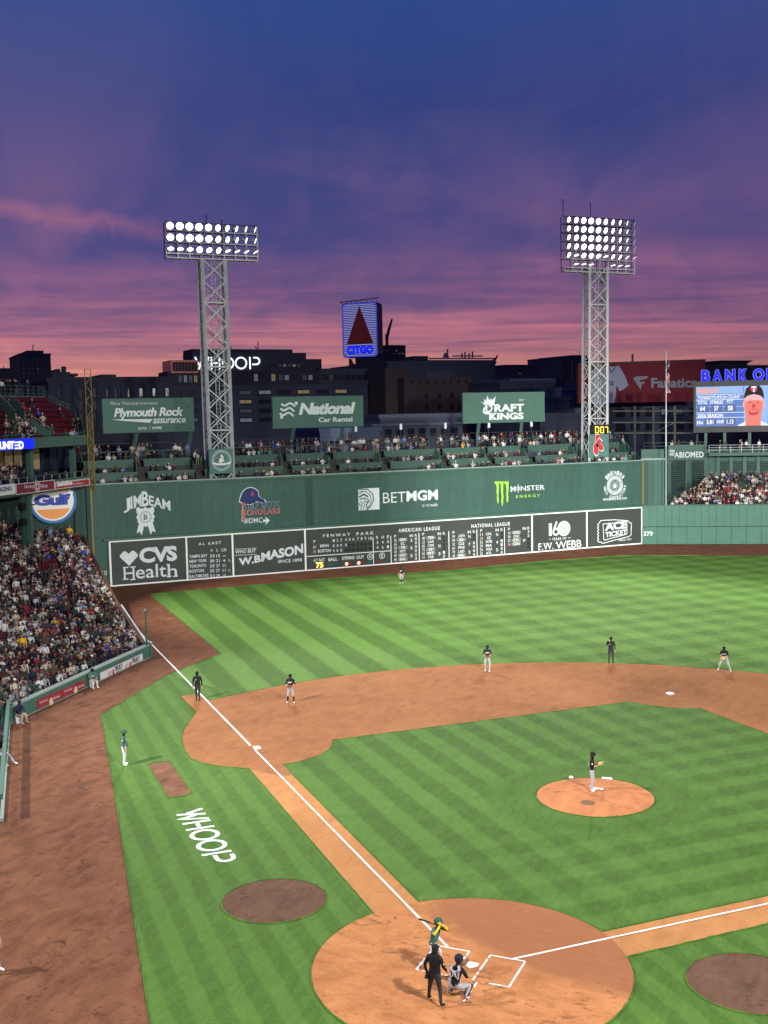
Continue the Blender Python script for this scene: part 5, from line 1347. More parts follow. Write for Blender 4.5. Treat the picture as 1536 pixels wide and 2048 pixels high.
for x0, y0, x1, y1, oo in ((0, 788, 30, 822, -5.5), (20, 788, 48, 812, -5.0), (60, 828, 102, 858, -2.8)):
    u0, z0 = LF.uz(x0, y0, O1+oo); u1, z1 = LF.uz(x1, y1, O1+oo+2.2)
    b.hexa([LF(u0, O1+oo, z0-1.5), LF(u0+.08, O1+oo, z0-1.5), LF(u1+.08, O1+oo+2.2, z1-1.5), LF(u1, O1+oo+2.2, z1-1.5)][::-1], [LF(u0, O1+oo, z0-.3), LF(u0+.08, O1+oo, z0-.3), LF(u1+.08, O1+oo+2.2, z1-.3), LF(u1, O1+oo+2.2, z1-.3)][::-1], 'deck_green')
    b.bar(LF(u0, O1+oo, z0), LF(u1, O1+oo+2.2, z1), .05, 'counter_top')
b.build('stair_wall', ud, ud.location)
mat('led_blue', (0, .05, 1), emit=(.005, .02, .95), estr=1.1); mat('led_white', (1, 1, 1), emit=(.85, .93, 1), estr=1.5)
rb = thing('ribbon_display', 'blue glowing ribbon display with white letters on the front of the upper deck', 'display', LF(36, O1+.1, 15.5))
b = MB(); prect(b, LF, -40, 67, 904, 882, 'led_blue', plane=O1, off=.1, thick=.2); b.build('screen', rb, rb.location)
b = MB(); ptext(b, LF, 'UNIT', -3, 26.5, 899.5, 883.5, 'led_white', plane=O1, off=.13, bold=.12, spacing=.9); ptext(b, LF, 'D', 35.5, 45, 898.5, 882.5, 'led_white', plane=O1, off=.13, bold=.12)
for y in (883.5, 889.5, 895.5): prect(b, LF, 27, 34.5, y+2.8, y, 'led_white', plane=O1, off=.13)
b.build('lettering', rb, rb.location)['kind'] = 'stuff'
# support column and wall lamp cluster
u, _ = LF.uz(61, 1050, O1-.5)
sc = thing('support_column', 'dark green steel column carrying the middle deck, rising out of the grandstand crowd', 'column', LF(u, O1-.5, floor_z(21.5)))
b = MB(); b.box((u-.20, O1-.75, floor_z(21.5)-.1), (u+.20, O1-.35, 10.99), 'deck_green', LF); b.build('shaft', sc, sc.location)
b = MB(); b.box((u-1.15, O1-.85, floor_z(21.5)-.1), (u-.45, O1-.65, 10.99), 'wall_green_dark', LF); b.build('pipe_chase', sc, sc.location)
for dz in (9.9, 8.4):
    b = MB(); b.box((u-1.9, O1-.6, dz-.35), (u-1.2, O1-.1, dz+.35), 'black', LF); b.bar(LF(u-1.2, O1-.4, dz), LF(u+.9, O1-.3, dz+.1), .12, 'steel_dark'); b.build('loudspeaker', sc, sc.location)

# ------------------------------------------------------------------ round fuel sign on the corner wall
mat('sign_white', (.62, .62, .58), .4, emit=(1, .95, .82), estr=.12, sample=False); mat('sign_blue', (.012, .04, .28), .4, emit=(.02, .06, .5), estr=.12, sample=False); mat('sign_rim', (.02, .12, .34), .4, emit=(.02, .12, .4), estr=.15, sample=False)
def orange_mat():
    mt = bpy.data.materials.new('sign_orange'); mt.use_nodes = True; nt = mt.node_tree; b = nt.nodes['Principled BSDF']
    b.inputs['Base Color'].default_value = (.52, .19, .03, 1); b.inputs['Roughness'].default_value = .4
    b.inputs['Emission Color'].default_value = (.9, .34, .04, 1); b.inputs['Emission Strength'].default_value = .22; mt.cycles.emission_sampling = 'NONE'; MATS['sign_orange'] = mt
orange_mat()
GO = .55; gu, gz = WF.uz(106, 1001.5, GO)
gf = thing('fuel_sign', 'big round lit orange and white sign with blue letters on the corner wall', 'sign', WF(gu, GO, gz)); GR = 2.42
b = MB(); n = 48
b.hexa([WF(gu+GR*math.cos(-2*math.pi*i/n), GO-.35, gz+GR*math.sin(-2*math.pi*i/n)) for i in range(n)], [WF(gu+GR*math.cos(-2*math.pi*i/n), GO, gz+GR*math.sin(-2*math.pi*i/n)) for i in range(n)], 'sign_rim'); b.build('rim', gf, gf.location)
b = MB(); disc(b, WF, gu, gz, GR*.88, 'sign_white', GO+.01, 48); b.build('face', gf, gf.location)
def chord(b, a0, a1, r, m, off): poly(b, WF, [(gu+r*math.cos(rad(a0+(a1-a0)*i/24)), gz+r*math.sin(rad(a0+(a1-a0)*i/24))) for i in range(25)], m, off)
b = MB(); chord(b, 207, 333, GR*.80, 'sign_orange', GO+.02); b.build('orange_band', gf, gf.location); b = MB(); chord(b, 27, 153, GR*.80, 'sign_orange', GO+.02); b.build('orange_band', gf, gf.location)
b = MB(); zz0 = gz-.62; prect(b, WF, 66, 146, 1016, 986, 'sign_white', plane=GO, off=.03); b.build('white_band', gf, gf.location)
b = MB(); ptext(b, WF, 'Gulf', 68, 141, 1013, 990, 'sign_blue', plane=GO, off=.05, bold=.13, spacing=.9); b.build('lettering', gf, gf.location)['kind'] = 'stuff'
b = MB(); b.bar(WF(gu, GO+2.0, gz+GR+.2), WF(gu, GO+2.2, gz+GR*.75), .35, 'black'); b.bar(WF(gu+.1, GO+.1, gz+GR+.1), WF(gu, GO+2.0, gz+GR*.9), .08, 'steel_dark'); b.build('sign_lamp', gf, gf.location)

# ------------------------------------------------------------------ dugout end railing on the left
R0, R1 = G(19, 1442), G(4, 1640)
DF = Fr(R1, R0)
dr = thing('dugout_railing', 'pale green padded railing along the field edge of the dugout at the left', 'railing', DF(DF.len/2, 0, 0))
b = MB(); b.bar(DF(-.4, 0, 1.22), DF(DF.len, 0, 1.22), .20, 'pad_green', .26); b.build('top_pad', dr, dr.location)
for i in range(8):
    u = DF.len-.08-i*1.35; b = MB(); b.bar(DF(u, 0, 0), DF(u, 0, 1.10), .10, 'pad_green'); b.build('post', dr, dr.location)
b = MB(); b.bar(DF(-.4, .0, .12), DF(DF.len, .0, .12), .16, 'counter_top'); b.build('kerb', dr, dr.location)
b = MB(); b.bar(DF(DF.len, 0, 1.22), LF(.3, -.1, 1.05), .18, 'pad_green'); b.bar(DF(DF.len, 0, .12), LF(.2, -.05, .12), .2, 'pad_green'); b.build('return_rail', dr, dr.location)
dg = poly_sheet('dugout_floor', [DF(-9, -.2, 0), DF(DF.len+.5, -.2, 0), DF(DF.len+.5, -5, 0), DF(-9, -5, 0)], .012, 'concrete_dark')
bw = MB(); q0, q1 = LF(-.1, -.3, 0), LF(-.1, -6, 0)
dw = thing('dugout_end_wall', 'dark green end wall of the dugout with a brown sloping top rail at the left edge', 'wall', q0)
bw.hexa([q0, q1, q1+LF.d*-.2, q0+LF.d*-.2], [q0+Vector((0, 0, 1.15)), q1+Vector((0, 0, 2.2)), q1+LF.d*-.2+Vector((0, 0, 2.2)), q0+LF.d*-.2+Vector((0, 0, 1.15))], 'wall_green'); bw.build('wall_body', dw, dw.location)
bw = MB(); bw.bar(q0+Vector((0, 0, 1.22)), q1+Vector((0, 0, 2.27)), .2, 'brown_wood'); bw.build('top_rail', dw, dw.location)
# ------------------------------------------------------------------ centre field wall and what stands behind it
RF = Fr(G(1285, 1089), G(1536, 1088.5)); RL = 42.0; RH = 5.2
cw = thing('centre_field_wall', 'lower light green padded wall running right from the end of the tall wall', 'wall', RF(10, 0, 0))
npad = 22
b = MB(); b.box((-.6, -1.0, 0), (RL, -.2, RH-.05), 'wall_green', RF); b.build('wall_core', cw, cw.location)
for i in range(npad):
    a, c = RL*i/npad, RL*(i+1)/npad
    def bulge(z0, z1, d, m):
        q = MB(); e = .03
        q.hexa([RF(a+.012, -.2, z0), RF(c-.012, -.2, z0), RF(c-.012, d-e, z0), RF(c-.1, d, z0), RF(a+.1, d, z0), RF(a+.012, d-e, z0)][::1], [RF(a+.012, -.2, z1), RF(c-.012, -.2, z1), RF(c-.012, d-e, z1), RF(c-.1, d, z1), RF(a+.1, d, z1), RF(a+.012, d-e, z1)], m)
        return q
    bulge(.05, 2.33, .10, 'pad_green').build('pad', cw, cw.location)
    for s in (0, 1):
        q = MB(); a2, c2 = a+(c-a)*s/2, a+(c-a)*(s+1)/2; q.box((a2+.012, -.2, 2.42), (c2-.012, -.0, RH-.06), 'pad_green', RF); q.build('panel', cw, cw.location)
b = MB(); b.box((-.05, -1.6, RH-.058), (RL, .05, RH), 'pad_green', RF, top='counter_top'); b.build('coping', cw, cw.location)
b = MB(); ptext(b, RF, '379', 1287, 1305.5, 1072, 1063, 'logo_white', plane=.10, off=.02, bold=.05); b.build('distance_mark', cw, cw.location)
# return wall beside the yellow line
rw = thing('return_wall', 'dark green panelled wall section right of the yellow line with a ladder rail', 'wall', RF(1.5, -1.7, RH))
u1_, _ = RF.uz(1329, 960, -1.7)
for i in range(4):
    a, c = .0+u1_*i/4, u1_*(i+1)/4; b = MB(); b.box((a+.015, -2.2, RH-.1), (c-.015, -1.72, 11.2), 'wall_green', RF); b.build('panel', rw, rw.location)
b = MB(); b.box((-.1, -2.3, 11.2), (u1_+.3, -1.6, 11.4), 'counter_top', RF); b.box((0, -2.6, 11.4), (u1_, -2.3, 12.6), 'terrace_green', RF); b.build('coping', rw, rw.location)
# flagpole
fx, _ = RF.uz(1332, 1008, -.9)
_, fzt = RF.uz(1333.5, 706, -.9)
fp = thing('flagpole', 'tall pale flagpole standing on the wall ledge with a limp flag', 'flagpole', RF(fx, -.9, RH))
b = MB(); b.bar(RF(fx, -.9, RH), RF(fx, -.9, 13), .26, 'counter_top', n=8, w2=.2); b.bar(RF(fx, -.9, 13), RF(fx, -.9, fzt), .2, 'steel_grey', n=8, w2=.10); b.build('mast', fp, fp.location)
b = MB(); b.box((fx-.1, -1.0, fzt), (fx+.1, -.8, fzt+.2), 'counter_top', RF); b.build('finial', fp, fp.location)
mat('flag_red', (.30, .03, .04), .8); mat('flag_white', (.42, .42, .44), .8); mat('flag_blue', (.02, .03, .10), .8)
b = MB(); _, z0 = RF.uz(1332, 786, -.9); _, z1 = RF.uz(1333, 722, -.9)
n = 16
for j in range(n):
    za, zb2 = z0+(z1-z0)*j/n, z0+(z1-z0)*(j+1)/n
    wa = .16+.13*math.sin(j*.9+1); wb_ = .16+.13*math.sin((j+1)*.9+1); xs = [0, .33, .66, 1.0]
    for k in range(3):
        m_ = 'flag_blue' if (j > 9 and k < 2) else ('flag_red' if (k+j//2) % 2 else 'flag_white')
        b.face([RF(fx+.05+wa*2*xs[k]-.15*math.sin(j), -.9+.14*math.sin(k*2+j), za), RF(fx+.05+wa*2*xs[k+1]-.15*math.sin(j), -.9+.14*math.sin(k*2+2+j), za), RF(fx+.05+wb_*2*xs[k+1]-.15*math.sin(j+1), -.9+.14*math.sin(k*2+2+j+1), zb2), RF(fx+.05+wb_*2*xs[k]-.15*math.sin(j+1), -.9+.14*math.sin(k*2+j+1), zb2)], m_)
b.build('flag', fp, fp.location)
# bleachers
bl = thing('bleachers', 'open stand of spectators behind the lower wall in centre field', 'bleachers', RF(20, -6, RH))
BR = []
b = MB()
for k in range(13):
    o = -2.2-.85*k; z = 4.35+.27*k; xl = (1346, 1347, 1352, 1360, 1372, 1382, 1392, 1398, 1402, 1408, 1413, 1418, 1424, 1430, 1436)[k]
    ul = RF.uz(xl, 1000-4*k, o)[0]; b.box((ul-.5, o-.85, 3.2), (RL, o, z), 'concrete_dark', RF); BR.append((k, o, z, ul))
b.build('tread', bl, bl.location)
b = MB()
for k, o, z, ul in BR: b.box((ul-.4, o-.7, z+.38), (RL, o-.35, z+.44), 'steel_green', RF)
b.build('bench', bl, bl.location)
# building behind
ob = -15.5
cb = thing('ballpark_building', 'dark green ballpark building with tall louvres behind the bleachers', 'building', RF(10, ob, 4))
mat('bldg_green', (.038, .10, .085), .7, .12, .5); mat('louvre', (.008, .020, .02), .7)
ua_ = RF.uz(1331, 950, ob)[0]; _, zt_ = RF.uz(1340, 893, ob)
b = MB(); b.box((ua_, ob-6, 2), (RL+10, ob-.2, zt_-.5), 'bldg_green', RF); b.build('wall', cb, cb.location)
for x in (1338, 1374, 1411, 1436, 1462, 1489, 1516, 1545):
    u = RF.uz(x, 950, ob)[0]; b = MB(); b.box((u-.25, ob-.2, 3), (u+.25, ob+.15, zt_-.5), 'deck_green', RF); b.build('pilaster', cb, cb.location)
for x0, x1 in ((1344, 1368), (1385, 1407), (1440, 1458), (1466, 1485), (1493, 1512), (1520, 1540)):
    L_ = MB(); u0, _ = RF.uz(x0, 950, ob); u1, _ = RF.uz(x1, 950, ob); z0 = 6.0; z1 = RF.uz(x0, 923, ob)[1]
    L_.box((u0, ob-.19, z0), (u1, ob-.1, z1), 'louvre', RF); p = L_.build('louvre_window', cb, cb.location)
    ns = 14
    S_ = MB()
    for i in range(ns): z = z0+(z1-z0)*(i+.2)/ns; S_.box((u0, ob-.098, z), (u1, ob+.0, z+.08), 'bldg_green', RF)
    S_.data = 1; q = S_.build('slat', p); q.data.transform(Matrix.Translation(-cb.location))
b = MB(); bx = thing('name_panel', 'green panel with white sponsor lettering behind the flagpole', 'sign', RF(ua_+3, ob+.25, zt_-2))
prect(b, RF, 1336, 1412, 921, 890, 'deck_green', plane=ob+.3, off=0, thick=.3); b.build('panel', bx, bx.location)
b = MB(); ptext(b, RF, 'ABIOMED', 1349, 1407, 915.5, 904, 'logo_white', plane=ob+.3, off=.03, bold=.02, spacing=1.05)
for x, y in ((1341.5, 902), (1346.5, 902), (1341.5, 908.5), (1346.5, 908.5)):
    u, z = RF.uz(x, y, ob+.3); disc(b, RF, u, z, .20, 'logo_white', ob+.33, 12, r0=.11)
b.build('lettering', bx, bx.location)['kind'] = 'stuff'
# platform with railings
pf = thing('viewing_platform', 'raised platform with steel railings behind the bleachers under the video board', 'platform', RF(14, ob+1, 13))
pu0 = RF.uz(1418, 905, ob+1.5)[0]; pz = RF.uz(1418, 906, ob+1.5)[1]
b = MB(); b.box((ua_+.5, ob-7, pz-.35), (RL+8, ob-.5, pz), 'concrete_dark', RF); b.box((pu0, ob-.49, pz-.45), (RL+8, ob+1.5, pz), 'deck_green', RF); b.build('floor', pf, pf.location)
b = MB()
for dz in (1.1, .75, .4): b.bar(RF(pu0, ob+1.5, pz+dz), RF(RL+8, ob+1.5, pz+dz), .05, 'steel_grey')
for i in range(26): u = pu0+i*1.5; b.bar(RF(u, ob+1.5, pz), RF(u, ob+1.5, pz+1.1), .06, 'steel_grey')
b.build('railing', pf, pf.location)
b = MB()
for dz in (1.1, .6): b.bar(RF(ua_-3, ob-1, pz+.4+dz), RF(pu0, ob-1, pz+.4+dz), .05, 'steel_green')
for i in range(6): u = ua_-3+i*1.6; b.bar(RF(u, ob-1, pz), RF(u, ob-1, pz+1.5), .05, 'steel_green')
b.build('railing', pf, pf.location)
# steel frame and dark block behind
b = MB(); sf = thing('steel_scaffold', 'dark steel grid of beams behind the flagpole', 'scaffold', RF(5, ob-5, pz))
for x in (1270, 1307, 1350, 1395): u = RF.uz(x, 840, ob-5)[0]; b.bar(RF(u, ob-5, 8), RF(u, ob-5, RF.uz(x, 812, ob-5)[1]), .3, 'steel_dark')
for y in (822, 845, 866): b.bar(RF(RF.uz(1225, y, ob-5)[0], ob-5, RF.uz(1225, y, ob-5)[1]), RF(RF.uz(1400, y, ob-5)[0], ob-5, RF.uz(1400, y, ob-5)[1]), .2, 'steel_dark')
b.bar(RF(RF.uz(1307, 866, ob-5)[0], ob-5, RF.uz(1307, 866, ob-5)[1]), RF(RF.uz(1350, 845, ob-5)[0], ob-5, RF.uz(1350, 845, ob-5)[1]), .12, 'steel_dark')
b.build('beam', sf, sf.location)

# ------------------------------------------------------------------ video board
vo = ob-2.5
VF = Fr(RF(RF.uz(1392, 850, vo)[0], vo, 0), RF(RF.uz(1392, 850, vo)[0]+20, vo+1.5, 0))
mat('vb_blue', (.2, .3, .6), emit=(.13, .25, .62), estr=0.96); mat('vb_light', (.5, .7, .9), emit=(.34, .52, .92), estr=0.96); mat('vb_white', (1, 1, 1), emit=(.9, .95, 1), estr=1.10); mat('vb_orange', (1, .5, .2), emit=(1, .38, .16), estr=1.06)
mat('vb_skin', (1, .5, .4), emit=(.92, .22, .17), estr=0.96); mat('vb_skin_light', (1, .6, .6), emit=(.95, .50, .50), estr=0.96); mat('vb_skin_dark', (.7, .2, .2), emit=(.55, .07, .07), estr=1.0); mat('vb_black', (.01, .01, .01), emit=(.006, .008, .012), estr=1.0); mat('vb_slate', (.2, .2, .4), emit=(.11, .15, .36), estr=1.0); mat('vb_red', (.8, .1, .2), emit=(.85, .05, .12), estr=1)
vb = thing('video_board', 'bright video board showing pitch statistics beside the face of a player in a black cap', 'video board', VF(7, 0, 14))
def VT(b, s, x0, x1, yb, yt, m='vb_white', **k): ptext(b, VF, s, x0, x1, yb, yt, m, off=.10, **k)
def VR(b, x0, x1, yb, yt, m, off=.05): prect(b, VF, x0, x1, yb, yt, m, off=off)
b = MB(); q = VF.uz(1392, 853); q2 = VF.uz(1392, 774); b.box((-.35, -1.2, q[1]-.9), (24, 0, q2[1]+.8), 'steel_dark', VF); b.build('cabinet', vb, vb.location)
b = MB(); b.box((-.02, .0, q[1]), (24, .03, q2[1]), 'vb_blue', VF); b.build('screen', vb, vb.location)
b = MB()
_, zA = VF.uz(1392, 774); _, zB = VF.uz(1392, 853); hh = zA-zB
def YV(f): return zB+hh*f     # fraction up the screen
def R_(x0, x1, f0, f1, m, off=.05):
    u0 = VF.uz(x0, 800)[0]; u1 = VF.uz(x1, 800)[0]; b.face([VF(u0, off, YV(f0)), VF(u1, off, YV(f0)), VF(u1, off, YV(f1)), VF(u0, off, YV(f1))], m)
def T_(s, x0, x1, f0, f1, m='vb_white', **k):
    u0 = VF.uz(x0, 800)[0]; u1 = VF.uz(x1, 800)[0]; text(b, VF, s, u0, YV(f0), u1, YV(f1), m, off=.09, **k)
R_(1392, 1486, .82, 1, 'vb_light'); R_(1392, 1486, .48, .50, 'vb_light', .055); R_(1488, 1536, 0, 1, 'vb_light', .045)
for f in (.79, .66, .335, .21): R_(1392, 1490, f, f+.012, 'vb_white', .06)
T_('PRIELIPP', 1394.5, 1437, .83, .955, 'vb_orange', bold=.06); T_("TONIGHT'S PITCH COUNT", 1395, 1480, .685, .77, bold=.05)
T_('TOTAL', 1395, 1415, .56, .645, bold=.05); T_('STRIKES', 1420, 1446, .56, .645, bold=.05); T_('PCT', 1454, 1466, .575, .655, bold=.05)
for x0, x1, s in ((1394, 1417.5, '64'), (1422, 1444.5, '37'), (1449.5, 1472.5, '58')):
    R_(x0, x1, .365, .535, 'vb_slate', .055); T_(s, x0+6, x1-7, .39, .51, bold=.07)
T_('2026 SEASON', 1395, 1446, .225, .315, bold=.06); T_('ERA', 1394, 1407, .055, .14, bold=.05); T_('WHIP', 1433, 1448, .065, .155, bold=.05)
for x0, x1, s in ((1409, 1432, '3.81'), (1449.5, 1472, '1.13')): R_(x0, x1, .03, .19, 'vb_slate', .055); T_(s, x0+4, x1-5, .05, .165, bold=.07)
def VP(pts, m, off): poly(b, VF, [(VF.uz(x, 800)[0], YV(f)) for x, f in pts], m, off)
VP([(1474, .0), (1490, .10), (1524, .10), (1540, .0)], 'vb_white', .06)
VP([(1491, 0), (1491.5, .25), (1489, .45), (1489, .66), (1526, .66), (1526, .45), (1522, .25), (1522, 0)], 'vb_skin', .07)
VP([(1486.5, .62), (1485.5, .50), (1489, .42), (1490, .60)], 'vb_skin_light', .066); VP([(1528, .62), (1529, .50), (1525.5, .42), (1525, .60)], 'vb_skin_light', .066)
VP([(1490, .60), (1490, .70), (1499, .78), (1515, .78), (1525, .70), (1525, .60), (1507, .64)], 'vb_skin_light', .075)
VP([(1487, .67), (1489, .80), (1492, .93), (1499, 1.0), (1518, 1.0), (1524, .92), (1527, .80), (1528, .67), (1520, .75), (1507, .79), (1495, .75)], 'vb_black', .08)
VP([(1500, .96), (1502, .87), (1506, .84), (1510, .84), (1513, .87), (1514, .96)], 'vb_red', .085); T_('T', 1502.5, 1512.5, .84, .985, bold=.08)
for x in (1495.5, 1511.5): R_(x, x+8, .61, .625, 'vb_skin_dark', .085); R_(x+1.5, x+6.5, .565, .59, 'vb_skin_dark', .085)
VP([(1505, .55), (1503, .46), (1507, .445), (1511, .46), (1509, .55)], 'vb_skin_dark', .084); VP([(1498, .41), (1507, .425), (1516, .41), (1507, .385)], 'vb_red', .085)
VP([(1497, .40), (1498, .28), (1507, .25), (1516, .28), (1517, .40), (1512, .33), (1502, .33)], 'vb_skin_dark', .083)
b.build('screen_graphics', vb, vb.location)['kind'] = 'stuff'
for x in (1412, 1450, 1500):
    b = MB(); u = VF.uz(x, 855)[0]; b.box((u-.2, -.9, pz-.1), (u+.2, -.5, q[1]-.91), 'steel_green', VF); b.build('support_post', vb, vb.location)
mat('neon_blue', (.05, .05, 1), emit=(.012, .012, .95), estr=1.0); mat('neon_edge', (.4, .4, 1), emit=(.22, .28, 1.0), estr=1.0)
nb_ = thing('neon_lettering', 'tall blue glowing capital letters standing on top of the video board', 'sign', VF(7, 0, q2[1]+.8))
_, zn0 = VF.uz(1403, 763.5); _, zn1 = VF.uz(1403, 740.5)
for s, x0, x1 in (('B', 1403, 1420), ('A', 1425, 1444.5), ('N', 1450.5, 1470), ('K', 1478, 1495), ('O', 1506, 1528.5), ('F', 1533, 1546)):
    b = MB(); u0 = VF.uz(x0, 760)[0]; u1 = VF.uz(x1, 760)[0]
    text(b, VF, s, u0-.06, zn0-.06, u1+.06, zn1+.06, 'neon_edge', off=-.05, bold=.16); text(b, VF, s, u0, zn0, u1, zn1, 'neon_blue', off=.02, bold=.08)
    b.box((u0, -.35, zn0-.25), (u1, -.15, zn0-.10), 'steel_dark', VF); b.build('letter', nb_, nb_.location)
b = MB()
for x in (1403, 1430, 1460, 1490, 1520): u = VF.uz(x, 760)[0]; b.bar(VF(u, -.4, q2[1]+.5), VF(u, -.4, zn1), .12, 'steel_dark')
b.bar(VF(0, -.4, zn0-.15), VF(24, -.4, zn0-.15), .15, 'steel_dark'); b.build('letter_frame', nb_, nb_.location)

# ------------------------------------------------------------------ the city behind
mat('b_navy', (.050, .058, .092), .8, .2, .08); mat('b_brown', (.070, .050, .052), .85, .2, .1); mat('b_slate', (.068, .082, .122), .8, .15, .1); mat('b_blue', (.10, .14, .22), .75, .12, .1); mat('b_dark', (.030, .034, .052), .8, .2, .1)
mat('b_copper', (.42, .15, .11), .35, .25, .15, metal=.35); mat('b_pale', (.12, .145, .20), .8, .1, .1)
mat('win_dark', (.012, .016, .028), .15, spec=.5); mat('win_frame', (.02, .022, .03), .6)
mat('win_warm', (.15, .1, .05), .5, emit=(.85, .62, .34), estr=.16, sample=False); mat('win_cool', (.1, .12, .15), .5, emit=(.62, .78, .95), estr=.12, sample=False); mat('win_dim', (.05, .06, .08), .3, emit=(.10, .10, .12), estr=.2, sample=False)
WM = {}
def win_mesh(w, h, m):
    k = (round(w, 1), round(h, 1), m)
    if k in WM: return WM[k]
    T_ = lambda a, o, z: WF.d*a+WF.n*o+Vector((0, 0, z))
    b = MB(); fr = min(.12*w, .3)
    b.box((0, 0, 0), (w, .12, fr), 'win_frame', T_); b.box((0, 0, h-fr), (w, .12, h), 'win_frame', T_); b.box((0, 0, fr+.01), (fr, .12, h-fr-.01), 'win_frame', T_); b.box((w-fr, 0, fr+.01), (w, .12, h-fr-.01), 'win_frame', T_)
    b.box((fr+.01, 0, fr+.01), (w-fr-.01, .05, h-fr-.01), m, T_); b.box((w/2-.05, .051, fr), (w/2+.05, .10, h-fr), 'win_frame', T_)
    me = bpy.data.meshes.new('window'); me.from_pydata(b.v, [], b.f)
    for q in b.mats: me.materials.append(MATS[q])
    me.polygons.foreach_set('material_index', b.m); WM[k] = me; return me
def bld(label, vols, off, depth, wins=(), extra=None, cat='building', name='city_building', zb=0.0):
    x0, x1, yt, m0 = vols[0][:4]
    u, z = WF.uz(x0, yt, off); t = thing(name, label, cat, WF(u, off, zb))
    for v in vols:
        x0, x1, yt, m_ = v[:4]; yb = v[4] if len(v) > 4 else None; do = v[5] if len(v) > 5 else 0.0
        u0, z1 = WF.uz(x0, yt, off+do); u1, _ = WF.uz(x1, yt, off+do); z0 = WF.uz(x0, yb, off+do)[1] if yb else zb
        b = MB(); b.box((u0, off+do-depth, z0), (u1, off+do, z1), m_, WF); b.build('wall' if not yb else 'roof_block', t, t.location)
        if not yb:
            b = MB(); b.box((u0-.3, off+do-depth, z1+.002), (u1+.3, off+do+.3, z1+.7), m_, WF); b.build('parapet', t, t.location)
    r = random.Random(len(label))
    for (xa, xb, ya, yb, nc, nr, fw, fh, lit, do) in wins:
        ua, za = WF.uz(xa, ya, off+do); ub, _ = WF.uz(xb, ya, off+do); _, zb_ = WF.uz(xa, yb, off+do)
        cw_, ch_ = (ub-ua)/nc, (za-zb_)/nr
        for j in range(nr):
            for i in range(nc):
                m_ = 'win_dark'; q = r.random()
                if q < lit: m_ = r.choice(['win_warm', 'win_cool', 'win_dim', 'win_dim'])
                link('window', win_mesh(cw_*fw, ch_*fh, m_), t, WF(ua+cw_*(i+.5-fw/2), off+do+.02, zb_+ch_*(j+.5-fh/2)))
    if extra: extra(t, off)
    return t
def PB(b, x0, x1, yb, yt, m, off, thick=1.0): prect(b, WF, x0, x1, yb, yt, m, plane=off, off=0, thick=thick)
def bars(t, off, L_, m='steel_dark', w=.3, nm='mast'):
    b = MB()
    for x0, y0, x1, y1 in L_: b.bar(WF(*(lambda q: (q[0], off, q[1]))(WF.uz(x0, y0, off))), WF(*(lambda q: (q[0], off, q[1]))(WF.uz(x1, y1, off))), w, m)
    b.build(nm, t, t.location)
bld('dark square tower with a stepped top and hooked mast at the far left', [(39, 101, 710, 'b_navy'), (53, 87, 701, 'b_navy', 712), ], -420, 40, [(42, 98, 716, 760, 6, 5, .5, .6, .05, 0)], lambda t, o: bars(t, o, [(66, 702, 66, 690), (66, 690, 69, 690)]))
bld('low dark block with a thin mast at the left edge of the skyline', [(-60, 27, 741, 'b_dark')], -260, 30, [], lambda t, o: bars(t, o, [(7, 741, 7, 732)], w=.2))
bld('long dark building with piers and roof boxes behind the left-hand banner', [(96, 345, 763, 'b_dark'), (103, 141, 744, 'b_dark', 764, -10), (112, 121, 738, 'b_dark', 746, -10), (144, 156, 747, 'b_dark', 752, -10), (202, 232, 749, 'b_dark', 764, -5), (243, 263, 757, 'b_dark', 765, -5)], -70, 30,
    [(98, 340, 775, 850, 18, 3, .55, .75, .04, .0)], lambda t, o: (bars(t, o-10, [(127.5, 745, 127.5, 733)], w=.6, nm='chimney'), [bars(t, o+.35, [(x, 768, x, 860)], 'b_navy', .8, 'pier') for x in range(104, 342, 24)]))
def whoop_sign(t, off):
    s = thing('rooftop_lettering', 'white glowing five-letter sign on the dark building behind the left tower', 'sign', WF(WF.uz(391, 738, off)[0], off, WF.uz(391, 738, off)[1]))
    class F2:
        def __init__(q): q.u0, q.z0 = WF.uz(391, 738.5, off+.8); q.u1 = WF.uz(523, 738, off+.8)[0]; q.z1 = WF.uz(391, 714, off+.8)[1]
        def __call__(q, a, o, c): return WF(q.u0+(q.u1-q.u0)*a, off+.8+o, q.z0+(q.z1-q.z0)*c)
    b = MB(); whoop(b, F2(), 'sign_glow', 0, 5.4, .075); b.build('letters', s, s.location)['kind'] = 'stuff'
    b = MB(); u0, z0 = WF.uz(391, 738, off+.5); u1, _ = WF.uz(523, 738, off+.5)
    b.box((u0, off+.3, z0-.5), (u1, off+.5, z0-.2), 'steel_dark', WF); b.build('sign_rail', s, s.location)
mat('sign_glow', (1, 1, 1), emit=(.84, .92, 1.0), estr=1.5)
whoop_t = bld('dark stepped office building carrying the white letters, with a copper glass corner', [(330, 735, 770, 'b_navy'), (384, 612, 705, 'b_dark', 772, -6), (384, 585, 698, 'b_dark', 706, -12), (342, 396, 720, 'b_copper', 746, 1), (334, 640, 743, 'b_dark', 771, .5), (612, 643, 718, 'b_dark', 745, -6), (640, 735, 737, 'b_navy', 771, -3)], -150, 9,
    [(334, 396, 748, 768, 6, 1, .8, .8, .35, .5), (470, 552, 745, 766, 7, 1, .85, .8, .25, .5), (555, 638, 745, 766, 7, 1, .85, .6, .55, .5), (344, 394, 723, 744, 8, 1, .9, .9, .0, 1.0), (535, 602, 724, 738, 7, 1, .8, .5, .55, -5.9), (645, 735, 745, 765, 8, 1, .8, .6, .25, -2.9), (470, 700, 776, 850, 6, 4, .72, .62, .45, .0), (336, 400, 776, 850, 2, 4, .72, .62, .2, 0)],
    lambda t, o: (whoop_sign(t, o-5.9), bars(t, o-12, [(516, 698, 516, 684), (510, 693, 514, 698), (462, 700, 462, 692)], w=.2)))
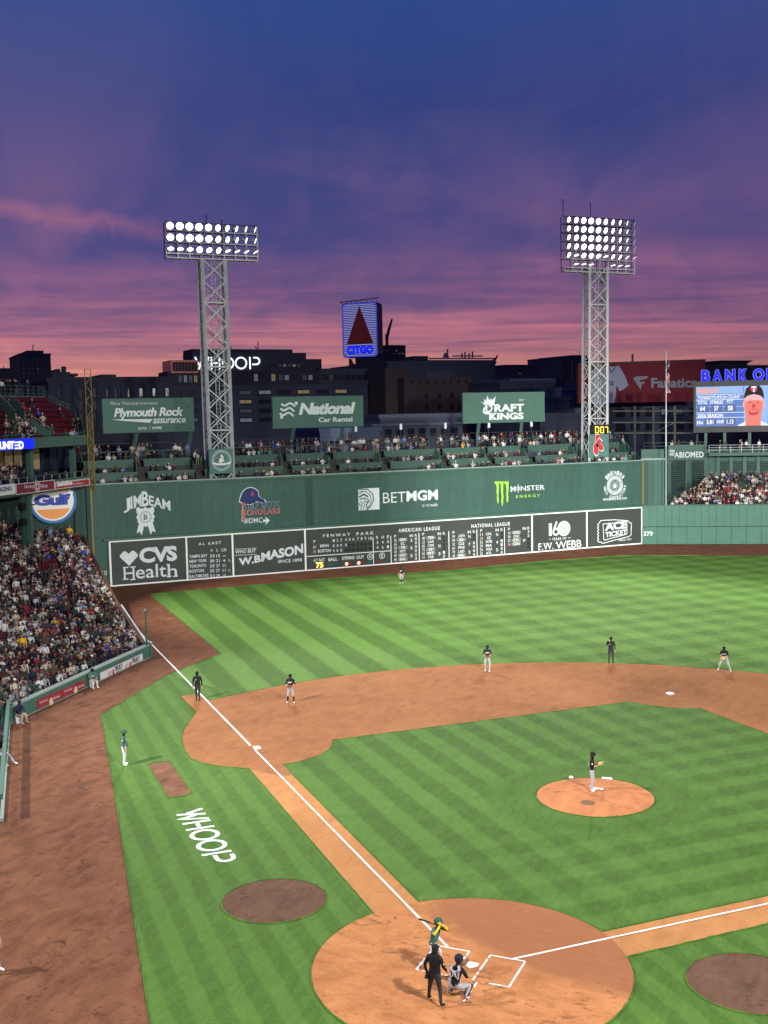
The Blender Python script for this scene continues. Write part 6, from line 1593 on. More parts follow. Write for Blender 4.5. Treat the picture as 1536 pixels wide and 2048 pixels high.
def steel_roof(t, o):
    bars(t, o, [(700, 718, 700, 760), (713, 716, 713, 760), (727, 716, 727, 760), (741, 714, 741, 758), (755, 712, 755, 756), (700, 730, 755, 728), (700, 742, 755, 740), (700, 718, 713, 742), (713, 742, 727, 718), (727, 718, 741, 742), (741, 742, 755, 716), (700, 760, 713, 742), (727, 742, 741, 758), (755, 740, 762, 756), (741, 728, 768, 728)], 'steel_dark', .55, 'support_frame')
# three-sided oil sign, turned a little to the left
co = -210
cu0, cz0 = WF.uz(686, 716, co); cu1, _ = WF.uz(755, 716, co); _, cz1 = WF.uz(686, 607, co)
dirn = (WF.d*math.cos(rad(9))+WF.n*math.sin(rad(-9)))
A_ = WF(cu0, co, 0); CSC = .5
while px(A_+(WF.d*math.cos(rad(44))+WF.n*math.sin(rad(44)))*((cu1-cu0)*CSC)+Vector((0, 0, cz0)))[0] < 756: CSC += .01
B_ = A_+(WF.d*math.cos(rad(44))+WF.n*math.sin(rad(44)))*((cu1-cu0)*CSC)
CFr = Fr(A_, B_)
cg = thing('oil_company_sign', 'square rooftop sign with rounded corners, striped white and blue face and dark red triangle', 'sign', CFr(5, 0, cz0))
cw_ = CFr.len; chh = cz1-cz0; rc = 1.1
outline = []
for (cx, cz, a0) in ((cw_-rc, chh-rc, 0), (rc, chh-rc, 90), (rc, rc, 180), (cw_-rc, rc, 270)): outline += [(cx+rc*math.cos(rad(a0+15*i)), cz+rc*math.sin(rad(a0+15*i))) for i in range(7)]
mat('cg_dark', (.02, .02, .035), .5); mat('cg_line', (.7, .7, 1), emit=(.40, .42, .80), estr=.85); mat('cg_gap', (.02, .02, .12), .6, emit=(.02, .02, .16), estr=1.0, sample=False); mat('cg_red', (.08, .008, .012), .6, emit=(.08, .010, .014), estr=.5, sample=False); mat('cg_blue', (0, 0, 1), emit=(.005, .008, .85), estr=1.0); mat('cg_edge', (.1, .15, 1), emit=(.05, .08, .75), estr=1.0)
b = MB(); b.hexa([CFr(u, -4.6, cz0+z) for u, z in outline], [CFr(u, 0, cz0+z) for u, z in outline], 'cg_dark'); b.build('cabinet', cg, cg.location)
b = MB(); poly(b, CFr, [(cw_/2+(u-cw_/2)*.975, cz0+chh/2+(z-chh/2)*.98) for u, z in outline], 'cg_edge', .02); poly(b, CFr, [(cw_/2+(u-cw_/2)*.945, cz0+chh/2+(z-chh/2)*.955) for u, z in outline], 'cg_gap', .04); b.build('face', cg, cg.location)
b = MB(); ns = 30
for i in range(ns):
    f = .04+.92*i/(ns-1); e = .03+(.05 if i in (0, ns-1) else .0)
    b.box((cw_*(e+.01), .05, cz0+chh*f-.085), (cw_*(1-e-.01), .08, cz0+chh*f+.085), 'cg_line', CFr)
b.build('neon_tube', cg, cg.location)['kind'] = 'stuff'
b = MB(); poly(b, CFr, [(cw_*.12, cz0+chh*.245), (cw_*.88, cz0+chh*.245), (cw_*.5, cz0+chh*.94)], 'cg_red', .12); b.build('triangle', cg, cg.location)
b = MB(); text(b, CFr, 'CITGO', cw_*.12, cz0+chh*.065, cw_*.87, cz0+chh*.21, 'cg_blue', off=.15, bold=.10); text(b, CFr, 'CITGO', cw_*.11, cz0+chh*.06, cw_*.88, cz0+chh*.215, 'cg_edge', off=.12, bold=.18); b.build('lettering', cg, cg.location)['kind'] = 'stuff'
b = MB(); b.bar(CFr(-.6, .3, cz1+.3), CFr(cw_+.8, .3, cz1+1.1), .25, 'steel_dark')
for i in range(8): b.bar(CFr(cw_*i/7, -.2, cz1-.2), CFr(cw_*i/7, .3, cz1+.5), .15, 'steel_dark')
b.build('top_rail', cg, cg.location)
bld('dark block under the steel frame of the rooftop oil sign', [(690, 775, 757, 'b_dark')], -212, 30, [(695, 770, 765, 790, 6, 2, .6, .6, .2, 0)], lambda t, o: steel_roof(t, o+1.2))
bld('slim dark tower with a few lit windows right of the rooftop oil sign', [(768, 811, 693, 'b_navy'), (773, 808, 690, 'b_navy', 694)], -480, 40, [(770, 809, 698, 722, 6, 4, .55, .6, .25, 0)])
cr = thing('tower_crane', 'distant tower crane with a raised jib beside the rooftop oil sign', 'crane', WF(WF.uz(775, 690, -560)[0], -560, 0)); bars(cr, -560, [(775, 700, 775, 664), (773, 684, 784, 638), (775, 664, 784, 638), (773, 690, 772, 668)], 'steel_dark', .9, 'jib'); bars(cr, -560, [(775, 824, 775, 700)], 'steel_dark', 1.6)
cr = thing('tower_crane', 'small distant crane jib above the roofs between the dish roof and the right tower', 'crane', WF(WF.uz(990, 720, -560)[0], -560, 0)); bars(cr, -560, [(988, 724, 995, 711), (986, 722, 990, 716)], 'steel_dark', .9, 'jib'); bars(cr, -560, [(988, 824, 988, 722)], 'steel_dark', 1.6)
def roofgear(t, o):
    bars(t, o-8, [(895, 716, 895, 698), (924, 717, 924, 706), (930, 717, 930, 704), (938, 717, 938, 706), (945, 717, 945, 703), (858, 717, 990, 717), (905, 712, 965, 712)], 'b_pale', .35, 'vent_pipe')
    b = MB(); u, z = WF.uz(892, 715, o-8); b.hexa([WF(u+1.0*math.cos(-t_), o-8+1.0*math.sin(-t_), z) for t_ in [i*.785 for i in range(8)]], [WF(u+.4*math.cos(-t_), o-8+.4*math.sin(-t_), z+1.3) for t_ in [i*.785 for i in range(8)]], 'b_pale'); b.build('dish_cover', t, t.location)
    b = MB(); PB(b, 853, 905, 756, 742, 'b_slate', o+.6); b.build('roof_unit', t, t.location); b = MB(); PB(b, 947, 1018, 775, 765, 'b_pale', o+14.5); b.build('roof_unit', t, t.location)
bld('big dark brick block with roof pipes and a dome behind the right-hand banner', [(775, 990, 728, 'b_navy'), (814, 990, 720, 'b_navy', 730, -8), (828, 856, 712, 'b_dark', 722, -8), (770, 812, 737, 'b_brown', 900, 10), (808, 945, 755, 'b_brown', 900, 14)], -150, 40,
    [(840, 940, 780, 850, 4, 3, .28, .45, .06, 14.02), (815, 940, 758, 770, 8, 1, .3, .5, .0, 14.02)], roofgear)
bld('middle-distance dark block with one lit window between the banner and the right tower', [(1010, 1078, 733, 'b_navy'), (1025, 1100, 760, 'b_slate', 900, 6)], -260, 30, [(1014, 1074, 738, 750, 6, 2, .6, .5, .18, 0)])
bld('low pale roofed building just above the right-hand banner', [(1020, 1110, 757, 'b_pale', 768, 0), (1000, 1110, 768, 'b_slate')], -120, 25, [])
bld('dark tower with fine vertical ribs left of the right light tower', [(1123, 1177, 716, 'b_slate'), (1145, 1174, 710, 'b_slate', 718)], -330, 30, [(1125, 1175, 722, 760, 12, 1, .5, .95, .1, 0)], lambda t, o: bars(t, o, [(1159, 710, 1159, 702)], w=.2))
bld('blue-grey building with rows of dark windows behind the right light tower', [(1085, 1168, 783, 'b_blue'), (1060, 1170, 775, 'b_slate', 784, -3)], -62, 20, [(1090, 1160, 795, 860, 3, 3, .30, .55, .06, 0)])
bld('low classical facade with a pale cornice behind the terrace between the banners', [(760, 925, 838, 'b_slate'), (745, 925, 848, 'b_pale', 853, .6)], -40, 14, [(765, 920, 856, 878, 7, 1, .6, .8, .1, 0)])
bld('low blue-grey shed with two lit windows under the middle banner', [(640, 760, 866, 'b_blue')], -36, 12, [(680, 706, 858+10, 884, 2, 1, .55, .95, 1.0, 0)])
bld('dark block under the red billboard', [(1150, 1420, 800, 'b_slate'), (1080, 1200, 835, 'b_navy')], -48, 20, [(1225, 1400, 812, 868, 6, 2, .6, .6, .12, 0)])
bld('dark roofline with a flared vent housing behind the blue letters', [(1395, 1600, 738, 'b_dark'), ], -48, 20, [], None)
b = MB(); u0, z0 = WF.uz(1443, 739, -50); u1, _ = WF.uz(1500, 739, -50); _, z1 = WF.uz(1443, 721, -50); w = (u1-u0)
vt = thing('roof_vent', 'flared dark ventilation housing on the roof above the blue letters', 'vent', WF((u0+u1)/2, -50, z0))
b.hexa([WF(u0+w*.04, -56, z0), WF(u1-w*.04, -56, z0), WF(u1-w*.04, -50, z0), WF(u0+w*.04, -50, z0)], [WF(u0+w*.1, -56, z1-.6), WF(u1-w*.1, -56, z1-.6), WF(u1-w*.1, -50, z1-.6), WF(u0+w*.1, -50, z1-.6)], 'b_dark'); b.build('housing', vt, vt.location)
b = MB(); b.hexa([WF(u0+w*.1, -56, z1-.59), WF(u1-w*.1, -56, z1-.59), WF(u1-w*.1, -50, z1-.59), WF(u0+w*.1, -50, z1-.59)], [WF(u0-w*.06, -57, z1), WF(u1+w*.06, -57, z1), WF(u1+w*.06, -49.5, z1), WF(u0-w*.06, -49.5, z1)], 'b_dark'); b.build('flared_cap', vt, vt.location)
bld('far low roofs filling the skyline between the towers', [(1075, 1130, 762, 'b_dark'), (560, 700, 800, 'b_navy')], -300, 30, [])

# red billboard
mat('bb_red', (.145, .018, .025), .65, .06, .4); mat('jersey', (.28, .31, .40), .7); mat('bb_grey', (.24, .25, .30), .7)
FB = -40.0
bb = thing('billboard', 'wide dark red billboard with a pale baseball jersey and grey lettering', 'billboard', WF(WF.uz(1160, 808, FB)[0], FB, WF.uz(1160, 808, FB)[1]))
u0, z0 = WF.uz(1157, 807, FB); u1, zr = WF.uz(1410, 803, FB); _, z1 = WF.uz(1157, 729.5, FB); _, z1r = WF.uz(1410, 721, FB)
b = MB(); b.hexa([WF(u0, FB-.6, z0), WF(u1, FB-.6, z0), WF(u1, FB, z0), WF(u0, FB, z0)], [WF(u0, FB-.6, z1), WF(u1, FB-.6, z1r), WF(u1, FB, z1r), WF(u0, FB, z1)], 'bb_red'); b.build('board', bb, bb.location)
b = MB(); Pm = lambda pts: [WF.uz(x, y, FB) for x, y in pts]
poly(b, WF, Pm([(1180, 745), (1200, 737), (1217, 732), (1228, 734), (1238, 731), (1250, 752), (1257, 771), (1248, 778), (1239, 782), (1233, 770), (1231, 790), (1229, 806), (1178, 806)]), 'jersey', FB+.02); b.build('jersey_print', bb, bb.location)
b = MB(); stroke(b, WF, Pm([(1217, 733), (1222, 745), (1231, 735)]), .15, 'logo_blue', FB+.04); ptext(b, WF, 'SOX', 1215.5, 1228.5, 770, 761, 'logo_blue', plane=FB, off=.04, bold=.06, skew=-.1)
poly(b, WF, Pm([(1266, 757), (1272, 753), (1296, 752), (1294, 757), (1278, 761), (1281, 764), (1290, 763), (1287, 768), (1283, 769), (1281, 779)]), 'bb_grey', FB+.04)
ptext(b, WF, 'Fanatics', 1302, 1392, 776, 756, 'bb_grey', plane=FB, off=.04, bold=.07, skew=.0); b.build('lettering', bb, bb.location)['kind'] = 'stuff'
bars(bb, FB-.8, [(1157, 728, 1410, 720), (1265, 725, 1265, 708), (1246, 726, 1246, 731), (1317, 724, 1317, 729), (1376, 722, 1376, 727)], 'steel_dark', .3, 'board_frame')
# ------------------------------------------------------------------ people on the field
def pm(name, rgb, rough=.75): return mat(name, rgb, rough, .10, 6.0)
for n_, c_ in dict(skin_light=(.46, .24, .16), skin_mid=(.30, .15, .095), skin_dark=(.12, .06, .04), hair_dark=(.02, .014, .01), cloth_black=(.008, .008, .010), cloth_grey=(.36, .36, .39), cloth_charcoal=(.024, .027, .031), cloth_white=(.62, .62, .62), cloth_green=(.040, .15, .12), sleeve_yellow=(.75, .50, .02), shoe_white=(.72, .72, .70), shoe_black=(.01, .01, .012), cloth_navy=(.010, .014, .035), cloth_khaki=(.42, .36, .26), cloth_jersey_green=(.045, .135, .105), leather_tan=(.60, .40, .18), leather_brown=(.22, .10, .05), helmet_green=(.028, .095, .072), trim_white=(.7, .7, .7), trim_red=(.35, .04, .05), bat_black=(.006, .005, .005), bucket_white=(.62, .64, .62)).items(): MATS.pop(n_, None) if n_ == 'cloth_green' else None; pm(n_, c_)
BASEJ = dict(pel=(0, 0, .97), bel=(0, .01, 1.12), che=(0, 0, 1.33), nek=(0, .01, 1.52), h1=(0, .03, 1.62), h2=(0, .035, 1.71), top=(0, .02, 1.80),
    shL=(-.19, 0, 1.45), elL=(-.26, -.03, 1.17), wrL=(-.27, .07, .93), haL=(-.265, .10, .84), shR=(.19, 0, 1.45), elR=(.26, -.03, 1.17), wrR=(.27, .07, .93), haR=(.265, .10, .84),
    hiL=(-.10, 0, .92), knL=(-.12, .03, .51), anL=(-.13, -.02, .10), toL=(-.15, .16, .045), hiR=(.10, 0, .92), knR=(.12, .03, .51), anR=(.13, -.02, .10), toR=(.15, .16, .045))
RADJ = dict(pel=.150, bel=.138, che=.165, nek=.062, h1=.082, h2=.108, top=.075, sh=.080, el=.052, wr=.036, ha=.044, hi=.105, kn=.068, an=.048, to=.046)
EDG = [('pel', 'bel', 'shirt'), ('bel', 'che', 'shirt'), ('che', 'nek', 'shirt'), ('nek', 'h1', 'skin'), ('h1', 'h2', 'skin'), ('h2', 'top', 'skin')]
for s in 'LR': EDG += [('che', 'sh'+s, 'shirt'), ('sh'+s, 'el'+s, 'upper'), ('el'+s, 'wr'+s, 'fore'), ('wr'+s, 'ha'+s, 'hand'), ('pel', 'hi'+s, 'pants'), ('hi'+s, 'kn'+s, 'pants'), ('kn'+s, 'an'+s, 'shin'), ('an'+s, 'to'+s, 'shoe')]
def figure(label, pos, az, J=None, col=None, scale=1.0, cap='cap', cap_col='cloth_black', glove=None, head_yaw=0, cat='person', extras=None, belt='cloth_black', bulk=1.0, fingers=True, name='person'):
    J = {**BASEJ, **(J or {})}
    C = dict(shirt='cloth_black', upper='cloth_black', fore='skin_light', hand='skin_light', pants='cloth_grey', shin='cloth_grey', shoe='shoe_white', skin='skin_light'); C.update(col or {})
    names = list(J); idx = {n: i for i, n in enumerate(names)}
    me = bpy.data.meshes.new('tmp'); me.from_pydata([Vector(J[n])*scale for n in names], [(idx[a], idx[b]) for a, b, _ in EDG], []); me.update()
    o = bpy.data.objects.new('tmp', me); COL.objects.link(o)
    sk_ = o.modifiers.new('s', 'SKIN'); sub = o.modifiers.new('u', 'SUBSURF'); sub.levels = 1; sub.render_levels = 1
    for n in names:
        v = me.skin_vertices[0].data[idx[n]]; k = n if n in RADJ else n[:-1]; r = RADJ[k]*scale*(bulk if k in ('pel', 'bel', 'che', 'hi') else 1); v.radius = (r, r*(.82 if k in ('che', 'bel', 'pel') else 1)); v.use_root = (n == 'pel')
    dg_ = bpy.context.evaluated_depsgraph_get(); ev = o.evaluated_get(dg_); m2 = bpy.data.meshes.new_from_object(ev)
    bpy.data.objects.remove(o); bpy.data.meshes.remove(me)
    ca, sa = math.cos(rad(-az)), math.sin(rad(-az)); pos = Vector(pos)
    W_ = lambda p: Vector((pos.x+p[0]*ca-p[1]*sa, pos.y+p[0]*sa+p[1]*ca, pos.z+p[2]))
    t = thing(name, label, cat, pos)
    b = MB(); segs = [(Vector(J[a])*scale, Vector(J[c])*scale, kind, RADJ.get(a, RADJ.get(a[:-1], .1))*scale) for a, c, kind in EDG]
    V = [v.co.copy() for v in m2.vertices]; b.v = [tuple(W_(v)) for v in V]
    for p in m2.polygons:
        c = sum((V[i] for i in p.vertices), Vector())/len(p.vertices); best = None
        for a, c2, kind, r in segs:
            d = c2-a; f = max(0, min(1, (c-a).dot(d)/max(d.dot(d), 1e-9))); ds = (c-(a+d*f)).length-r*.8
            if best is None or ds < best[0]: best = (ds, kind)
        k = best[1]
        if k == 'shirt' and c.z < (J['pel'][2]*.45+J['bel'][2]*.55)*scale: k = 'pants'
        b.f.append(tuple(p.vertices)); b.m.append(b.mi(C[k]))
    nbody = len(b.f)
    bpy.data.meshes.remove(m2)
    if fingers:
        for s, sg in (('L', -1), ('R', 1)):
            h = Vector(J['ha'+s])*scale; w = Vector(J['wr'+s])*scale; d = (h-w).normalized(); sd = d.cross(Vector((0, 1, .2))).normalized(); up = sd.cross(d)
            for k, (ln, of) in enumerate(((.075, -.030), (.085, -.010), (.080, .011), (.062, .030))):
                a = h+d*.022+sd*of; m_ = a+d*ln*.55-up*.008; e = m_+d*ln*.35-up*.022
                b.bar(W_(a), W_(m_), .019, C['hand'], n=5); b.bar(W_(m_), W_(e), .018, C['hand'], n=5, w2=.012)
            a = h-d*.03-sd*.03*sg; m_ = a+d*.03-sd*.035*sg; b.bar(W_(a), W_(m_), .024, C['hand'], n=5); b.bar(W_(m_), W_(m_+d*.035-sd*.008*sg), .020, C['hand'], n=5, w2=.014)
    # face
    hy = rad(-head_yaw); hc = Vector(J['h2'])*scale; fd = Vector((-math.sin(hy), math.cos(hy), -.05)); rt = Vector((math.cos(hy), math.sin(hy), 0)); up = Vector((0, 0, 1))
    fz = hc-up*.035*scale
    b.bar(W_(fz+fd*.080), W_(fz+fd*.118-up*.012), .022, C['skin'], n=5, w2=.030)
    for s in (-1, 1):
        b.bar(W_(fz+fd*.083+rt*.034*s+up*.022), W_(fz+fd*.096+rt*.034*s+up*.022), .020, 'hair_dark', n=5)
        b.bar(W_(fz+rt*.088*s+up*.0), W_(fz+rt*.104*s+up*.005), .045, C['skin'], n=5)
    b.bar(W_(fz+fd*.088-up*.045-rt*.022), W_(fz+fd*.088-up*.045+rt*.022), .010, 'trim_red', n=4)
    o = b.build('body', t, t.location); o.data.polygons.foreach_set('use_smooth', [i < nbody for i in range(len(b.f))])
    # hair and headgear
    def dome(r, z0, z1, m, nm, brim=None, lo=-.35, flap=False):
        q = MB(); c = Vector(J['h2'])*scale; n_ = 12; rings = []
        for zf, rf in ((lo, .98), (.15, 1.02), (.6, .86), (.9, .5), (1.02, .02)):
            rings.append([c+rt*(r*rf*math.cos(2*math.pi*i/n_))+fd*(r*1.08*rf*math.sin(2*math.pi*i/n_))+up*(r*zf) for i in range(n_)])
        q.v = [tuple(W_(p)) for rr in rings for p in rr]; mi_ = q.mi(m)
        for k in range(4):
            for i in range(n_): j = (i+1) % n_; q.f.append((k*n_+i, k*n_+j, (k+1)*n_+j, (k+1)*n_+i)); q.m.append(mi_)
        if brim:
            k0 = len(q.v); pts = []
            for i in range(7): a = math.pi*(.18+.64*i/6); pts.append(c+rt*(r*1.0*math.cos(a))+fd*(r*1.08*math.sin(a))+up*(r*.10))
            for i in range(7): a = math.pi*(.18+.64*i/6); pts.append(c+rt*(r*1.0*math.cos(a))+fd*(r*1.08*math.sin(a)+brim)+up*(r*.0))
            q.v += [tuple(W_(p)) for p in pts]
            for i in range(6): q.f.append((k0+i+1, k0+i, k0+7+i, k0+8+i)); q.m.append(mi_)
        return q.build(nm, t, t.location, smooth=True)
    dome(.104*scale, 0, 0, 'hair_dark', 'hair', lo=-.75) if cap != 'bare' else None
    if cap == 'cap': dome(.113*scale, 0, 0, cap_col, 'cap', .075, lo=.02)
    if cap == 'helmet': dome(.128*scale, 0, 0, cap_col, 'helmet', .06, lo=-.55)
    if cap == 'mask':
        dome(.128*scale, 0, 0, cap_col, 'helmet', None, lo=-.7)
        q = MB(); c = hc
        for dz in (-.09, -.05, -.01, .03): 
            pts = [c+rt*(.11*math.cos(a))+fd*(.03+.14*math.sin(a))+up*dz for a in [math.pi*(.05+.9*i/6) for i in range(7)]]
            for x, y in zip(pts, pts[1:]): q.bar(W_(x), W_(y), .018, 'steel_dark')
        q.build('face_mask', t, t.location)
    if belt:
        q = MB(); c = (Vector(J['pel'])*.55+Vector(J['bel'])*.45)*scale; r = .158*scale*bulk
        ring = [c+Vector((r*math.cos(a), r*.80*math.sin(a), 0)) for a in [2*math.pi*i/12 for i in range(12)]]
        for x, y in zip(ring, ring[1:]+ring[:1]): q.bar(W_(x), W_(y), .02, belt, .045)
        q.build('belt', t, t.location)
    if glove:
        gm, side = glove; h = Vector(J['ha'+side])*scale; q = MB(); d = (h-Vector(J['wr'+side])*scale).normalized(); sd = d.cross(Vector((0, 0, 1)));  sd = sd.normalized() if sd.length > .1 else Vector((1, 0, 0)); u2 = sd.cross(d)
        ring = [h+d*(.06+.13*math.cos(a))+sd*(.12*math.sin(a)) for a in [2*math.pi*i/10 for i in range(10)]]
        q.hexa([W_(p-u2*.05) for p in ring], [W_(p+u2*.07) for p in [h+(r_-h)*.8 for r_ in ring]], gm)
        for k in range(4): a = -.55+.36*k; q.bar(W_(h+d*(.06+.10*math.cos(a))+sd*.10*math.sin(a)), W_(h+d*(.08+.19*math.cos(a))+sd*(.17*math.sin(a))+u2*.04), .065, gm, n=6, w2=.045)
        q.build('glove', t, t.location)
    if extras: extras(t, W_, J, scale)
    return t, W_
def chest_print(m='trim_white', back=False, number=None, word='TWINS'):
    def f(t, W_, J, s):
        q = MB(); c = (Vector(J['che'])*.8+Vector(J['bel'])*.2)*s; sg = -1 if back else 1; up = (Vector(J['che'])-Vector(J['bel'])).normalized(); y = .155*s
        fw = Vector((0, 1, 0))*sg; fw = (fw-up*fw.dot(up)).normalized()
        V, Fc = glyphs(number or word, .06); w, h = ((.10, .11) if number else (.13, .05))
        q.add(V, Fc, m, lambda p: W_(c+Vector((sg*(p[0]-.5)*2*w, 0, 0))+up*((p[1]-.5)*2*h+.02)+fw*(y-.03*(2*p[0]-1)**2)))
        q.build('shirt_lettering', t, t.location)['kind'] = 'stuff'
        for k, sgn in (('shL', -1), ('shR', 1)):
            e = 'el'+k[2]; a = Vector(J[k])*s*.45+Vector(J[e])*s*.55; q = MB(); q.bar(W_(a+Vector((sgn*.045, 0, .03))), W_(a+Vector((sgn*.058, 0, .03))), .07, m, n=8); q.build('sleeve_patch', t, t.location)
    return f
def gp(x, y, z=0.0): p = G(x, y, z); return (p.x, p.y, z)
# plate umpire
mid = (G(852, 2004)+G(889, 2017))/2
def P_(**k): return k
figure('umpire in a black jacket and charcoal trousers standing behind the catcher, seen from behind', (mid.x, mid.y, z5), 4, P_(knL=(-.19, .05, .50), anL=(-.27, .12, .10), toL=(-.29, .30, .045), knR=(.16, .0, .52), anR=(.25, -.12, .10), toR=(.31, .04, .045), elL=(-.31, -.03, 1.16), wrL=(-.30, .08, .93), haL=(-.29, .12, .84), elR=(.30, .02, 1.17), wrR=(.27, .22, 1.0), haR=(.26, .29, .94), h1=(0, .05, 1.61), h2=(0, .07, 1.70), top=(0, .07, 1.79)), P_(fore='cloth_black', pants='cloth_charcoal', shin='cloth_charcoal', shoe='shoe_black'), 1.05, bulk=1.12, head_yaw=6,
    extras=lambda t, W_, J, s: [ (lambda q: (q.bar(W_((-.20, -.05, 1.02)), W_((-.24, -.08, .84)), .16, 'cloth_black', .09), q.build('ball_bag', t, t.location)))(MB()), (lambda q: (q.bar(W_((.315, -.01, 1.36)), W_((.325, -.01, 1.36)), .06, 'trim_white', n=8), q.build('sleeve_patch', t, t.location)))(MB())])
# catcher
cp_ = G(913, 1998)
def catcher_gear(t, W_, J, s):
    q = MB()
    for a, c in (((-.13, -.10, .70), (.13, -.10, 1.0)), ((.13, -.10, .70), (-.13, -.10, 1.0)), ((-.16, -.07, .96), (-.10, .02, 1.08)), ((.16, -.07, .96), (.10, .02, 1.08)), ((-.13, -.10, .74), (-.13, -.06, .98)), ((.13, -.10, .74), (.13, -.06, .98))): q.bar(W_((a[0], a[1]-.03, a[2])), W_((c[0], c[1]-.03, c[2])), .075, 'cloth_grey', .03)
    q.build('protector_harness', t, t.location)
    q = MB(); V, Fc = glyphs('17', .08); q.add(V, Fc, 'trim_white', lambda p: W_(((p[0]-.5)*.16, -.135+.03*p[1], .74+.20*p[1]))); q.build('shirt_lettering', t, t.location)['kind'] = 'stuff'
    for k in 'LR':
        q = MB(); a, c = Vector(J['kn'+k]), Vector(J['an'+k]); q.bar(W_(a+Vector((0, .05, .02))), W_(c+Vector((0, .07, .0))), .15, 'cloth_navy', .10); q.bar(W_(a+Vector((0, .09, .0))), W_(c+Vector((0, .11, .0))), .04, 'trim_red', .04); q.build('shin_guard', t, t.location)
figure('catcher in black with a grey harness crouching beside home plate, seen from behind', (cp_.x, cp_.y, z5), 6, P_(pel=(0, -.12, .40), bel=(0, -.06, .54), che=(0, .04, .78), nek=(0, .13, .98), h1=(0, .18, 1.08), h2=(0, .20, 1.17), top=(0, .19, 1.26), shL=(-.19, .06, .90), elL=(-.27, .28, .74), wrL=(-.14, .48, .80), haL=(-.08, .56, .82), shR=(.19, .06, .90), elR=(.30, .12, .66), wrR=(.22, .30, .62), haR=(.17, .36, .60), hiL=(-.11, -.08, .38), knL=(-.33, .26, .44), anL=(-.27, .02, .11), toL=(-.33, .18, .05), hiR=(.11, -.08, .38), knR=(.38, .22, .42), anR=(.30, -.02, .11), toR=(.37, .13, .05)), P_(fore='skin_light', shoe='shoe_white'), 1.04, cap='mask', cap_col='cloth_navy', glove=('leather_brown', 'L'), belt=None, extras=catcher_gear)
# batter
bp_ = G(870, 1945)
bJ = P_(pel=(.04, -.06, .86), bel=(.03, -.0, 1.01), che=(.02, .05, 1.22), nek=(0, .08, 1.40), h1=(-.02, .11, 1.49), h2=(-.03, .12, 1.58), top=(-.03, .11, 1.67), shL=(-.19, .10, 1.34), elL=(-.06, .42, 1.33), wrL=(.10, .27, 1.52), haL=(.13, .22, 1.57), shR=(.19, .0, 1.36), elR=(.40, .06, 1.32), wrR=(.22, .20, 1.50), haR=(.16, .21, 1.55), hiL=(-.08, -.05, .83), knL=(-.28, .12, .49), anL=(-.36, -.03, .10), toL=(-.38, .14, .045), hiR=(.13, -.05, .83), knR=(.30, .12, .49), anR=(.36, -.03, .10), toR=(.38, .14, .045))
bt, bW = figure('batter in a green shirt with bright yellow sleeves and green helmet waiting at the plate', (bp_.x, bp_.y, z5), 82, bJ, P_(shirt='cloth_jersey_green', upper='cloth_jersey_green', fore='sleeve_yellow', hand='sleeve_yellow', pants='cloth_white', shin='cloth_white'), 1.08, cap='helmet', cap_col='helmet_green', head_yaw=-65, belt='helmet_green', extras=chest_print(back=True, number='75'))
b = MB(); a0 = bW((.15*1.08, .28*1.08, 1.50*1.08)); dv = (bW((.25, -.62, 1.84))-bW((.15, .22, 1.57))).normalized()
b.bar(a0-dv*.08, a0-dv*.05, .045, 'bat_black', n=8); b.bar(a0-dv*.05, a0+dv*.35, .026, 'bat_black', n=8, w2=.034); b.bar(a0+dv*.35, a0+dv*.60, .034, 'bat_black', n=8, w2=.064); b.bar(a0+dv*.60, a0+dv*.80, .064, 'bat_black', n=8, w2=.058)
tag(b.build('baseball_bat'), "black bat held over the batter's shoulder, pointing left", 'bat')
# pitcher
figure('pitcher in a black shirt and grey trousers holding a tan glove on the mound', gp(1184, 1583, .27), 78, P_(elL=(-.25, .06, 1.22), wrL=(-.09, .28, 1.24), haL=(-.04, .33, 1.27), elR=(.26, .04, 1.20), wrR=(.08, .25, 1.22), haR=(.03, .30, 1.26), knL=(-.09, .06, .50), anL=(-.10, .0, .10), toL=(-.10, .18, .045), knR=(.10, .03, .50), anR=(.12, -.06, .10), toR=(.13, .12, .045), nek=(0, .0, 1.52)), P_(), 1.06, glove=('leather_tan', 'L'), head_yaw=8, extras=chest_print(back=True, number='61'), belt='cloth_black')
RJ = P_(elL=(-.29, .06, 1.18), wrL=(-.14, .25, 1.10), haL=(-.08, .31, 1.10), elR=(.29, .06, 1.18), wrR=(.14, .25, 1.10), haR=(.08, .31, 1.08), knL=(-.17, .05, .50), anL=(-.20, 0, .10), toL=(-.24, .17, .045), knR=(.17, .05, .50), anR=(.20, 0, .10), toR=(.24, .17, .045))
dk_ = P_(shin='cloth_black')
figure('third baseman in black shirt, grey trousers and black knee socks on the brown clay', gp(582, 1406), 165, RJ, dk_, 1.04, glove=('leather_brown', 'L'), extras=chest_print())
figure('shortstop in black shirt and long grey trousers near the middle of the outfield grass edge', gp(975, 1343), 160, {**RJ, **P_(anL=(-.12, .12, .10), toL=(-.14, .30, .045), anR=(.14, -.12, .10), toR=(.16, .05, .045))}, None, 1.04, glove=('leather_brown', 'L'), extras=chest_print())
SJ = P_(pel=(0, -.08, .88), bel=(0, -.0, 1.02), che=(0, .06, 1.22), nek=(0, .12, 1.39), h1=(0, .16, 1.48), h2=(0, .17, 1.57), top=(0, .16, 1.66), shL=(-.19, .08, 1.33), elL=(-.28, .20, 1.10), wrL=(-.10, .36, 1.0), haL=(-.05, .41, .98), shR=(.19, .08, 1.33), elR=(.28, .20, 1.10), wrR=(.10, .36, 1.0), haR=(.05, .41, .97), hiL=(-.11, -.06, .84), knL=(-.28, .10, .48), anL=(-.38, -.04, .10), toL=(-.44, .12, .045), hiR=(.11, -.06, .84), knR=(.28, .10, .48), anR=(.38, -.04, .10), toR=(.44, .12, .045))
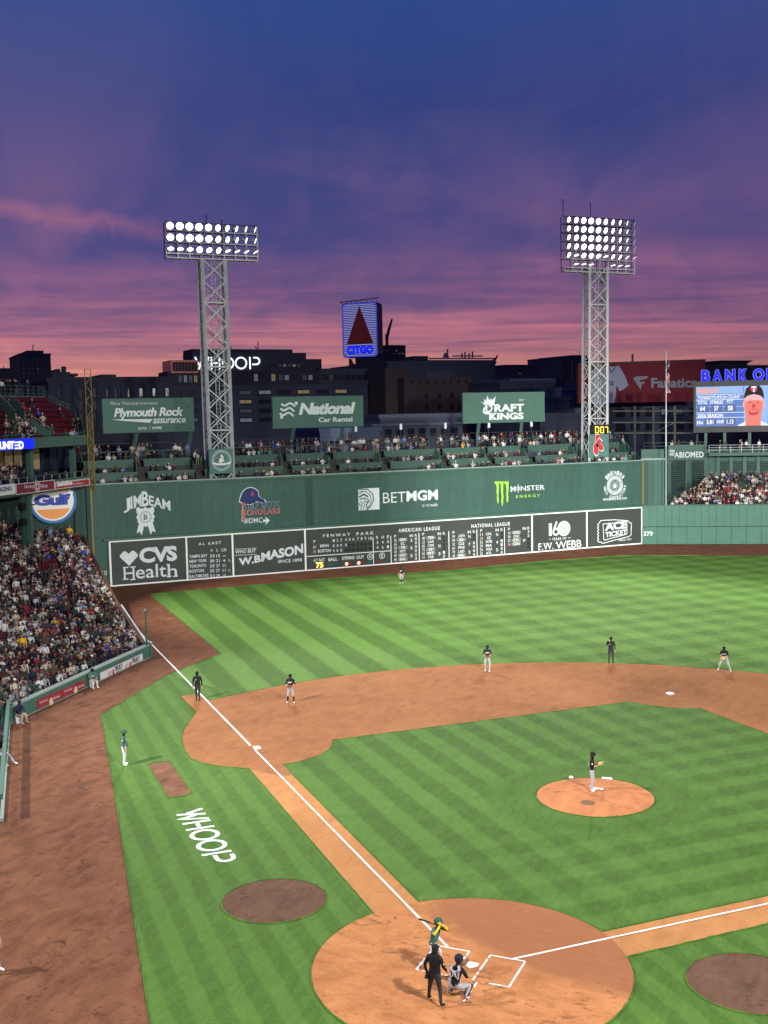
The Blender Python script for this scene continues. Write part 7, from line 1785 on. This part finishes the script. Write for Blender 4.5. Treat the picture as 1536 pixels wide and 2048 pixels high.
figure('second baseman in black shirt standing with legs spread wide at the right of the clay', gp(1449, 1342), 185, SJ, None, 1.05, glove=('leather_tan', 'L'), extras=chest_print())
figure('left fielder in black shirt, grey trousers and dark socks below the scoreboard', gp(803, 1167), 160, P_(), dk_, 1.04, glove=('leather_brown', 'L'), extras=chest_print())
def ump_patch(t, W_, J, s):
    q = MB(); q.bar(W_((.09, .145, 1.40)), W_((.09, .160, 1.40)), .06, 'trim_white', n=8); q.build('chest_badge', t, t.location)
UB = P_(fore='cloth_black', pants='cloth_charcoal', shin='cloth_charcoal', shoe='shoe_black')
figure('umpire all in black standing on the foul line at the left edge of the clay', gp(396, 1401), 150, P_(knL=(-.09, .03, .51), anL=(-.09, 0, .1), toL=(-.10, .17, .045), knR=(.09, .02, .51), anR=(.09, -.02, .1), toR=(.10, .15, .045)), UB, 1.06, bulk=1.1, extras=ump_patch)
figure('umpire in black raising one hand to his face behind the infield', gp(1222, 1326), 165, P_(elR=(.30, .14, 1.24), wrR=(.13, .24, 1.48), haR=(.09, .22, 1.56)), UB, 1.06, bulk=1.1, extras=ump_patch)
figure('third base coach in green shirt and white trousers standing on the foul grass', gp(249, 1531), 62, P_(elL=(-.24, .06, 1.17), wrL=(-.17, .16, .95), haL=(-.15, .19, .87)), P_(shirt='cloth_jersey_green', upper='cloth_jersey_green', fore='cloth_jersey_green', pants='cloth_white', shin='cloth_white'), 1.07, cap='helmet', cap_col='helmet_green', bulk=1.12, head_yaw=0, belt='helmet_green', extras=chest_print(word='BOSTON'))
SEATJ = P_(pel=(0, 0, .50), bel=(0, .04, .65), che=(0, .05, .86), nek=(0, .08, 1.05), h1=(0, .12, 1.15), h2=(0, .13, 1.24), top=(0, .12, 1.33), shL=(-.19, .06, .98), elL=(-.25, .18, .74), wrL=(-.14, .38, .62), haL=(-.10, .45, .60), shR=(.19, .06, .98), elR=(.25, .18, .74), wrR=(.14, .38, .62), haR=(.10, .45, .60), hiL=(-.10, .04, .47), knL=(-.15, .45, .50), anL=(-.17, .42, .10), toL=(-.19, .60, .045), hiR=(.10, .04, .47), knR=(.15, .45, .50), anR=(.17, .42, .10), toR=(.19, .60, .045))
def bucket(P, h, r, label, nm='bucket'):
    q = MB(); n_ = 14; t = thing(nm, label, 'bucket', P)
    q.hexa([(P[0]+r*.85*math.cos(a), P[1]+r*.85*math.sin(a), P[2]) for a in [2*math.pi*i/n_ for i in range(n_)]], [(P[0]+r*math.cos(a), P[1]+r*math.sin(a), P[2]+h) for a in [2*math.pi*i/n_ for i in range(n_)]], 'bucket_white'); q.build('tub', t, t.location)
    q = MB(); q.hexa([(P[0]+r*1.06*math.cos(a), P[1]+r*1.06*math.sin(a), P[2]+h+.002) for a in [2*math.pi*i/n_ for i in range(n_)]], [(P[0]+r*1.06*math.cos(a), P[1]+r*1.06*math.sin(a), P[2]+h+.03) for a in [2*math.pi*i/n_ for i in range(n_)]], 'bucket_white'); q.build('lid', t, t.location)
P = LF(LF.uz(183, 1352, .38)[0], .38, 0); bucket((P.x, P.y, 0), .40, .17, 'white bucket seat under the ball boy in green by the low wall')
figure('ball boy in green shirt, dark helmet and white trousers sitting between the advert boards', (P.x, P.y, 0), 112, SEATJ, P_(shirt='cloth_jersey_green', upper='cloth_jersey_green', pants='cloth_white', shin='cloth_white'), 1.0, cap='helmet', cap_col='cloth_black', belt=None, extras=chest_print(word='BOSTON'))
P = LF(LF.uz(36, 1415, .42)[0], .42, 0); bucket((P.x, P.y, 0), .40, .18, 'white bucket seat under the guard in khaki trousers')
figure('guard in navy jacket and khaki trousers sitting at the end of the low wall', (P.x, P.y, 0), 95, SEATJ, P_(shirt='cloth_navy', upper='cloth_navy', fore='cloth_navy', pants='cloth_khaki', shin='cloth_khaki', shoe='cloth_khaki'), 1.08, cap='cap', cap_col='cloth_navy', belt=None, bulk=1.15)
P = G(3, 1531)
figure('player in black shirt and grey trousers leaning on the dugout railing with one leg out', (P.x, P.y, 0), 75, {**SEATJ, **P_(pel=(0, -.1, .80), bel=(0, -.05, .95), che=(0, 0, 1.15), nek=(0, .03, 1.34), h1=(0, .06, 1.43), h2=(0, .07, 1.52), top=(0, .06, 1.61), shL=(-.19, 0, 1.27), shR=(.19, 0, 1.27), elL=(-.28, -.02, 1.0), elR=(.28, -.02, 1.0), wrL=(-.2, .15, .85), haL=(-.15, .2, .82), wrR=(.2, .15, .85), haR=(.15, .2, .82), hiL=(-.1, -.06, .76), hiR=(.1, -.06, .76), knL=(-.15, .35, .55), anL=(-.18, .62, .12), toL=(-.2, .80, .06), knR=(.15, .3, .45), anR=(.16, .3, .10), toR=(.17, .48, .045))}, P_(), 1.04, belt=None, extras=chest_print('trim_red'))
P = G(-14, 1560)
figure('player in black with an orange-red print sitting low behind the dugout railing', (P.x-.5, P.y, 0), 60, SEATJ, P_(), 1.04, belt=None, extras=chest_print('sleeve_yellow'))
P = G(-13, 1946)
figure('player outside the left edge whose two white shoes show on the dirt', (P.x, P.y, 0), 95, P_(anL=(-.19, .06, .1), toL=(-.20, .27, .05), anR=(.19, .02, .1), toR=(.20, .23, .05), knL=(-.14, .03, .5), knR=(.14, .03, .5)), P_(), 1.05, belt=None)

# ------------------------------------------------------------------ spectators
def crowd_material():
    mt = bpy.data.materials.new('spectator_cloth'); mt.use_nodes = True; nt = mt.node_tree; b = nt.nodes['Principled BSDF']
    a = N(nt, 'ShaderNodeAttribute', attribute_name='tint'); nt.links.new(a.outputs['Color'], b.inputs['Base Color']); b.inputs['Roughness'].default_value = .85; b.inputs['Specular IOR Level'].default_value = .2
    return mt
CROWD = crowd_material()
def fan_geo(pose, shirt, pants, skin, hair, cap, sleeve=None):
    V = []; Fc = []; Cc = []
    def tube(pts, rs, c, n=5, cap_=True, flat=1.0):
        k0 = len(V)
        for i, (p, r) in enumerate(zip(pts, rs)):
            p = Vector(p); d = (Vector(pts[min(i+1, len(pts)-1)])-Vector(pts[max(i-1, 0)])).normalized()
            u = d.cross(Vector((1, 0, 0)) if abs(d.x) < .8 else Vector((0, 0, 1))).normalized(); w = d.cross(u)
            for k in range(n): a = 2*math.pi*k/n; V.append(p+u*r*flat*math.cos(a)+w*r*math.sin(a))
        for i in range(len(pts)-1):
            for k in range(n): j = (k+1) % n; Fc.append((k0+i*n+k, k0+i*n+j, k0+(i+1)*n+j, k0+(i+1)*n+k)); Cc.append(c)
        Fc.append(tuple(k0+k for k in range(n))[::-1]); Cc.append(c); e = k0+(len(pts)-1)*n; Fc.append(tuple(e+k for k in range(n))); Cc.append(c)
    q = pose
    tube([q['pel'], q['bel'], q['che'], q['nek']], [.15, .16, .19, .07], shirt, 8, flat=.72)
    tube([q['nek'], q['h1']], [.055, .055], skin, 5)
    for s in 'LR':
        tube([q['sh'+s], q['el'+s], q['wr'+s]], [.07, .055, .042], shirt if sleeve is None else sleeve, 5); tube([q['wr'+s], q['ha'+s]], [.04, .045], skin, 4)
        tube([q['hi'+s], q['kn'+s], q['an'+s]], [.10, .075, .05], pants, 5); tube([q['an'+s], q['to'+s]], [.05, .045], (.05, .05, .05) if s == 'L' or int(sum(shirt)*1e4) % 2 else (.4, .4, .4), 4)
    c = Vector(q['h2']); n = 8; k0 = len(V); lat = [-1, -.6, -.1, .35, .75, 1.0]
    for z in lat:
        r = math.sqrt(max(0.0, 1-z*z*.96))*.105
        for k in range(n): a = 2*math.pi*k/n; V.append(c+Vector((r*math.cos(a), r*1.1*math.sin(a), z*.125)))
    for i in range(len(lat)-1):
        for k in range(n):
            j = (k+1) % n; am = 2*math.pi*(k+.5)/n; front = math.sin(am) > .2
            col = skin if (front and i < 3) else hair
            if cap is not None and i >= 3: col = cap
            if cap is not None and i == 2 and not front: col = cap
            Fc.append((k0+i*n+k, k0+i*n+j, k0+(i+1)*n+j, k0+(i+1)*n+k)); Cc.append(col)
    e = k0+(len(lat)-1)*n; Fc.append(tuple(e+k for k in range(n))); Cc.append(cap or hair)
    if cap is not None:
        k1 = len(V); V.extend([c+Vector(p) for p in ((-.09, .08, .045), (.09, .08, .045), (.07, .18, .03), (-.07, .18, .03))]); Fc.append((k1, k1+1, k1+2, k1+3)); Cc.append(cap)
    return V, Fc, Cc
def pose_of(base, **k): d = {**BASEJ, **base}; d.update(k); return d
seat0 = pose_of(SEATJ)
POSES = [seat0,
 pose_of(SEATJ, elL=(-.24, .22, .78), wrL=(-.05, .36, .86), haL=(.0, .38, .90), elR=(.24, .22, .78), wrR=(.05, .36, .86), haR=(.01, .38, .92)),
 pose_of(SEATJ, bel=(0, .08, .65), che=(0, .18, .84), nek=(0, .28, .98), h1=(0, .33, 1.06), h2=(0, .36, 1.13), shL=(-.19, .18, .94), shR=(.19, .18, .94), elL=(-.2, .35, .68), elR=(.2, .35, .68), wrL=(-.06, .48, .72), haL=(-.02, .50, .74), wrR=(.06, .48, .72), haR=(.02, .50, .74)),
 pose_of(SEATJ, elR=(.32, .22, .84), wrR=(.26, .32, 1.08), haR=(.20, .30, 1.16)),
 pose_of(SEATJ, bel=(.03, -.02, .65), che=(.04, -.06, .87), nek=(.04, -.06, 1.06), h1=(.05, -.03, 1.15), h2=(.06, -.02, 1.23), wrL=(-.1, .2, .80), haL=(-.0, .25, .80), wrR=(.12, .2, .80), haR=(.02, .25, .82), shL=(-.15, -.05, .98), shR=(.23, -.05, .98))]
STAND = [pose_of({}), pose_of({}, elL=(-.27, .10, 1.18), wrL=(-.05, .26, 1.20), haL=(0, .28, 1.22), elR=(.27, .10, 1.18), wrR=(.05, .26, 1.16), haR=(0, .28, 1.15)), pose_of({}, elR=(.32, .05, 1.22), wrR=(.22, .18, 1.45), haR=(.17, .17, 1.54))]
SHIRTS = [('black', (.010, .010, .012), 20), ('dark navy', (.012, .017, .040), 16), ('charcoal grey', (.040, .042, .046), 12), ('light grey', (.26, .27, .28), 12), ('white', (.62, .61, .58), 15), ('dark green', (.022, .065, .050), 10), ('pale teal', (.10, .28, .27), 1.4), ('red', (.30, .022, .028), 3.2), ('dark red', (.10, .012, .018), 4), ('brown', (.075, .052, .036), 5), ('olive', (.050, .052, .034), 4), ('cream', (.46, .40, .31), 5), ('light blue', (.15, .24, .42), 1.5), ('bright blue', (.02, .06, .34), .6), ('yellow', (.70, .45, .02), .6), ('pink', (.45, .24, .27), .8)]
CAPS = [('dark navy', (.010, .014, .035), 8), ('red', (.30, .02, .03), 2), ('white', (.60, .60, .58), 4), ('black', (.01, .01, .01), 3), ('green', (.03, .11, .08), 2)]
HAIRS = [('dark', (.014, .010, .008)), ('brown', (.06, .032, .018)), ('fair', (.32, .20, .09)), ('grey', (.25, .24, .23))]
SKINS = [(.44, .23, .155), (.38, .19, .125), (.25, .13, .085), (.10, .05, .035)]
PANTS = [(.020, .028, .055), (.012, .012, .014), (.05, .07, .12), (.20, .17, .12), (.15, .15, .16)]
cr_ = random.Random(12)
def wpick(L_):
    t = sum(x[2] for x in L_); r = cr_.uniform(0, t)
    for x in L_:
        r -= x[2]
        if r <= 0: return x
    return L_[-1]
def variety(n, poses, tag_):
    out_ = []
    for i in range(n):
        sh = wpick(SHIRTS) if i >= len(SHIRTS) else SHIRTS[i]
        cp2 = wpick(CAPS) if cr_.random() < .48 else None; hr = cr_.choice(HAIRS); pi_ = cr_.randrange(len(poses))
        g = fan_geo(poses[pi_], sh[1], cr_.choice(PANTS), cr_.choice(SKINS), hr[1], cp2[1] if cp2 else None)
        out_.append(dict(geo=g, shirt=sh[0], cap=cp2[0] if cp2 else None, hair=hr[0], pose=pi_, mesh=None, w=sh[2]))
    return out_
def fan_mesh(v):
    if v['mesh'] is None:
        me = bpy.data.meshes.new('person'); V, Fc, Cc = v['geo']; me.from_pydata([tuple(p) for p in V], [], Fc)
        at = me.color_attributes.new('tint', 'FLOAT_COLOR', 'CORNER'); buf = []
        for f, c in zip(Fc, Cc): buf += [*c, 1.0]*len(f)
        at.data.foreach_set('color', buf); me.polygons.foreach_set('use_smooth', [True]*len(Fc)); me.materials.append(CROWD); v['mesh'] = me
    return v['mesh']
SITV = variety(84, POSES, 's'); STV = variety(44, STAND, 't')
def wchoice(L_):
    return cr_.choices(L_, weights=[v['w']/sum(1 for q in L_ if q['shirt'] == v['shirt']) for v in L_])[0]
massV, massF, massC = [], [], []
def add_mass(v, P, az, s):
    V, Fc, Cc = v['geo']; k = len(massV); ca, sa = math.cos(rad(-az))*s, math.sin(rad(-az))*s
    massV.extend((P[0]+p.x*ca-p.y*sa, P[1]+p.x*sa+p.y*ca, P[2]+p.z*s) for p in V)
    massF.extend(tuple(k+a for a in f) for f in Fc)
    for f, c in zip(Fc, Cc): massC.extend((*c, 1.0)*len(f))
def facing(d): return math.degrees(math.atan2(d.x, d.y))
NAMED = [0]
def ordinal(n): return {1: 'first', 2: 'second', 3: 'third', 4: 'fourth', 5: 'fifth', 6: 'sixth', 7: 'seventh', 8: 'eighth', 9: 'ninth', 10: 'tenth', 11: 'eleventh', 12: 'twelfth'}.get(n, str(n)+'th')
def spectator(v, P, az, s, label, group):
    o = bpy.data.objects.new('person', fan_mesh(v)); COL.objects.link(o); o.location = P; o.rotation_euler = (0, 0, rad(-az)); o.scale = (s, s, s)
    tag(o, label, 'person', group)
baz = facing(LF.n)
NIND = 262
def head_words(v): return (v['cap']+' cap') if v['cap'] else (v['hair']+' hair')
order = sorted(taken, key=lambda s: (s[3]-CAM).length)
for n_, s in enumerate(order):
    k, i, u, P, (x, y) = s
    v = wchoice(SITV); st = cr_.random() < .035
    if st: v = wchoice(STV)
    az = baz+38+cr_.uniform(-22, 22); sc_ = cr_.uniform(.93, 1.08)
    Pp = P+LF.d*cr_.uniform(-.06, .06)+LF.n*cr_.uniform(-.04, .06)-Vector((0, 0, 0 if st else .02))
    if n_ < NIND:
        lab = f"spectator in {v['shirt']} with {head_words(v)}, {ordinal(k+1)} row up, {ordinal(i+1)} seat from wall corner"
        spectator(v, Pp, az, sc_, lab, 'spectators in the grandstand')
    else: add_mass(v, Pp, az, sc_)
# standing groups along the back of the grandstand
for j in range(46):
    k, o, z, ul, um = cr_.choice(ROWS[-14:])
    u = um-cr_.uniform(.2, 9); P = LF(u, o-.3, z)
    if px(P)[0] > -10: add_mass(wchoice(STV), P, baz+35+cr_.uniform(-40, 40), cr_.uniform(.95, 1.06))
for x, y, colr, nm in ((92, 1318, (.62, .61, .58), 'white'), (42, 1300, (.80, .50, .02), 'yellow'), (136, 1063, (.72, .46, .02), 'yellow'), (64, 1325, (.010, .010, .012), 'black')):
    best = min(spots_, key=lambda s: (s[4][0]-x)**2+(s[4][1]-y)**2)
    v = dict(geo=fan_geo(STAND[2 if nm == 'yellow' else 1], colr, PANTS[1] if nm == 'black' else (.3, .3, .3), SKINS[0], HAIRS[0][1], None), shirt=nm, mesh=None)
    where = {92: 'standing tall in the grandstand crowd, seen from behind', 42: 'standing with raised arm in the left of the grandstand crowd', 136: 'standing at the top of the stand under the round sign', 64: 'standing just left of the tall spectator in white'}[x]
    spectator(v, best[3], baz+60, 1.08, f'spectator in {nm} {where}', None) if 0 else spectator(v, best[3], baz+60, 1.08, f'spectator in {nm} {where}', 'spectators in the grandstand')
# wall top terrace
waz = facing(WF.n)
def ok_u(u): return not (tw_gap[0]-.3 < u < tw_gap[1]+.3)
u_ind = 0
for si, (a, c) in enumerate(sections):
    for t, (o, fl, top) in enumerate(TZ):
        u = a+.35
        while u < c-.3:
            dens = (.55 if WF(u, 0, 0) and u < 14 else .60) if t < 2 else .78
            if ok_u(u) and cr_.random() < dens:
                add_mass(wchoice(SITV), WF(u, o-.98, fl+.28-(.12 if t == 0 else 0)), waz+cr_.uniform(-25, 25)+12, cr_.uniform(.93, 1.05))
            u += cr_.uniform(.52, .72)
    u = a
    while u < c+.5:
        if ok_u(u) and cr_.random() < (.5 if u < 14 else .82): add_mass(wchoice(STV), WF(u, -5.75-cr_.random()*.9, SF), waz+cr_.uniform(-35, 35)+10, cr_.uniform(.92, 1.06))
        u += cr_.uniform(.36, .55)
for c in breaks:
    for _ in range(2):
        if cr_.random() < .8:
            f = cr_.random(); add_mass(wchoice(STV), WF(c+cr_.uniform(-.3, .3), -3.6-1.6*f, 12.35+1.0*f), waz+cr_.uniform(-60, 60), 1.0)
# bleachers
raz = facing(RF.n); NB = 0
for k, o, z, ul in BR:
    u = ul
    while u < RL-.5:
        P = RF(u, o-.55, z)
        q = px(P)
        if q[0] > 1560: break
        if cr_.random() < .86 and not (1480 < q[0] < 1493 and k > 5):
            v = wchoice(SITV)
            if cr_.random() < .25: v = cr_.choice([w for w in SITV if w['shirt'] in ('white', 'red', 'cream')])
            add_mass(v, P, raz+cr_.uniform(-20, 20), cr_.uniform(.93, 1.06))
        u += cr_.uniform(.50, .62)
# platform and upper decks
for i in range(26):
    u = ua_-1+cr_.uniform(0, RL-6); P = RF(u, ob+(.9 if u > pu0 else -1.6)-cr_.random()*.6, pz); add_mass(wchoice(STV), P, raz+cr_.uniform(-60, 60), 1.0)
for k, (ur, o, z) in enumerate(URu):
    for i in range(24):
        u = ur-.3-.56*i; P = LF(u, o-.5, z); x = px(P)[0]
        if x < -20: break
        pr0 = .85 if (x < 62 and k < 4) else (.35 if x < 70 and k < 5 else (.8 if x > 128 and k == 0 else .05))
        if cr_.random() < pr0: add_mass(wchoice(SITV), P, baz+50+cr_.uniform(-20, 20), 1.0)
for x, off_, k, nm, lab in ((48, 0, 4, 'red', 'spectator in a red top standing on the stair of the upper deck'), (85, 0, 2, 'cream', 'spectator in a pale top standing in the middle of the upper deck'), (156, 0, 1, 'black', 'spectator in black standing at the right end of the upper deck')):
    ur, o, z = URu[k]; u = LF.uz(x, 830, o-.4)[0]; v = next(w for w in STV if w['shirt'] == nm); spectator(v, LF(u, o-.4, z), baz+60, 1.05, lab, 'spectators in the decks')
for i in range(14): u = URu[7][0]-cr_.uniform(0, 9); add_mass(wchoice(STV), LF(u, O1-8.8-cr_.random()*1.5, 20.9), baz+cr_.uniform(-60, 60), 1.0)
for k in range(4):
    for i in range(34):
        u = UE-1.2-.5*k-i*.58; P = LF(u, O1-1.9-1.1*k, 11.5+.38*k); x = px(P)[0]
        if x > -15 and cr_.random() < (.75 if x < 30 else (.25 if x < 60 else .06)): add_mass(wchoice(SITV), P, baz+50+cr_.uniform(-20, 20), 1.0)
me = bpy.data.meshes.new('spectator_crowd'); me.from_pydata(massV, [], massF)
at = me.color_attributes.new('tint', 'FLOAT_COLOR', 'CORNER'); at.data.foreach_set('color', massC); me.polygons.foreach_set('use_smooth', [True]*len(massF)); me.materials.append(CROWD); me.update()
o = bpy.data.objects.new('spectator_crowd', me); COL.objects.link(o); o['kind'] = 'stuff'; o['label'] = 'dense crowd of seated and standing spectators filling the stands'
